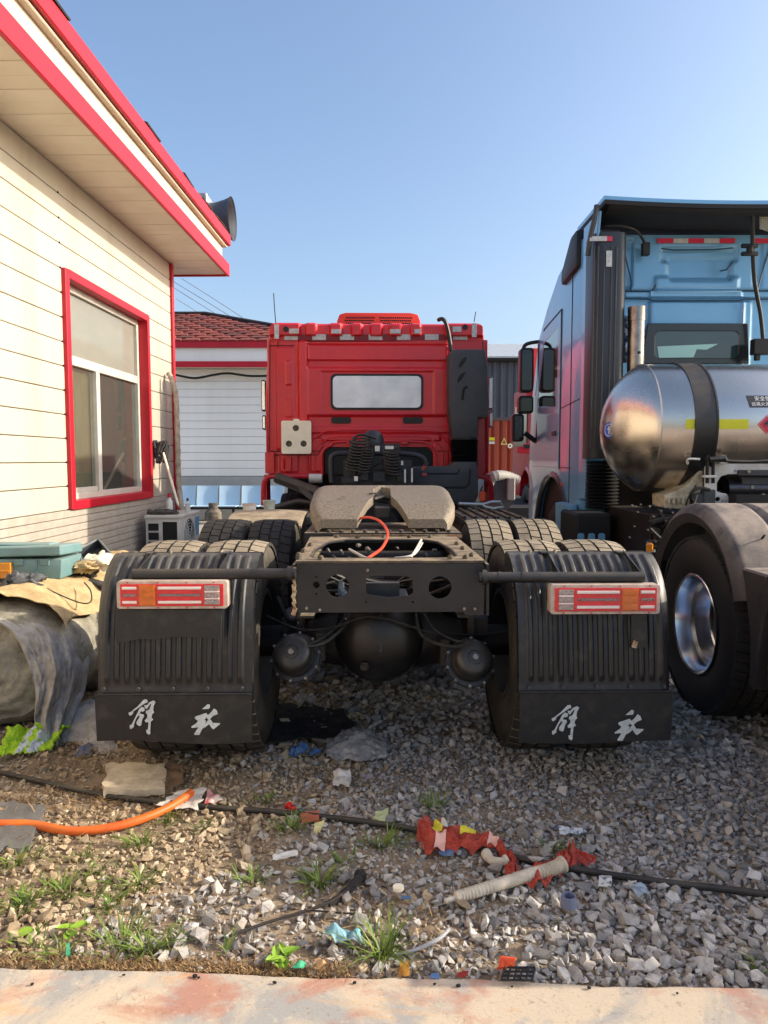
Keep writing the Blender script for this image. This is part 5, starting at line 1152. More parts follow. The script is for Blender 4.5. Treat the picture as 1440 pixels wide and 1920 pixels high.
# cables hanging on the cab back
m = MB(); m.tube(spline([at(1135, 425, 6.3), at(1165, 424, 6.3), at(1192, 432, 6.35), at(1206, 450, 6.45), at(1209, 462, 6.5)], 6), .013, 8)
p, q = at(1203, 456, 6.5), at(1216, 480, 6.5); m.box(p.x, q.x, 6.46, 6.52, q.z, p.z); m.build('work_lamp_cable', m_rubhose, bt, bevel=.004)
m = MB(); m.tube(spline([at(1411, 392, 6.15), at(1411, 440, 6.25), at(1414, 520, 6.35), at(1426, 590, 6.4), at(1431, 640, 6.4)], 8), .018, 8)
for py in (461, 476): p = at(1390, py, 6.28); q = at(1421, py, 6.28); m.tube([p, q], .02, 8)
m.tube([at(1406, 461, 6.28), at(1406, 476, 6.28)], .03, 8)
p, q = at(1408, 637, 6.4), at(1440, 666, 6.4); m.box(p.x, q.x, 6.33, 6.42, q.z, p.z); a = at(1417, 666, 6.4); m.box(a.x - .02, a.x + .02, 6.35, 6.4, a.z - .05, a.z); m.build('hose_boom', m_gasket, bt, bevel=.006)
m = MB()
for k in range(9):
    a = at(1424 + k * 3, 395, 6.2); m.tube(spline([a, at(1430 + k * 4, 412, 6.2), at(1426 + k * 4, 430, 6.2)], 4), .006, 5); m.tube(spline([at(1424, 395 + k * 4, 6.2), at(1445, 402 + k * 4, 6.2), at(1460, 396 + k * 4, 6.2)], 4), .006, 5)
m.build('net_bag', mat('pale_net', (150, 150, 130), .8), bt)
# ---------------- the steel tank
TYc, TZ, TRd = 5.62, 1.745, .485
xs0_, xe_ = 1.97, 4.25
m = MB(); prf = [(-.27, .001), (-.268, .06), (-.255, .14), (-.23, .22), (-.185, .31), (-.125, .39), (-.06, .45), (-.015, .478), (0, TRd - .003), (.004, TRd), (xe_ - xs0_, TRd), (xe_ - xs0_ + .12, .39), (xe_ - xs0_ + .25, .001)]
m.lathe(prf, (xs0_, TYc, TZ), 'x', 72); tk = m.build('gas_tank', m_steel, bt, smooth=40)
m = MB(); m.lathe([(-.006, TRd + .001), (-.004, TRd + .004), (.004, TRd + .004), (.006, TRd + .001)], (xs0_, TYc, TZ), 'x', 72); m.build('weld_seam', mat('weld_steel', (190, 184, 176), .4, 1.0), tk)
sx0, sx1 = at(1301, 800, 5.15).x, at(1345, 800, 5.15).x
m = MB(); m.lathe([(sx0, TRd + .002), (sx0, TRd + .014), (sx0 + .012, TRd + .014), (sx0 + .015, TRd + .008), (sx1 - .015, TRd + .008), (sx1 - .012, TRd + .014), (sx1, TRd + .014), (sx1, TRd + .002)], (0, TYc, TZ), 'x', 72); m.build('strap', m_chamber, tk)
def on_tank(x, z, h=.003):
    """flat label coordinates (x along the tank, z arc length about the mid line) -> on the curved steel"""
    a = z / TRd; return V((x, TYc - (TRd + h) * math.cos(a), TZ + (TRd + h) * math.sin(a)))
def arc_z(px, py):
    d = ray(px, py); o_ = V((0, 0, H)); a = d.y ** 2 + d.z ** 2; b_ = 2 * (d.y * (0 - TYc) + d.z * (H - TZ)); c = TYc ** 2 + (H - TZ) ** 2 - TRd ** 2
    dd = b_ * b_ - 4 * a * c; k = (-b_ - math.sqrt(max(0, dd))) / (2 * a); q = o_ + d * k
    return q.x, math.atan2(q.z - TZ, -(q.y - TYc)) * TRd
def patch(name, x0, x1, z0, z1, mt, h=.003, n=8):
    m = MB(); m.grid(lambda u, v: on_tank(x0 + (x1 - x0) * u, z0 + (z1 - z0) * v, h), 6, n); return m.build(name, mt, tk)
_, ty0 = arc_z(1300, 804.5); _, ty1 = arc_z(1300, 786)
patch('yellow_tape', arc_z(1286, 795)[0], sx0 - .001, ty0, ty1, m_yellow); patch('yellow_tape', sx1 + .001, arc_z(1403, 795)[0], ty0, ty1, m_yellow)
lx, lz1 = arc_z(1398, 742); _, lz0 = arc_z(1398, 764); lx1 = lx + .62
m = MB(); m.grid(lambda u, v: on_tank(lx + (.016 * (1 - v)) + (lx1 - lx) * u, lz0 + (lz1 - lz0) * v), 8, 6); m.build('warning_label', m_lblk, tk)
def text_on(txt, x, z, size, mt, name='label_text'):
    c = bpy.data.curves.new(name, 'FONT'); c.body = txt; c.size = size; c.resolution_u = 2
    o_ = bpy.data.objects.new(name, c); COL.objects.link(o_); bpy.context.view_layer.update()
    me = bpy.data.meshes.new_from_object(o_.evaluated_get(bpy.context.evaluated_depsgraph_get())); bpy.data.objects.remove(o_)
    org = ORG[tk.name]
    for v in me.vertices:
        v.co = on_tank(x + v.co.x, z + v.co.y, .0042) - org
    me.materials.clear(); me.materials.append(mt)
    o_ = bpy.data.objects.new(name, me); COL.objects.link(o_); o_.parent = tk; return o_
hgt = lz1 - lz0
text_on('安全使用  定期检查', lx + .055, lz0 + hgt * .58, hgt * .42, m_lwhite); text_on('远离火源  禁止碰撞', lx + .03, lz0 + hgt * .14, hgt * .36, m_lwhite)
dxc, dzc = arc_z(1438, 796); dr = arc_z(1438, 778)[1] - dzc
m = MB(); m.grid(lambda u, v: on_tank(dxc + dr * ((u - .5) + (v - .5)), dzc + dr * ((v - .5) - (u - .5))), 8, 8); m.build('hazard_diamond', m_lred, tk)
m = MB()
for rr_ in (.88,):
    cs = [(0, dr * rr_), (dr * rr_, 0), (0, -dr * rr_), (-dr * rr_, 0), (0, dr * rr_)]
    m.tube([on_tank(dxc + a, dzc + b_, .004) for a, b_ in cs], .0022, 4)
m.build('diamond_border', mat('pale_pink_print', (232, 170, 180), .5), tk)
fl_ = [(-.34, -.02), (-.36, .18), (-.22, .10), (-.20, .36), (-.06, .22), (0, .52), (.10, .24), (.20, .40), (.24, .12), (.36, .20), (.34, -.02), (.2, -.08), (.1, .02), (0, -.06), (-.1, .02), (-.2, -.08)]
m = MB(); pv = [on_tank(dxc + a * dr, dzc + b_ * dr, .0045) for a, b_ in fl_]; m.add(pv, [tuple(t) for t in tessellate_polygon([[V((a, b_, 0)) for a, b_ in fl_]])])
m.grid(lambda u, v: on_tank(dxc + dr * .36 * (2 * u - 1), dzc + dr * (-.20 + .06 * v), .0045), 4, 1); m.build('flame_print', m_lblk, tk, smooth=0)
a = at(1137, 805, 5.6); an = V((-.262, .0, -.0)); q = V((xs0_ - .255, TYc - .12, TZ - .02))
m = MB(); nx = V((-.9, -.40, -.02)).normalized(); u_ = nx.cross(V((0, 0, 1))).normalized(); w_ = u_.cross(nx)
m.plate(circ(0, 0, .062, 24), [], q + nx * .004, u_, w_, .002); lb = m.build('round_sticker', m_lblue, tk, smooth=0)
m = MB(); c0 = q + nx * .008
m.tube([c0 + u_ * (.045 * math.cos(t)) + w_ * (.045 * math.sin(t)) for t in np.linspace(0, 2 * PI, 21)], .003, 4); m.tube([c0 + w_ * .03, c0 - w_ * .03], .005, 4); m.tube([c0 + u_ * .018 + w_ * .008, c0 - u_ * .018 + w_ * .008], .005, 4); m.build('sticker_print', m_lwhite, tk)
m = MB(); pr = spline([at(1289, 870, 5.15), at(1290, 861, 5.12), at(1312, 861, 5.12)], 5); m.tube(pr, .008, 6); m.build('white_hook', m_white, bt)
m = MB(); m.tube(spline([at(1345, 863, 5.1), at(1400, 866, 5.1), at(1450, 864, 5.1), at(1540, 866, 5.1)], 5), .011, 8); m.tube(spline([at(1330, 862, 5.1), at(1360, 860, 5.1)], 3), .02, 8); m.build('tank_line', m_rubhose, bt)
# white bracket frame, cream casting, strap bolts
YW = 5.22
def W2(px, py): q = at(px, py, YW); return (q.x, q.z)
m = MB(); m.plate([W2(*p) for p in ((1322, 864), (1620, 864), (1620, 950), (1450, 950), (1395, 944), (1390, 955), (1318, 958), (1316, 935), (1322, 932))], [[W2(*p) for p in ((1344, 905), (1344, 922), (1362, 926), (1372, 938), (1400, 945 - 8), (1600, 937), (1600, 889), (1366, 889), (1352, 893))], circ(*W2(1346, 936), .018, 12), circ(*W2(1355, 940), .006, 8), circ(*W2(1363, 939), .006, 8), circ(*W2(1378, 883), .007, 8)], (0, YW, 0), (1, 0, 0), (0, 0, 1), -.02); m.build('white_bracket', m_wframe, bt, bevel=.003)
m = MB(); m.plate([W2(*p) for p in ((1322, 872), (1322, 958), (1250, 953), (1249, 928), (1272, 922), (1296, 908), (1310, 888))], [], (0, YW + .03, 0), (1, 0, 0), (0, 0, 1), -.25)
for k in range(5): q = at(1256 + k * 9, 938, YW); m.box(q.x - .008, q.x + .008, YW + .005, YW + .028, q.z - .03, q.z + .02)
m.build('cream_casting', m_creamcast, bt, bevel=.006)
m = MB()
for px in (1326, 1337): m.tube([at(px, 852, YW - .03), at(px, 906, YW - .03)], .013, 8); q = at(px, 858, YW - .03); m.lathe([(-.02, .022), (.02, .022)], (q.x, q.y, q.z), 'z', 6)
m.build('strap_bolt', m_dark, bt)
m = MB(); q0, q1 = at(1320, 891, YW - .05), at(1344, 896, YW - .05); m.box(q0.x, q1.x, YW - .06, YW - .001, q1.z, q0.z); q = at(1350, 865, YW); m.box(q.x - .02, q.x + .03, YW - .05, YW - .001, q.z - .02, q.z + .03); m.build('clamp_plate', m_wframe, bt, bevel=.004)
m = MB()
for a, b_, c, d, y in ((1386, 1600, 881, 893, YW - .03), (1392, 1600, 893, 918, YW + .04), (1402, 1600, 916, 945, YW + .1), (1320, 1342, 918, 945, YW - .03), (1300, 1322, 925, 960, YW - .02)):
    p, q = at(a, c, y), at(b_, d, y); m.box(p.x, q.x, y, y + .12, q.z, p.z)
m.build('black_module', m_greyblk, bt, bevel=.008)
m = MB(); q = at(1360, 916, YW + .1); m.cyl(q, q + V((.5, 0, 0)), .07, n=20); m.build('air_cylinder', mat('dark_metal_cylinder', (80, 78, 82), .3, .8), bt)
m = MB()
for px, py in ((1403, 884), (1409, 913), (1422, 931), (1430, 928)): q = at(px, py, YW - .04); m.cyl(q, q + V((0, -.015, 0)), .013, n=8)
m.build('bolt', m_bolt, bt)
m = MB(); m.tube(spline([at(1330, 960, YW), at(1300, 940, YW - .03), at(1296, 925, YW - .05), at(1310, 915, YW - .05), at(1330, 918, YW - .03)], 6), .012, 8); m.tube(spline([at(1285, 962, YW), at(1290, 935, YW - .03), at(1305, 910, YW)], 6), .006, 6); m.tube(spline([at(1400, 940, YW), at(1420, 934, YW - .04), at(1450, 936, YW)], 6), .007, 6); m.build('pipe_run', m_rubhose, bt)
# ---------------- chassis
m = MB()
for x in (2.62, 3.40): m.box(x, x + .08, 2.1, 8.8, .72, 1.0)
m.box(2.7, 3.4, 2.1, 2.2, .75, 1.0); m.box(2.5, 3.6, 5.1, 6.6, .9, 1.25)
m.build('frame_rail', m_dark, bt, smooth=0)
m = MB()
m.box(1.95, 2.6, 5.25, 6.3, .42, 1.10); m.cyl((2.25, 5.0, .75), (2.25, 5.25, .75), .16, n=20); m.box(2.0, 2.5, 6.3, 6.6, .5, 1.5)
for k in range(20):
    c = V((random.uniform(1.95, 2.5), random.uniform(5.15, 5.24), random.uniform(.62, 1.16))); m.obox(c, (random.uniform(.03, .12), .06, random.uniform(.03, .10)), (0, random.uniform(-.3, .3), 0))
m.build('chassis_box', m_greasy, bt, bevel=.006)
m = MB()
for k in range(14):
    a = V((random.uniform(1.95, 2.5), random.uniform(4.95, 5.2), random.uniform(.7, 1.2))); c = a + V((random.uniform(-.3, .3), .05, random.uniform(-.3, .3))); m.tube(spline([a, (a + c) / 2 + V((0, -.03, -.06)), c], 6), random.choice((.006, .009, .012)), 6)
m.build('chassis_hose', m_rubhose, bt)
m = MB()
for k in range(26): q = at(random.uniform(1175, 1300), random.uniform(945, 1030), 5.12); m.cyl(q, q + V((0, -.02, 0)), random.choice((.006, .008, .011)), n=6)
tag(m.build('bolt', m_bolt, bt), kind='stuff')
a, b_ = at(1070, 945, 6.45), at(1083, 1040, 6.45)
m = MB(); m.plate([(at(px, py, 6.4).x, at(px, py, 6.4).z) for px, py in ((1066, 948), (1082, 946), (1081, 1052), (1066, 1052))], [], (0, 6.4, 0), (1, 0, 0), (0, 0, 1), -.5)
p, q = at(1082, 938, 6.5), at(1130, 958, 6.5); m.box(p.x, q.x, 6.42, 6.6, q.z, p.z); st2 = m.build('step', m_bluestep, bt, bevel=.012, seg=2)
for px in (1089, 1109, 1128):
    p, q = at(px - 6, 1000, 5.9), at(px + 6, 1042, 5.9); m = MB(); m.plate(rrect(p.x, q.x, q.z, p.z, .02), [], (0, 5.9, 0), (1, 0, 0), (0, 0, 1), -.01); m.build('step_slot', m_bluestep, st2, bevel=.003)
m = MB(); m.box(at(1078, 960, 6).x, at(1145, 960, 6).x, 5.95, 6.5, .5, at(1078, 962, 6).z); m.build('battery_box', m_dark, bt, bevel=.02)
m = MB(); p = at(1218, 1027, 5.0); m.box(p.x - .022, p.x + .022, 4.98, 5.02, p.z - .035, p.z + .035); m.build('amber_marker', mat('amber_marker', (232, 140, 20), .25, coat=.6), bt, bevel=.012)
# ---------------- fenders and wheels
FX = 1.80
def fender(yc, r, a0, a1, name='fender', x1=2.46):
    m = MB(); n = 44
    def f(u, v):
        a = R(a0 + (a1 - a0) * u); x = FX + (x1 - FX) * v; s_ = x - FX
        rr = r - .06 * max(0, 1 - s_ / .06) ** 2
        for c in (.30, .50): rr -= .022 * max(0, 1 - ((s_ - c) / .025) ** 2)
        return V((x, yc + rr * math.cos(a), .60 + rr * math.sin(a)))
    m.grid(f, n, 44)
    m.grid(lambda u, v: V((FX + .002 + .02 * v, yc + (r - .06 - .055 * v) * math.cos(R(a0 + (a1 - a0) * u)), .60 + (r - .06 - .055 * v) * math.sin(R(a0 + (a1 - a0) * u)))), n, 3)
    return m.build(name, m_fender, bt, smooth=50)
f1 = fender(4.22, .645, 20, 163); fender(2.88, .645, 17, 170)
m = MB(); m.plate([(3.36, .95), (3.66, .95), (3.62, .86), (3.55, .62), (3.54, .36), (3.49, .36), (3.46, .62), (3.40, .86)], [], (FX + .03, 0, 0), (0, 1, 0), (0, 0, 1), .6); m.build('fender', m_fender, bt, bevel=.01)
q = V((FX + .22, 3.72, 0)); m = MB(); m.obox((FX + .20, 3.79, .60 + .645 * math.sin(math.acos(-.43 / .645)) + .003), (.012, .07, .004), (R(-40), 0, 0)); m.build('drain_slot', m_dark, f1, smooth=0)
tyre_c = MB(); tyre_c = tyre_mb(.53, .30, 60)
tyre_c = tyre_c.mesh('tyre', [mat('new_tyre_rubber', (24, 25, 27), .55, rgb2=(34, 34, 35), nscale=8, bump=.08, bscale=60, dust=(110, 100, 86), damt=.15), m_treadblk], smooth=30)
rim_c = MB().lathe([(-.135, .288), (-.145, .297), (-.148, .292), (-.142, .280), (-.10, .270), (-.05, .262), (-.035, .240), (.02, .236), (.05, .225), (.058, .12), (.058, .001)], (0, 0, 0), 'x', 56).lathe([(-.135, .288), (.13, .288)], (0, 0, 0), 'x', 56).mesh('wheel', [m_chrome], smooth=40)
hub_me = MB().lathe([(.052, .222), (.050, .10), (.02, .09), (.02, .001)], (0, 0, 0), 'x', 40).mesh('hub', [mat('dull_hub_disc', (92, 86, 86), .35, .8, rgb2=(70, 64, 62), nscale=5)], smooth=40)
for yy in (4.22, 2.88):
    for x in (FX + .185, FX + .53, FX + 1.97, FX + 2.315):
        w = inst('wheel', rim_c, bt, (x, yy, .53), (random.uniform(0, 2), 0, 0 if x < 3 else PI)); t = inst('tyre', tyre_c, w, (0, 0, 0)); t.location = (0, 0, 0)
        h_ = inst('hub', hub_me, w, (0, 0, 0)); h_.location = (0, 0, 0)
        if x < 2.1:
            vb = MB(); vb.tube([(-.05, .2, .12), (-.09, .22, .13), (-.13, .225, .135)], .008, 8); o_ = bpy.data.objects.new('valve', vb.mesh('valve', [m_bolt])); COL.objects.link(o_); o_.parent = w
m = MB(); m.grid(lambda u, v: V((FX + .03 + .62 * u, 2.12 + .03 * math.sin(PI * v), .92 - .62 * v)), 8, 8, off=(0, -.012, 0)); m.build('mud_flap', m_flap, bt)  # unseen flap, added so its shadow falls on the near gravel
m = MB(); m.box(FX + .05, 4.25, 1.97, 2.05, .74, .90); m.box(2.6, 2.7, 2.05, 2.2, .75, .9); m.box(3.4, 3.5, 2.05, 2.2, .75, .9); m.build('unseen_shade_beam', m_blk, bt, bevel=.006)  # out-of-view beam added to shade the gravel strip beside the slab
m = MB(); m.cyl((2.0, 4.22, .53), (4.1, 4.22, .53), .09); m.cyl((2.0, 2.88, .53), (4.1, 2.88, .53), .09); m.box(2.5, 2.62, 3.0, 4.2, .5, .72); m.build('axle', m_greasy, bt)

# ================================================================== second red truck beyond, seen through the gap
YR2 = 12.2
r2 = thing('truck', 'glossy red truck parked further back beside the pale blue cab', 'truck', (3.3, 13.5, 0))
def R2(px, py, y=YR2): q = at(px, py, y); return q
x0, x1 = R2(1000, 800).x, R2(1240, 800).x
m = MB(); a = [(YR2 + .0, .62), (YR2, 1.75), (YR2 + .12, 2.9), (YR2 + 1.9, 3.0), (YR2 + 2.0, 1.0), (YR2 + 1.9, .62)]
m.plate([(YR2, 1.25), (YR2, 2.55), (YR2 + .3, 2.75), (YR2 + 1.9, 2.8), (YR2 + 2.0, 1.0), (YR2 + 1.2, .8), (YR2 + 1.1, 1.15), (YR2 + .8, 1.3), (YR2 + .3, 1.3)], [], (x0, 0, 0), (0, 1, 0), (0, 0, 1), x1 - x0); c2 = m.build('cab', m_red2, r2, bevel=.05, seg=2)
m = MB(); m.plate([(YR2 + .5, 1.75), (YR2 + .5, 2.45), (YR2 + 1.6, 2.5), (YR2 + 1.8, 1.75)], [], (x0 - .01, 0, 0), (0, 1, 0), (0, 0, 1), -.005); m.build('door_window', m_pane_dark, c2, smooth=0)
m = MB(); p, q = R2(970, 838, YR2 - .03), R2(1000, 850, YR2 - .03); m.box(p.x, q.x, YR2 - .04, YR2 - .01, q.z, p.z); p, q = R2(981, 832, YR2 - .03), R2(1000, 842, YR2 - .03); m.box(p.x, q.x, YR2 - .05, YR2 - .012, q.z, p.z, 1); m.build('rear_fitting', [m_red2, m_gasket], c2, bevel=.01)
m = MB(); m.tube([R2(1000, 655, YR2), R2(1001, 745, YR2)], .13, 10); m.build('wind_deflector', m_red2, c2)
w = inst('wheel', rim_me, r2, (x0 + .1, YR2 + .35, .54), (0, 0, 0)); t = inst('tyre', tyre_b, w, (0, 0, 0)); t.location = (0, 0, 0)
m = MB(); m.tube(spline([(x0 - .02, YR2 - .12, .75), (x0 - .02, YR2 - .12, 1.2), (x0 - .02, YR2 + .2, 1.35)], 5), .07, 8); m.build('fender', m_red, c2)
m = MB(); qa = at(925, 905, 11.0); qb = at(968, 905, 11.0); m.lathe([(0, .001), (0, .27), (.9, .27), (.9, .001)], (qa.x + .05, 11.0, .95), 'y', 28); m.build('black_tank', m_greyblk, r2)
m = MB(); m.tube(spline([(qa.x - .1, 10.95, 1.02), (qa.x - .05, 10.95, 1.2), (qa.x + .05, 10.95, 1.26), (qa.x + .25, 11.2, 1.24), (qa.x + .42, 11.3, 1.18)], 8), [.075 + .008 * (i % 2) for i in range(33)], 12); m.build('pale_duct', mat('pale_ribbed_duct', (124, 122, 118), .7, rgb2=(130, 128, 124), nscale=20), r2)
p, q = at(952, 896, 10.9), at(966, 938, 10.9); m = MB(); m.box(p.x, q.x, 10.9, 11.3, q.z, p.z); m.build('pale_box', mat('pale_grey_box', (134, 130, 126), .5), r2, bevel=.015)
m = MB(); m.box(qa.x - .2, x1, 11.2, YR2 + 3, .55, .75); m.box(x0 + .3, x1, YR2 + .02, YR2 + 2, .5, 1.2); m.build('frame_rail', m_dark, r2, smooth=0)
# rose red roof of a low building far behind
p, q = at(964, 757, 34), at(1010, 786, 34)
lb_ = thing('building', 'low building with faded rose red roof far behind the blue truck mirrors', 'building', (p.x + 3, 36, 0))
m = MB(); m.box(p.x + .2, p.x + 7, 34, 38, 0, q.z); m.build('wall', m_siding2, lb_, smooth=0)
m = MB(); m.add([(p.x - .2, 33.6, q.z), (p.x + 7, 33.6, q.z), (p.x + 7, 37, p.z + .6), (p.x + .5, 37, p.z + .6), (p.x - .2, 33.6, q.z - .12), (p.x + 7, 33.6, q.z - .12)], [(0, 1, 2, 3), (0, 1, 5, 4)]); m.build('roof', mat('faded_rose_roof', (190, 100, 110), .8), lb_, smooth=0)
# ================================================================== things heaped by the wall
def cloth(name, mt, fn, nu, nv, th=.005, **k):
    m = MB(); m.grid(fn, nu, nv, off=(0, 0, -th)); return m.build(name, mt, smooth=60, **k)
nz = lambda x, y, z=0: noise.noise(V((x, y, z)))
# rolled quilt: a long soft roll lying along the wall, end towards us
QX, QZ, QR = -2.12, .355, .385
m = MB()
def qs(u, v):
    a = 2 * PI * u; y = 3.86 + 1.9 * v
    r = QR * (1 + .05 * nz(3 * math.cos(a), 3 * math.sin(a), y * 2) + .025 * nz(9 * math.cos(a), 9 * math.sin(a), y * 6)) * (1 - .2 * max(0, (.08 - v) / .08) ** 2)
    return V((QX + r * math.cos(a), y, max(.01, QZ + r * math.sin(a) * .92)))
m.grid(qs, 72, 50)
def qend(u, v):
    a = 2 * PI * u; r = QR * .80 * (1 - v) * (1 + .04 * nz(3 * math.cos(a), 3 * math.sin(a), 3.86 * 2))
    sp_ = math.sin((v * 5 + u) * 2 * PI)
    return V((QX + r * math.cos(a), 3.86 - .05 * math.sin(PI * .5 * v) +   .003 * sp_ + .045 * nz(r * 6 * math.cos(a), r * 6 * math.sin(a), 2), max(.012, QZ + r * math.sin(a) * .92)))
m.grid(qend, 60, 40)
tag(m.build('rolled_quilt', m_quilt, smooth=60), 'big grey green rolled quilt lying on the ground along the cream wall', 'roll')
# tan canvas over the top of the roll
def tarp(u, v):
    y = 3.90 + 1.88 * v + .05 * nz(u * 9, 3) * (1 - v); a = R(160 - (128 + 26 * nz(v * 4, 8)) * u); r = QR + .03 + .025 * nz(u * 4, v * 5) + .02 * abs(nz(u * 8 + v * 3, v * 7)) + .008 * nz(u * 20, v * 24)
    return V((QX + r * math.cos(a) * 1.06, y + .05 * nz(u * 3, 1), QZ + r * math.sin(a) * .95 + .02))
tag(cloth('canvas', m_tarp, tarp, 50, 60), 'tan canvas sheet spread over the top of the rolled quilt', 'canvas')
# grey blanket hanging over the near right corner down to the ground
BLl = spline([at(-40, 1150, 3.84), at(20, 1182, 3.80), at(52, 1238, 3.78), at(66, 1292, 3.76), at(64, 1345, 3.74), at(72, 1386, 3.72)], 8)
BLr = spline([at(128, 1118, 4.30), at(152, 1165, 4.26), at(166, 1225, 4.2), at(160, 1285, 4.1), at(142, 1330, 3.95), at(126, 1384, 3.74)], 8)
BLm = spline([at(40, 1135, 4.05), at(95, 1180, 3.92), at(115, 1238, 3.84), at(116, 1290, 3.80), at(104, 1340, 3.74), at(98, 1392, 3.66)], 8)
def blanket(u, v):
    i = min(int(v * 40), 39); t = v * 40 - i; A, B_, C_ = BLl[i].lerp(BLl[i + 1], t), BLm[i].lerp(BLm[i + 1], t), BLr[i].lerp(BLr[i + 1], t)
    p = A * (2 * (u - .5) * (u - 1)) + B_ * (4 * u * (1 - u)) + C_ * (2 * u * (u - .5))
    fold = .030 * math.sin(u * 19 + 2.5 * v + 2.5 * nz(u * 4, v * 3)) * (.2 + v) + .022 * nz(u * 7, v * 8) + .02 * abs(nz(u * 12, v * 6, 3)) + .01 * nz(u * 22, v * 22)
    return V((p.x + fold * .5, p.y - fold, max(.012, p.z + .01 * nz(u * 9, v * 9))))
tag(cloth('blanket', m_cloth, blanket, 90, 80), 'torn grey blanket draped over the near corner of the rolled quilt', 'blanket')
def pad(u, v):
    x = -1.80 + .42 * u + .04 * nz(v * 5, u); y = 3.62 + .62 * v + .08 * math.sin(u * 5); h = .10 * math.sin(PI * u) * math.sin(PI * v)
    return V((x - .12 * v, y, .018 + h * (1 + .5 * nz(u * 6, v * 6)) + .012 * abs(nz(u * 15, v * 15))))
tag(cloth('sacking', m_cloth, pad, 40, 40), 'crumpled grey sacking on the soil at the foot of the blanket', 'sacking')
def bulge(u, v):
    a = 2 * PI * u; y = 4.75 + .9 * v; r = .30 * (1 + .12 * nz(3 * math.cos(a), 3 * math.sin(a), y * 3)) * math.sqrt(max(.02, 1 - (2 * v - 1) ** 2 * .6))
    return V((-1.62 + r * .75 * math.cos(a), y, max(.01, .30 + r * 1.1 * math.sin(a))))
m = MB(); m.grid(bulge, 48, 30); tag(m.build('bundle', m_quilt, smooth=60), 'round grey bundle squeezed between the rolled quilt and the red truck', 'bundle')
m = MB(); q = gnd(150, 1300); m.tube(spline([V((q.x - .12, q.y, .06)), V((q.x, q.y + .02, .05)), V((q.x + .15, q.y + .05, .07))], 5), .05, 12); tag(m.build('short_log', mat('grey_log', (118, 112, 104), .9, rgb2=(90, 86, 80), nscale=12, bump=.3)), 'short grey log end beside the sacking', 'log')
# teal tool box with its lid ajar
TBY = 4.40; bz = .765
bx0, bx1 = at(0, 1080, TBY).x - .25, at(113, 1080, TBY).x; bw = .30
tb = thing('toolbox', 'teal plastic toolbox with orange latch on the canvas, lid ajar', 'toolbox', ((bx0 + bx1) / 2, TBY + .15, bz))
m = MB(); m.plate([(bx0, bz), (bx1, bz), (bx1 + .012, bz + .125), (bx0, bz + .125)], [], (0, TBY, 0), (1, 0, 0), (0, 0, 1), -bw); m.build('body', m_tool, tb, bevel=.012, seg=2)
m = MB(); m.obox(((bx0 + bx1) / 2, TBY + bw / 2 - .005, bz + .163), (bx1 - bx0 + .03, bw + .02, .062), (R(-3), R(-1.5), 0)); m.box(bx0 + .1, bx1 - .1, TBY + .09, TBY + .2, bz + .19, bz + .21)
for k in range(5): x = bx1 - .03 - k * .11; m.box(x - .045, x + .0, TBY - .014, TBY + .02, bz + .145, bz + .20)
m.build('lid', m_tool, tb, bevel=.008)
m = MB()
for k in range(3): x = bx1 - .09 - k * .16; m.box(x - .03, x + .03, TBY - .012, TBY - .001, bz + .085, bz + .125)
m.box(bx1 - .145, bx1 - .138, TBY - .006, TBY - .001, bz + .01, bz + .12); build_each(m, 'catch', m_tool, tb, bevel=.004)
a = at(15, 1068, TBY); m = MB(); m.box(a.x - .035, a.x + .03, TBY - .03, TBY - .0005, a.z - .05, a.z + .045); m.box(a.x - .03, a.x + .025, TBY - .036, TBY - .031, a.z - .01, a.z + .0); m.build('latch', m_latch, tb, bevel=.008)
# dark glove and wire on the canvas
m = MB()
for px, py, r in ((25, 1100, .055), (40, 1090, .06), (55, 1092, .05), (66, 1085, .045), (34, 1084, .05)):
    q = at(px, py, 4.24); m.ball(q, r, (1.2, .9, .7), 14, jit=.9, fq=3)
for k in range(4): q = at(58 + 3 * k, 1088 + 3 * k, 4.2); m.tube([q, q + V((.05, -.02, -.03 + .01 * k))], [.016, .010], 6)
tag(m.build('glove', mat('dark_grey_glove', (54, 56, 62), .9, rgb2=(110, 112, 114), nscale=18), smooth=60), 'crumpled dark work glove on the canvas before the toolbox', 'glove')
m = MB(); m.tube(spline([at(75, 1096, 4.2), at(105, 1112, 4.15), at(150, 1130, 4.12), at(170, 1128, 4.14), at(170, 1108, 4.25), at(158, 1092, 4.35)], 8), .0045, 6)
tag(m.build('wire', m_rubhose), 'thin black wire looping over the canvas by the toolbox', 'wire')
m = MB(); m.obox(at(5, 1100, 4.25), (.16, .1, .02), (.1, .1, .2)); tag(m.build('wood_offcut', mat('reddish_wood', (130, 84, 62), .8), smooth=0, bevel=.004), 'reddish wood offcut beside the glove on the canvas', 'wood')
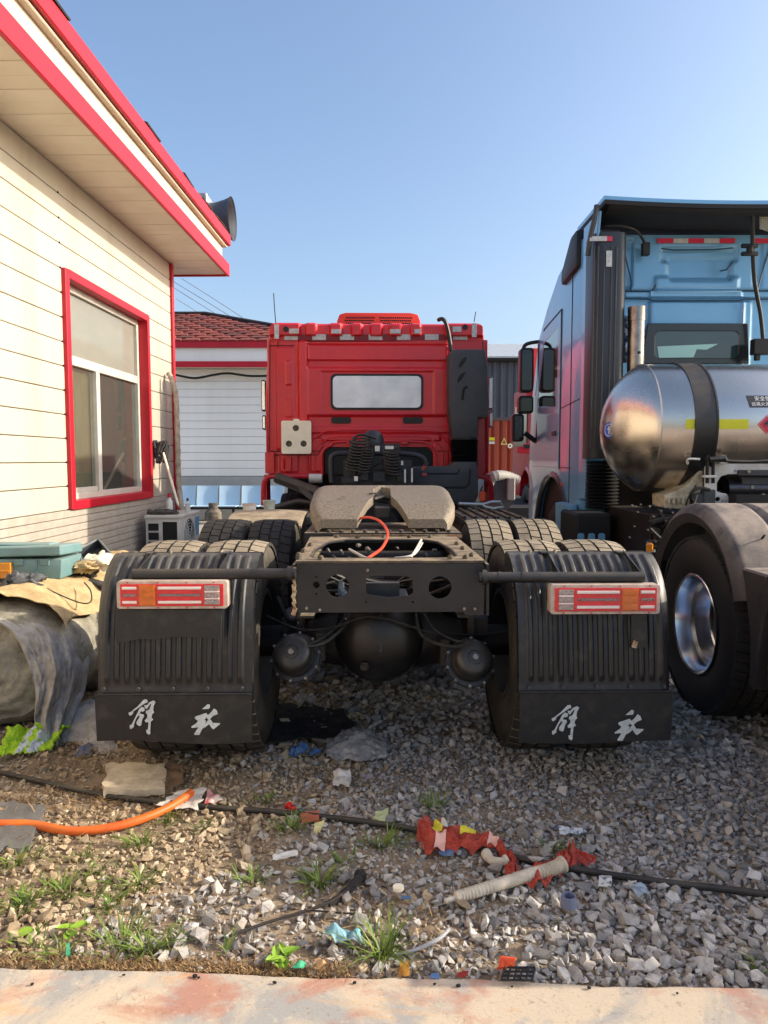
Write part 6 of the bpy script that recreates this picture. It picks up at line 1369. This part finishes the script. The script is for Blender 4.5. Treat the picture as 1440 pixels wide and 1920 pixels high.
# dark open tray and boards between toolbox and truck
ty = 4.95
tr_ = thing('tray', 'black plastic tray tipped up against the wall behind the toolbox', 'tray', at(172, 1040, ty))
P_ = [at(142, 1034, ty + .1), at(185, 1012, ty + .25), at(207, 1038, ty + .05), at(160, 1062, ty - .05)]
m = MB(); 
def tray(u, v):
    a = P_[0] + (P_[1] - P_[0]) * u; b_ = P_[3] + (P_[2] - P_[3]) * u; p = a + (b_ - a) * v
    e = min(u, 1 - u, v, 1 - v); return p + V((0, .06, -.04)) * (1 if e > .1 else e / .1)
m.grid(tray, 20, 20, off=(.0, .01, -.004)); m.build('pan', m_greyblk, tr_, smooth=40)
m = MB(); m.tube([p + V((0, -.003, .004)) for p in P_ + [P_[0]]], .009, 6); m.build('rim', mat('grey_tray_rim', (116, 122, 126), .5), tr_)
for i, (px, py, s, rz_, mt, lab, nm) in enumerate((((158, 1062), 0, (.17, .10, .06), .2, m_tarp, 'pale folded cloth wedged under the tipped tray', 'folded_cloth'), ((160, 1070), 0, (.14, .16, .05), .1, m_dark, 'small black box with open side next to the toolbox', 'box'), ((170, 1082), 0, (.24, .12, .025), -.3, m_brown, 'brown board scrap leaning beside the toolbox', 'board'), ((180, 1092), 0, (.26, .06, .02), -.5, m_greyblk, 'dark strip of plastic below the brown board scrap', 'strip'), ((190, 1052), 0, (.2, .14, .08), -.1, m_cream, 'cream foam lump behind the mudguard of the red truck', 'foam_lump'))):
    q = at(px[0], px[1], 4.62 + .1 * (i % 3)); m = MB(); (m.ball(q, .5, (s[0], s[1], s[2] * 1.2), 20, jit=.9, fq=4) if i in (0, 4) else m.obox(q, s, (.1, .12, rz_))); tag(m.build(nm, mt, bevel=0 if i in (0, 4) else .006, smooth=60 if i in (0, 4) else 35), lab, nm.split('_')[-1])

# ================================================================== gravel: real crushed stones in two masses (clean and dusty)
def stone_var():
    bm = bmesh.new(); k = random.randint(8, 15)
    for _ in range(k):
        d = V((random.uniform(-1, 1), random.uniform(-1, 1), random.uniform(-1, 1))); d = d / max(abs(d.x), abs(d.y), abs(d.z)) if random.random() < .35 else d.normalized() * random.uniform(.8, 1.1); bm.verts.new(d)
    bmesh.ops.convex_hull(bm, input=bm.verts)
    for v in [v for v in bm.verts if not v.link_faces]: bm.verts.remove(v)
    bm.verts.index_update(); sc = np.array([1.0, random.uniform(.6, .95), random.uniform(.45, .8)])
    vs_ = np.array([v.co[:] for v in bm.verts]) * sc; fs_ = np.array([[v.index for v in f.verts] for f in bm.faces]); bm.free(); return vs_, fs_
SV = [stone_var() for _ in range(60)]
def bare(x, y):
    """0 = packed stones, towards 1 = trodden soil showing"""
    b_ = 0.0
    if y < 3.4 and x < .6: b_ = .22 + .55 * nz(x * 2.2, y * 2.2, 5) - .3 * max(0, x - .1)
    if x < -.75 and y > 2.75: b_ = .5 + .5 * nz(x * 2.5, y * 2.5, 9)
    if -.95 < x < .25 and y < 2.25: b_ = max(b_, .38)
    if .3 < x < 1.05 and 2.85 < y < 3.15: b_ = .25 + .5 * nz(x * 4, y * 4)
    return min(.85, max(0, b_))
GV = {0: [[], [], 0], 1: [[], [], 0]}
def put_stone(x, y, r, lift):
    vs_, fs_ = SV[rng.integers(len(SV))]
    tilt = rng.uniform(0, 2 * PI); c, s2 = math.cos(tilt), math.sin(tilt); t2 = rng.normal(0, .6); ct, st_ = math.cos(t2), math.sin(t2)
    Rm = np.array([[c, -s2, 0], [s2, c, 0], [0, 0, 1]]) @ np.array([[1, 0, 0], [0, ct, -st_], [0, st_, ct]])
    p = (vs_ * r) @ Rm.T; p[:, 0] += x; p[:, 1] += y; p[:, 2] += soil_z(x, y) + r * lift
    dusty = nz(x * 1.6, y * 1.6, 21) * .9 + (.52 - .9 * (x + .45)) + rng.normal(0, .18) > .5
    g_ = GV[1 if dusty else 0]; g_[0].append(p); g_[1].append(fs_ + g_[2]); g_[2] += len(vs_)
cnt = 0
for layer, (sp, r0, r1, l0, l1, far) in enumerate(((.021, .007, .013, .0, .5, 3.8), (.034, .012, .022, .25, .8, 7.0))):
    y = 1.9
    while y < far:
        s_ = sp * (1 if y < 3.5 else 1.2 if y < 4.6 else 1.6); half = .62 * y + .5
        for x in np.arange(-half, half, s_) + rng.uniform(-.5, .5) * s_:
            xx, yy_ = x + rng.uniform(-.45, .45) * s_, y + rng.uniform(-.45, .45) * s_
            if yy_ < slab_y(xx) + .012 or xx < X0 + .1 or xx > X1 - .05: continue
            if rng.random() < bare(xx, yy_) * (1 if layer else .8): continue
            k_ = (1.12 if y < 2.5 else 1) * (s_ / sp) * (1.45 if rng.random() < .08 and layer else .6 if rng.random() < .25 else 1) * (.85 if bare(xx, yy_) > .1 else 1)
            put_stone(xx, yy_, rng.uniform(r0, r1) * k_, rng.uniform(l0, l1)); cnt += 1
        y += s_ * .84
for px, py, r in ((395, 1730, .03), (375, 1760, .034), (1060, 1840, .026), (470, 1790, .028), (840, 1590, .026), (1300, 1680, .026), (455, 1745, .03), (335, 1795, .03), (310, 1805, .028), (25, 1770, .034), (20, 1725, .034), (210, 1740, .026), (165, 1700, .026), (90, 1640, .026), (300, 1640, .026), (350, 1700, .028)):
    q = gnd(px, py); put_stone(q.x, q.y, r, .5)
for key, nm, mt in ((0, 'gravel', m_stone), (1, 'dusty_gravel', m_dstone)):
    VV = np.concatenate(GV[key][0]); FF = np.concatenate(GV[key][1])
    me = bpy.data.meshes.new(nm); me.vertices.add(len(VV)); me.vertices.foreach_set('co', VV.astype(np.float32).ravel())
    me.loops.add(FF.size); me.loops.foreach_set('vertex_index', FF.astype(np.int32).ravel())
    me.polygons.add(len(FF)); me.polygons.foreach_set('loop_start', np.arange(0, FF.size, 3, dtype=np.int32))
    me.update(calc_edges=True); me.materials.append(mt); me.shade_flat()
    go = bpy.data.objects.new(nm, me); COL.objects.link(go); tag(go, kind='stuff')
# straw litter and dry moss
m = MB()
def straw(x, y, l, z=.02):
    a = random.uniform(0, 2 * PI); p = V((x, y, soil_z(x, y) + z * random.uniform(.3, 1.6))); d = V((math.cos(a), math.sin(a), random.uniform(-.15, .35))) * l
    w = V((-math.sin(a), math.cos(a), 0)) * random.uniform(.0008, .0018); b_ = V((0, 0, random.uniform(0, .01)))
    m.add([p - w, p + w, p + d * .5 + w + b_, p + d * .5 - w + b_, p + d], [(0, 1, 2, 3), (3, 2, 4)])
for _ in range(2600):
    x = random.uniform(-1.75, .6); y = random.uniform(2.0, 3.6)
    if random.random() < .45 + nz(x * 3, y * 3, 2): straw(x, y, random.uniform(.02, .09))
for _ in range(1500): straw(random.uniform(-1.7, -.75), random.uniform(2.9, 3.9), random.uniform(.02, .1))
for _ in range(3200):
    x = -.55 + random.gauss(0, .28) if random.random() < .6 else random.uniform(-1.15, -.1); y = slab_y(x) + abs(random.gauss(0, .03)) + .006; straw(x, y, random.uniform(.01, .03), .014)
tag(m.build('dry_litter', m_straw, smooth=0), kind='stuff')
# ---------------- grass tufts and leaves
def tuft(px, py, nb, l, spread, label, mt=m_grass, wide=.0028):
    c = gnd(px, py); m = MB()
    for _ in range(nb):
        a = random.uniform(0, 2 * PI); rr = abs(random.gauss(0, spread)); p = V((c.x + rr * math.cos(a), c.y + rr * math.sin(a) * .7, .0)); p.z = soil_z(p.x, p.y) + .002
        a += random.uniform(-.8, .8); out = V((math.cos(a), math.sin(a), 0)); ll = l * random.uniform(.45, 1.1); lean = random.uniform(.5, 1.5); w = V((-out.y, out.x, 0)) * wide * random.uniform(.6, 1.3)
        pts = [p + out * ll * lean * t * t * .9 + out * ll * .15 * t + V((0, 0, ll * (t - .38 * lean * t * t))) for t in (0, .35, .7, 1)]
        m.add([pts[0] - w, pts[0] + w, pts[1] + w, pts[1] - w, pts[2] + w * .7, pts[2] - w * .7, pts[3]], [(0, 1, 2, 3), (3, 2, 4, 5), (5, 4, 6)])
    tag(m.build('grass_tuft', mt, smooth=60), label, 'grass', 'grass tufts in the gravel')
for args in ((265, 1590, 46, .075, .03, 'green grass tuft in the sunlit stones just below the orange hose'),
             (30, 1625, 50, .07, .045, 'yellow green grass tuft at the far left edge of the sunlit gravel'),
             (262, 1665, 60, .07, .05, 'round grass tuft in the middle of the sunlit patch of gravel'),
             (45, 1705, 60, .075, .05, 'spiky grass tuft left of the bright green leaf'),
             (120, 1685, 70, .08, .06, 'wide grass tuft right above the small yellow leaves'),
             (208, 1705, 34, .07, .03, 'small grass tuft between two larger tufts in the sun'),
             (230, 1775, 60, .085, .06, 'tall grass tuft among stones near the concrete edge'),
             (275, 1790, 40, .10, .02, 'upright blades of grass by the concrete slab corner stones'),
             (325, 1780, 22, .07, .02, 'little grass tuft at the shadow edge near the slab'),
             (120, 1800, 40, .06, .06, 'low ragged grass along the left end of the slab'),
             (312, 1545, 34, .06, .035, 'dark grass tuft by the end of the orange hose'),
             (500, 1505, 36, .06, .04, 'grass tuft behind the black cable left of the red wrapper'),
             (545, 1560, 40, .085, .03, 'grass tuft left of the pale broken stones'),
             (475, 1655, 32, .07, .035, 'shaded grass tuft left of the dark twig'),
             (600, 1660, 70, .08, .045, 'bushy shaded grass tuft beside the dark twig'),
             (715, 1590, 50, .08, .05, 'shaded grass tuft left of the orange mesh'),
             (815, 1520, 30, .10, .025, 'thin grass tuft behind the orange mesh'),
             (715, 1800, 70, .12, .035, 'large spidery grass plant close to the slab'),
             (1035, 1600, 24, .09, .025, 'few grass blades between the two parts of the orange mesh'),
             (425, 1790, 8, .08, .006, 'single pale grass shoot standing at the slab edge'),
             (150, 1620, 26, .06, .04, 'thin scattered grass between the two left tufts in the sun'),
             (60, 1780, 44, .05, .07, 'low mat of grass just above the slab below the lime leaf'),
             (380, 1560, 20, .05, .03, 'sparse grass blades right of the orange hose end'),
             (640, 1620, 26, .05, .05, 'low shaded grass between the plaster chips and the black cable'),
             (190, 1640, 22, .05, .04, 'small loose grass patch below the grey stone slab'),
             (1420, 1820, 22, .06, .03, 'small grass tuft at the far right by the slab')):
    tuft(*args)
def leaf(px, py, l, w_, label, n=1, mt=m_leaf):
    c = gnd(px, py, .03); m = MB()
    for k in range(n):
        a = random.uniform(0, 2 * PI) if n > 1 else .3; d = V((math.cos(a), math.sin(a), .15)); s_ = V((-d.y, d.x, .1))
        o_ = c + (d * l * .3 if n > 1 else V((0, 0, 0))) + V((random.uniform(-.02, .02), random.uniform(-.02, .02), 0)) * (n > 1)
        def f(u, v): ww = w_ * math.sin(PI * min(.999, max(.001, u))) ** .7; return o_ + d * l * (u - .5) + s_ * ww * (v - .5) + V((0, 0, .25 * l * (.25 - (u - .5) ** 2) + .012 * abs(v - .5)))
        m.grid(f, 8, 4)
    tag(m.build('leaf_plant' if n > 1 else 'leaf', mt, smooth=60), label, 'plant' if n > 1 else 'leaf')
leaf(45, 1752, .06, .04, 'single bright lime green leaf lying in the sun near the slab')
leaf(137, 1745, .06, .03, 'small sprig of bright yellow green leaves left of centre in the sun', 4)
leaf(530, 1798, .065, .022, 'bright green dandelion rosette at the edge of the slab', 9)

# ================================================================== hoses, cables and litter on the gravel
def strew(name, label, cat, m_, mt, **k): return tag(m_.build(name, mt, **k), label, cat)
m = MB(); pts = [gnd(-60, 1540, .03), gnd(0, 1545, .03), gnd(60, 1546, .03), gnd(130, 1558, .03), gnd(200, 1553, .035), gnd(265, 1536, .04), gnd(320, 1512, .045), gnd(359, 1486, .05)]
m.tube(spline(pts, 8), .0175, 12); strew('hose', 'orange rubber hose curving over the gravel at the left', 'hose', m, m_orangehose)
m = MB(); pts = [gnd(x, y, .026) for x, y in ((-80, 1435), (0, 1449), (60, 1462), (130, 1478), (200, 1492), (290, 1503), (400, 1514), (500, 1521), (600, 1531), (700, 1543), (780, 1556), (880, 1583), (960, 1606), (1050, 1625), (1150, 1641), (1250, 1655), (1350, 1666), (1440, 1677), (1560, 1690))]
m.tube(spline(pts, 6), .0125, 10); strew('cable', 'thick black cable running right across the gravel', 'cable', m, m_rubhose)
def sheet(name, label, cat, pts, mt, h=.03, crump=.007, th=.002, n=14, fq=22):
    """a scrap given by four photo corners, lying on the stones"""
    P = [gnd(x, y, h) for x, y in pts]; ph = random.uniform(0, 50)
    big = (P[1] - P[0]).length
    def f(u, v):
        uu = u + .09 * nz(v * 5, ph, 1) * (1 if u in (0, 1) else 1); vv = v + .09 * nz(u * 5, ph, 6)
        p = (P[0] * (1 - uu) + P[1] * uu) * (1 - vv) + (P[3] * (1 - uu) + P[2] * uu) * vv
        cr = abs(nz(p.x * fq * 1.4, p.y * fq * 1.4, ph + 2)) * 2.2 * crump
        return p + V((crump * nz(p.x * fq, p.y * fq, ph + 3), crump * nz(p.x * fq, p.y * fq, ph + 9), 1.8 * crump * nz(p.x * fq, p.y * fq, ph) + cr))
    m = MB(); m.grid(f, n, n, off=(0, 0, -th)); return strew(name, label, cat, m, mt, smooth=50)
sheet('board', 'weathered cream fibre board lying flat below the left mud flap', 'board', ((204, 1431), (310, 1432), (308, 1478), (192, 1486)), m_card, .05, .004, .03, 14)
sheet('cardboard', 'brown cardboard scrap behind the cream fibre board', 'cardboard', ((308, 1436), (343, 1434), (344, 1468), (312, 1484)), m_brown, .03, .006)
sheet('leaflet', 'dirty white paper with crimson edge under the orange hose tip', 'paper', ((330, 1488), (388, 1476), (372, 1520), (288, 1513)), m_paper, .035, .006)
sheet('paper_corner', 'crimson and cream torn paper right of the white leaflet', 'paper', ((390, 1478), (418, 1500), (400, 1506), (384, 1508)), mat('crimson_print_paper', (196, 60, 80), .8, rgb2=(206, 196, 186), nscale=16), .035, .008)
sheet('stone_slab', 'dark grey flat stone slab under the orange hose at the left edge', 'slab', ((-30, 1498), (84, 1510), (52, 1588), (-30, 1592)), m_slabgrey, .03, .004, .03)
# hi-vis vest
def vest(u, v):
    p = gnd(-20 + 106 * u, 1440 - 14 * u, .0); f_ = .025 * math.sin(u * 13 + v * 2) + .025 * nz(u * 7, v * 6)
    return V((p.x + .03 * nz(u * 5, v * 9), p.y + .05 + .30 * v + .03 * nz(u * 9, 2), .03 + .13 * math.sin(PI * min(1, v * .9 + .02)) * (1 - .5 * u * u) * .45 + f_ * (1 - abs(2 * v - 1)) + .03 * abs(nz(u * 11, v * 11)) + .012 * abs(nz(u * 24, v * 24))))
m = MB(); m.grid(vest, 60, 40, off=(0, 0, -.004)); nf = 60 * 40
m.mi = [1 if (i < nf and (.36 < ((i % 60) + .5) / 60 < .50 or .60 < ((i % 60) + .5) / 60 < .78)) else 0 for i in range(len(m.mi))]
tag(m.build('safety_vest', [m_vest, m_silver], smooth=60), 'lime safety vest with silver bands crumpled beside the rolled quilt', 'vest')
# orange mesh
def mesh_scrap(pts, label, fq):
    top = spline(pts[0], 6); bot = spline(pts[1], 6); n = len(top) - 1; m = MB()
    def f(u, v):
        i = min(int(u * n), n - 1); t = u * n - i; v = v + .12 * nz(u * 9, v * 2, 7); a = top[i].lerp(top[i + 1], t); b_ = bot[i].lerp(bot[i + 1], t); p = a.lerp(b_, v)
        return p + V((0, 0, .02 * math.sin(PI * v) + .04 * abs(nz(p.x * fq * 1.6, p.y * fq * 1.6, 1)) + .016 * abs(nz(p.x * fq * 4, p.y * fq * 4, 4)) - .01 + .008 * math.sin(u * 40 + 6 * nz(v * 3, u * 4))))
    m.grid(f, 90, 30); return m, f
G3 = lambda *pp: [gnd(x, y, .035) for x, y in pp]
m, f = mesh_scrap((G3((785, 1538), (815, 1536), (850, 1552), (900, 1562), (930, 1572), (950, 1590), (968, 1612), (975, 1640)), G3((781, 1575), (800, 1592), (845, 1598), (880, 1596), (925, 1592), (935, 1605), (952, 1640), (960, 1662))), '', 9)
on = strew('mesh_bag', 'crumpled orange red mesh bag with yellow and white patches on the gravel', 'bag', m, m_net, smooth=60)
def patchon(u0, u1, v0, v1, mt, nm):
    m = MB(); m.grid(lambda u, v: f(u0 + (u1 - u0) * u, v0 + (v1 - v0) * v) + V((0, 0, .004)), 8, 6); m.build(nm, mt, on, smooth=60)
m_yp = mat('yellow_fabric_patch', (220, 208, 60), .8); m_pp = mat('pale_pink_patch', (226, 176, 160), .8)
for a in ((.15, .22, .12, .45, m_yp), (.33, .41, .05, .38, m_yp), (.50, .56, .02, .20, m_yp), (.19, .25, .5, .98, m_pp), (.52, .62, .3, .8, m_pp), (.20, .25, 0, .14, m_paper)): patchon(*a, 'patch')
m, f = mesh_scrap((G3((1012, 1620), (1035, 1612), (1062, 1592), (1072, 1585), (1085, 1600), (1118, 1612)), G3((975, 1660), (1010, 1660), (1045, 1645), (1070, 1625), (1090, 1622), (1116, 1622))), '', 10)
strew('mesh_scrap', 'torn orange red mesh scrap under the end of the white ribbed pipe', 'mesh', m, m_net, smooth=60)
# white pipe and elbow
m = MB(); pts = spline([gnd(834, 1690, .03), gnd(868, 1679, .035), gnd(920, 1663, .04), gnd(985, 1643, .05), gnd(1032, 1630, .055), gnd(1056, 1620, .06)], 16)
nn = len(pts); rad = []
for i in range(nn):
    t = i / (nn - 1); r = .009 if t < .13 else .017 + .006 * t + (.0025 if i % 2 else 0)
    if .13 <= t < .16: r = .019
    if t > .94: r = .029
    rad.append(r)
m.tube(pts, rad, 14); strew('ribbed_pipe', 'long dirty white ribbed pipe lying over the black cable', 'pipe', m, m_wpipe)
m = MB(); e = spline([gnd(911, 1600, .04), gnd(922, 1613, .04), gnd(940, 1616, .045), gnd(951, 1612, .05)], 6); m.tube(e, [.02 if i in (0, 1, 2, 3, len(e) - 4, len(e) - 3, len(e) - 2, len(e) - 1) else .0155 for i in range(len(e))], 14); strew('pipe_elbow', 'white plastic pipe elbow beside the orange mesh', 'pipe', m, m_wpipe)
m_blksheet = mat('mottled_black_sheet', (24, 24, 25), .6, rgb2=(52, 48, 42), nscale=9, bump=.3, bscale=40)  # near-black with brown mottling, for the flat sheet below the rear axle
sheet('black_sheet', 'flat black sheet on the ground under the rear axle', 'mat', ((498, 1318), (640, 1330), (682, 1378), (498, 1392)), m_blksheet, .032, .006, .006, 30)
# rags and small litter
def rag(u, v):
    p = gnd(612 + 112 * u, 1420 - 30 * v - 18 * math.sin(PI * u) * v, .02); e = math.sin(PI * u) * math.sin(PI * v)
    return V((p.x + .02 * nz(u * 5, v * 5), p.y + .04 * nz(v * 4, u * 4) + .1 * (v - .5) * math.sin(PI * u), .025 + .05 * e + .03 * nz(u * 6, v * 6) * e + .015 * nz(u * 14, v * 14)))
m = MB(); m.grid(rag, 36, 26, off=(0, 0, -.004)); strew('rag', 'dusty grey rag spread on the gravel behind the truck', 'rag', m, m_cloth, smooth=60)
sheet('rag', 'grey paper rag further under the rear axle of the red truck', 'rag', ((545, 1312), (570, 1305), (590, 1318), (560, 1326)), m_cloth, .04, .02)
sheet('paper_wad', 'folded white paper wad on the shaded gravel', 'paper', ((626, 1447), (657, 1447), (652, 1466), (622, 1467)), m_paper, .05, .01, .025)
sheet('blue_scrap', 'crumpled blue plastic scrap near the grey rag', 'plastic', ((545, 1400), (574, 1398), (576, 1412), (540, 1418)), m_bluep, .035, .014)
sheet('blue_scrap', 'small blue plastic strip right beside the grey rag', 'plastic', ((580, 1406), (603, 1406), (600, 1415), (580, 1415)), m_bluep, .035, .008)
sheet('blue_cloth', 'grey blue cloth scrap on the soil below the left mud flap', 'cloth', ((148, 1402), (172, 1396), (168, 1414), (142, 1418)), mat('grey_blue_cloth', (100, 112, 140), .9, rgb2=(84, 88, 96), nscale=20), .03, .012)
m = MB()
for px, py in ((538, 1512), (548, 1516), (543, 1508)): m.ball(gnd(px, py, .035), .012, (1.3, 1, .8), 8, jit=.8)
strew('wrapper', 'little bright red wrapper behind the black cable', 'wrapper', m, m_redbit)
sheet('tile_shard', 'terracotta tile shard beside the black cable', 'shard', ((562, 1526), (598, 1520), (598, 1535), (566, 1541)), m_brickbit, .035, .003, .012)
sheet('plaster_chip', 'pale yellow plaster chip right of the tile shard', 'chip', ((590, 1545), (608, 1538), (600, 1556), (588, 1558)), mat('pale_yellow_chip', (206, 196, 140), .8), .04, .004, .01)
sheet('plaster_chip', 'pale green flat chip by the cable left of the mesh bag', 'chip', ((704, 1522), (730, 1518), (720, 1540), (700, 1536)), mat('pale_green_chip', (178, 186, 140), .8), .035, .004, .008)
sheet('white_strip', 'white plastic strip lying among the grass tufts', 'strip', ((511, 1604), (556, 1594), (558, 1602), (512, 1613)), m_white, .035, .003, .004)
sheet('torn_label', 'torn printed white label on gravel right of centre', 'label', ((1049, 1553), (1092, 1555), (1100, 1562), (1050, 1566)), mat('printed_white_label', (206, 210, 212), .6, rgb2=(120, 140, 170), nscale=70, lo=.55, hi=.6), .04, .006)
sheet('paper_tag', 'white paper tag with speckled print below the black cable', 'paper', ((1124, 1642), (1148, 1642), (1146, 1664), (1121, 1661)), mat('speckled_tag', (200, 200, 196), .7, rgb2=(60, 60, 60), nscale=90, lo=.55, hi=.6), .04, .004)
sheet('foil', 'pale silver foil scrap right of the speckled tag', 'foil', ((1180, 1662), (1202, 1655), (1220, 1674), (1196, 1680)), mat('silver_foil', (176, 190, 200), .35, .4), .04, .006)
m = MB(); q = gnd(1066, 1706, .02); m.lathe([(0, .001), (0, .028), (.035, .024), (.035, .019), (.01, .018)], (q.x, q.y, .035), 'z', 18); strew('plastic_cup', 'blue grey plastic cap standing on the gravel', 'cap', m, m_capgrey)
m = MB(); m.tube(spline([gnd(1030, 1730, .04), gnd(1058, 1724, .04), gnd(1082, 1713, .05)], 6), .003, 5); strew('wire_end', 'short black wire end below the plastic cap', 'wire', m, m_rubhose)
sheet('teal_rag', 'teal and grey rag scrap on the stones near the big grass plant', 'rag', ((612, 1742), (676, 1742), (683, 1762), (625, 1768)), m_teal, .04, .016)
m = MB(); m.tube(spline([gnd(430, 1755, .035), gnd(500, 1730, .03), gnd(560, 1712, .03), gnd(620, 1690, .035), gnd(655, 1665, .04)], 6), .005, 6); m.tube(spline([gnd(570, 1705, .03), gnd(640, 1712, .03), gnd(672, 1712, .03)], 6), .003, 6); strew('twig', 'dark twig with a side shoot lying across the bare soil', 'twig', m, mat('dark_twig', (44, 38, 36), .9, bump=.4))
m = MB(); q = gnd(676, 1642, .03); m.ball(q, .022, (1.2, 1, .9), 12, jit=.7); q2 = gnd(655, 1668, .02); m.tube(spline([q, gnd(662, 1660, .03), gnd(640, 1680, .02), gnd(615, 1695, .02)], 5), [.016] * 10 + [.012] * 6, 6); strew('charred_stick', 'charred black stick end beside the twig', 'stick', m, mat('charred_wood', (40, 36, 36), .95, bump=.5))
m = MB(); m.tube(spline([gnd(740, 1790, .02), gnd(780, 1780, .035), gnd(820, 1762, .045), gnd(842, 1742, .05)], 6), [.003 + .003 * min(1, i / 8) for i in range(19)], 8); strew('plastic_strand', 'pale grey plastic cord curving up from the big grass plant', 'cord', m, mat('pale_cord', (150, 152, 156), .5))
sheet('orange_shard', 'bright orange plastic shard near the slab at right', 'shard', ((937, 1797), (968, 1793), (962, 1812), (932, 1816)), m_orbit, .045, .004, .008)
gr = thing('grid_plate', 'black plastic grid half buried at the edge of the slab', 'grid', gnd(970, 1825, .03)); m = MB(); A0 = gnd(940, 1838, .04); ax, ay = (gnd(998, 1838, .04) - A0), (gnd(946, 1814, .045) - A0)
for k in range(6): m.tube([A0 + ax * k / 5, A0 + ax * k / 5 + ay], .003, 5)
for k in range(4): m.tube([A0 + ay * k / 3, A0 + ay * k / 3 + ax], .003, 5)
m.build('bar', m_gasket, gr)
sheet('wrapper', 'amber brown wrapper stuck at the edge of the slab', 'wrapper', ((752, 1806), (768, 1806), (770, 1830), (748, 1830)), mat('amber_brown', (160, 112, 44), .5), .03, .006)
sheet('wrapper', 'dark red wrapper at the slab edge left of the orange shard', 'wrapper', ((858, 1824), (878, 1822), (878, 1832), (856, 1833)), mat('dark_red_wrapper', (140, 34, 30), .5), .03, .004)
sheet('blue_scrap', 'small pale blue plastic chip at the edge of the slab', 'plastic', ((808, 1825), (824, 1825), (825, 1834), (806, 1834)), m_bluep, .03, .004)
sheet('green_scrap', 'green plastic scrap beside the dandelion rosette', 'plastic', ((552, 1808), (575, 1806), (570, 1816), (548, 1818)), m_greenbit, .03, .006)
sheet('green_scrap', 'small green plastic stick in the sunlit litter', 'plastic', ((125, 1768), (131, 1768), (133, 1790), (124, 1791)), m_greenbit, .035, .003, .006)
sheet('dry_leaf', 'curled pale dry leaf by the slab left of the big grass plant', 'leaf', ((590, 1808), (610, 1802), (620, 1820), (598, 1822)), mat('dry_tan_leaf', (186, 150, 110), .8), .035, .014)
m = MB(); q = gnd(747, 1667, .045); m.lathe([(0, .001), (0, .019), (.01, .019), (.01, .001)], q, 'z', 18); strew('disc', 'round pale plastic disc on the stones in the middle', 'disc', m, m_cream)
sheet('blue_chip', 'tiny blue plastic strip near the round pale disc', 'plastic', ((752, 1681), (769, 1680), (769, 1685), (752, 1686)), m_bluep, .04, .002)
sheet('blue_rag', 'dark blue scrap poking out under the orange mesh bag', 'rag', ((822, 1598), (850, 1596), (852, 1608), (826, 1606)), m_bluep, .03, .008)
sheet('white_film', 'white plastic film on the gravel at the far right', 'plastic', ((1405, 1630), (1432, 1640), (1425, 1652), (1400, 1645)), m_white, .045, .01)
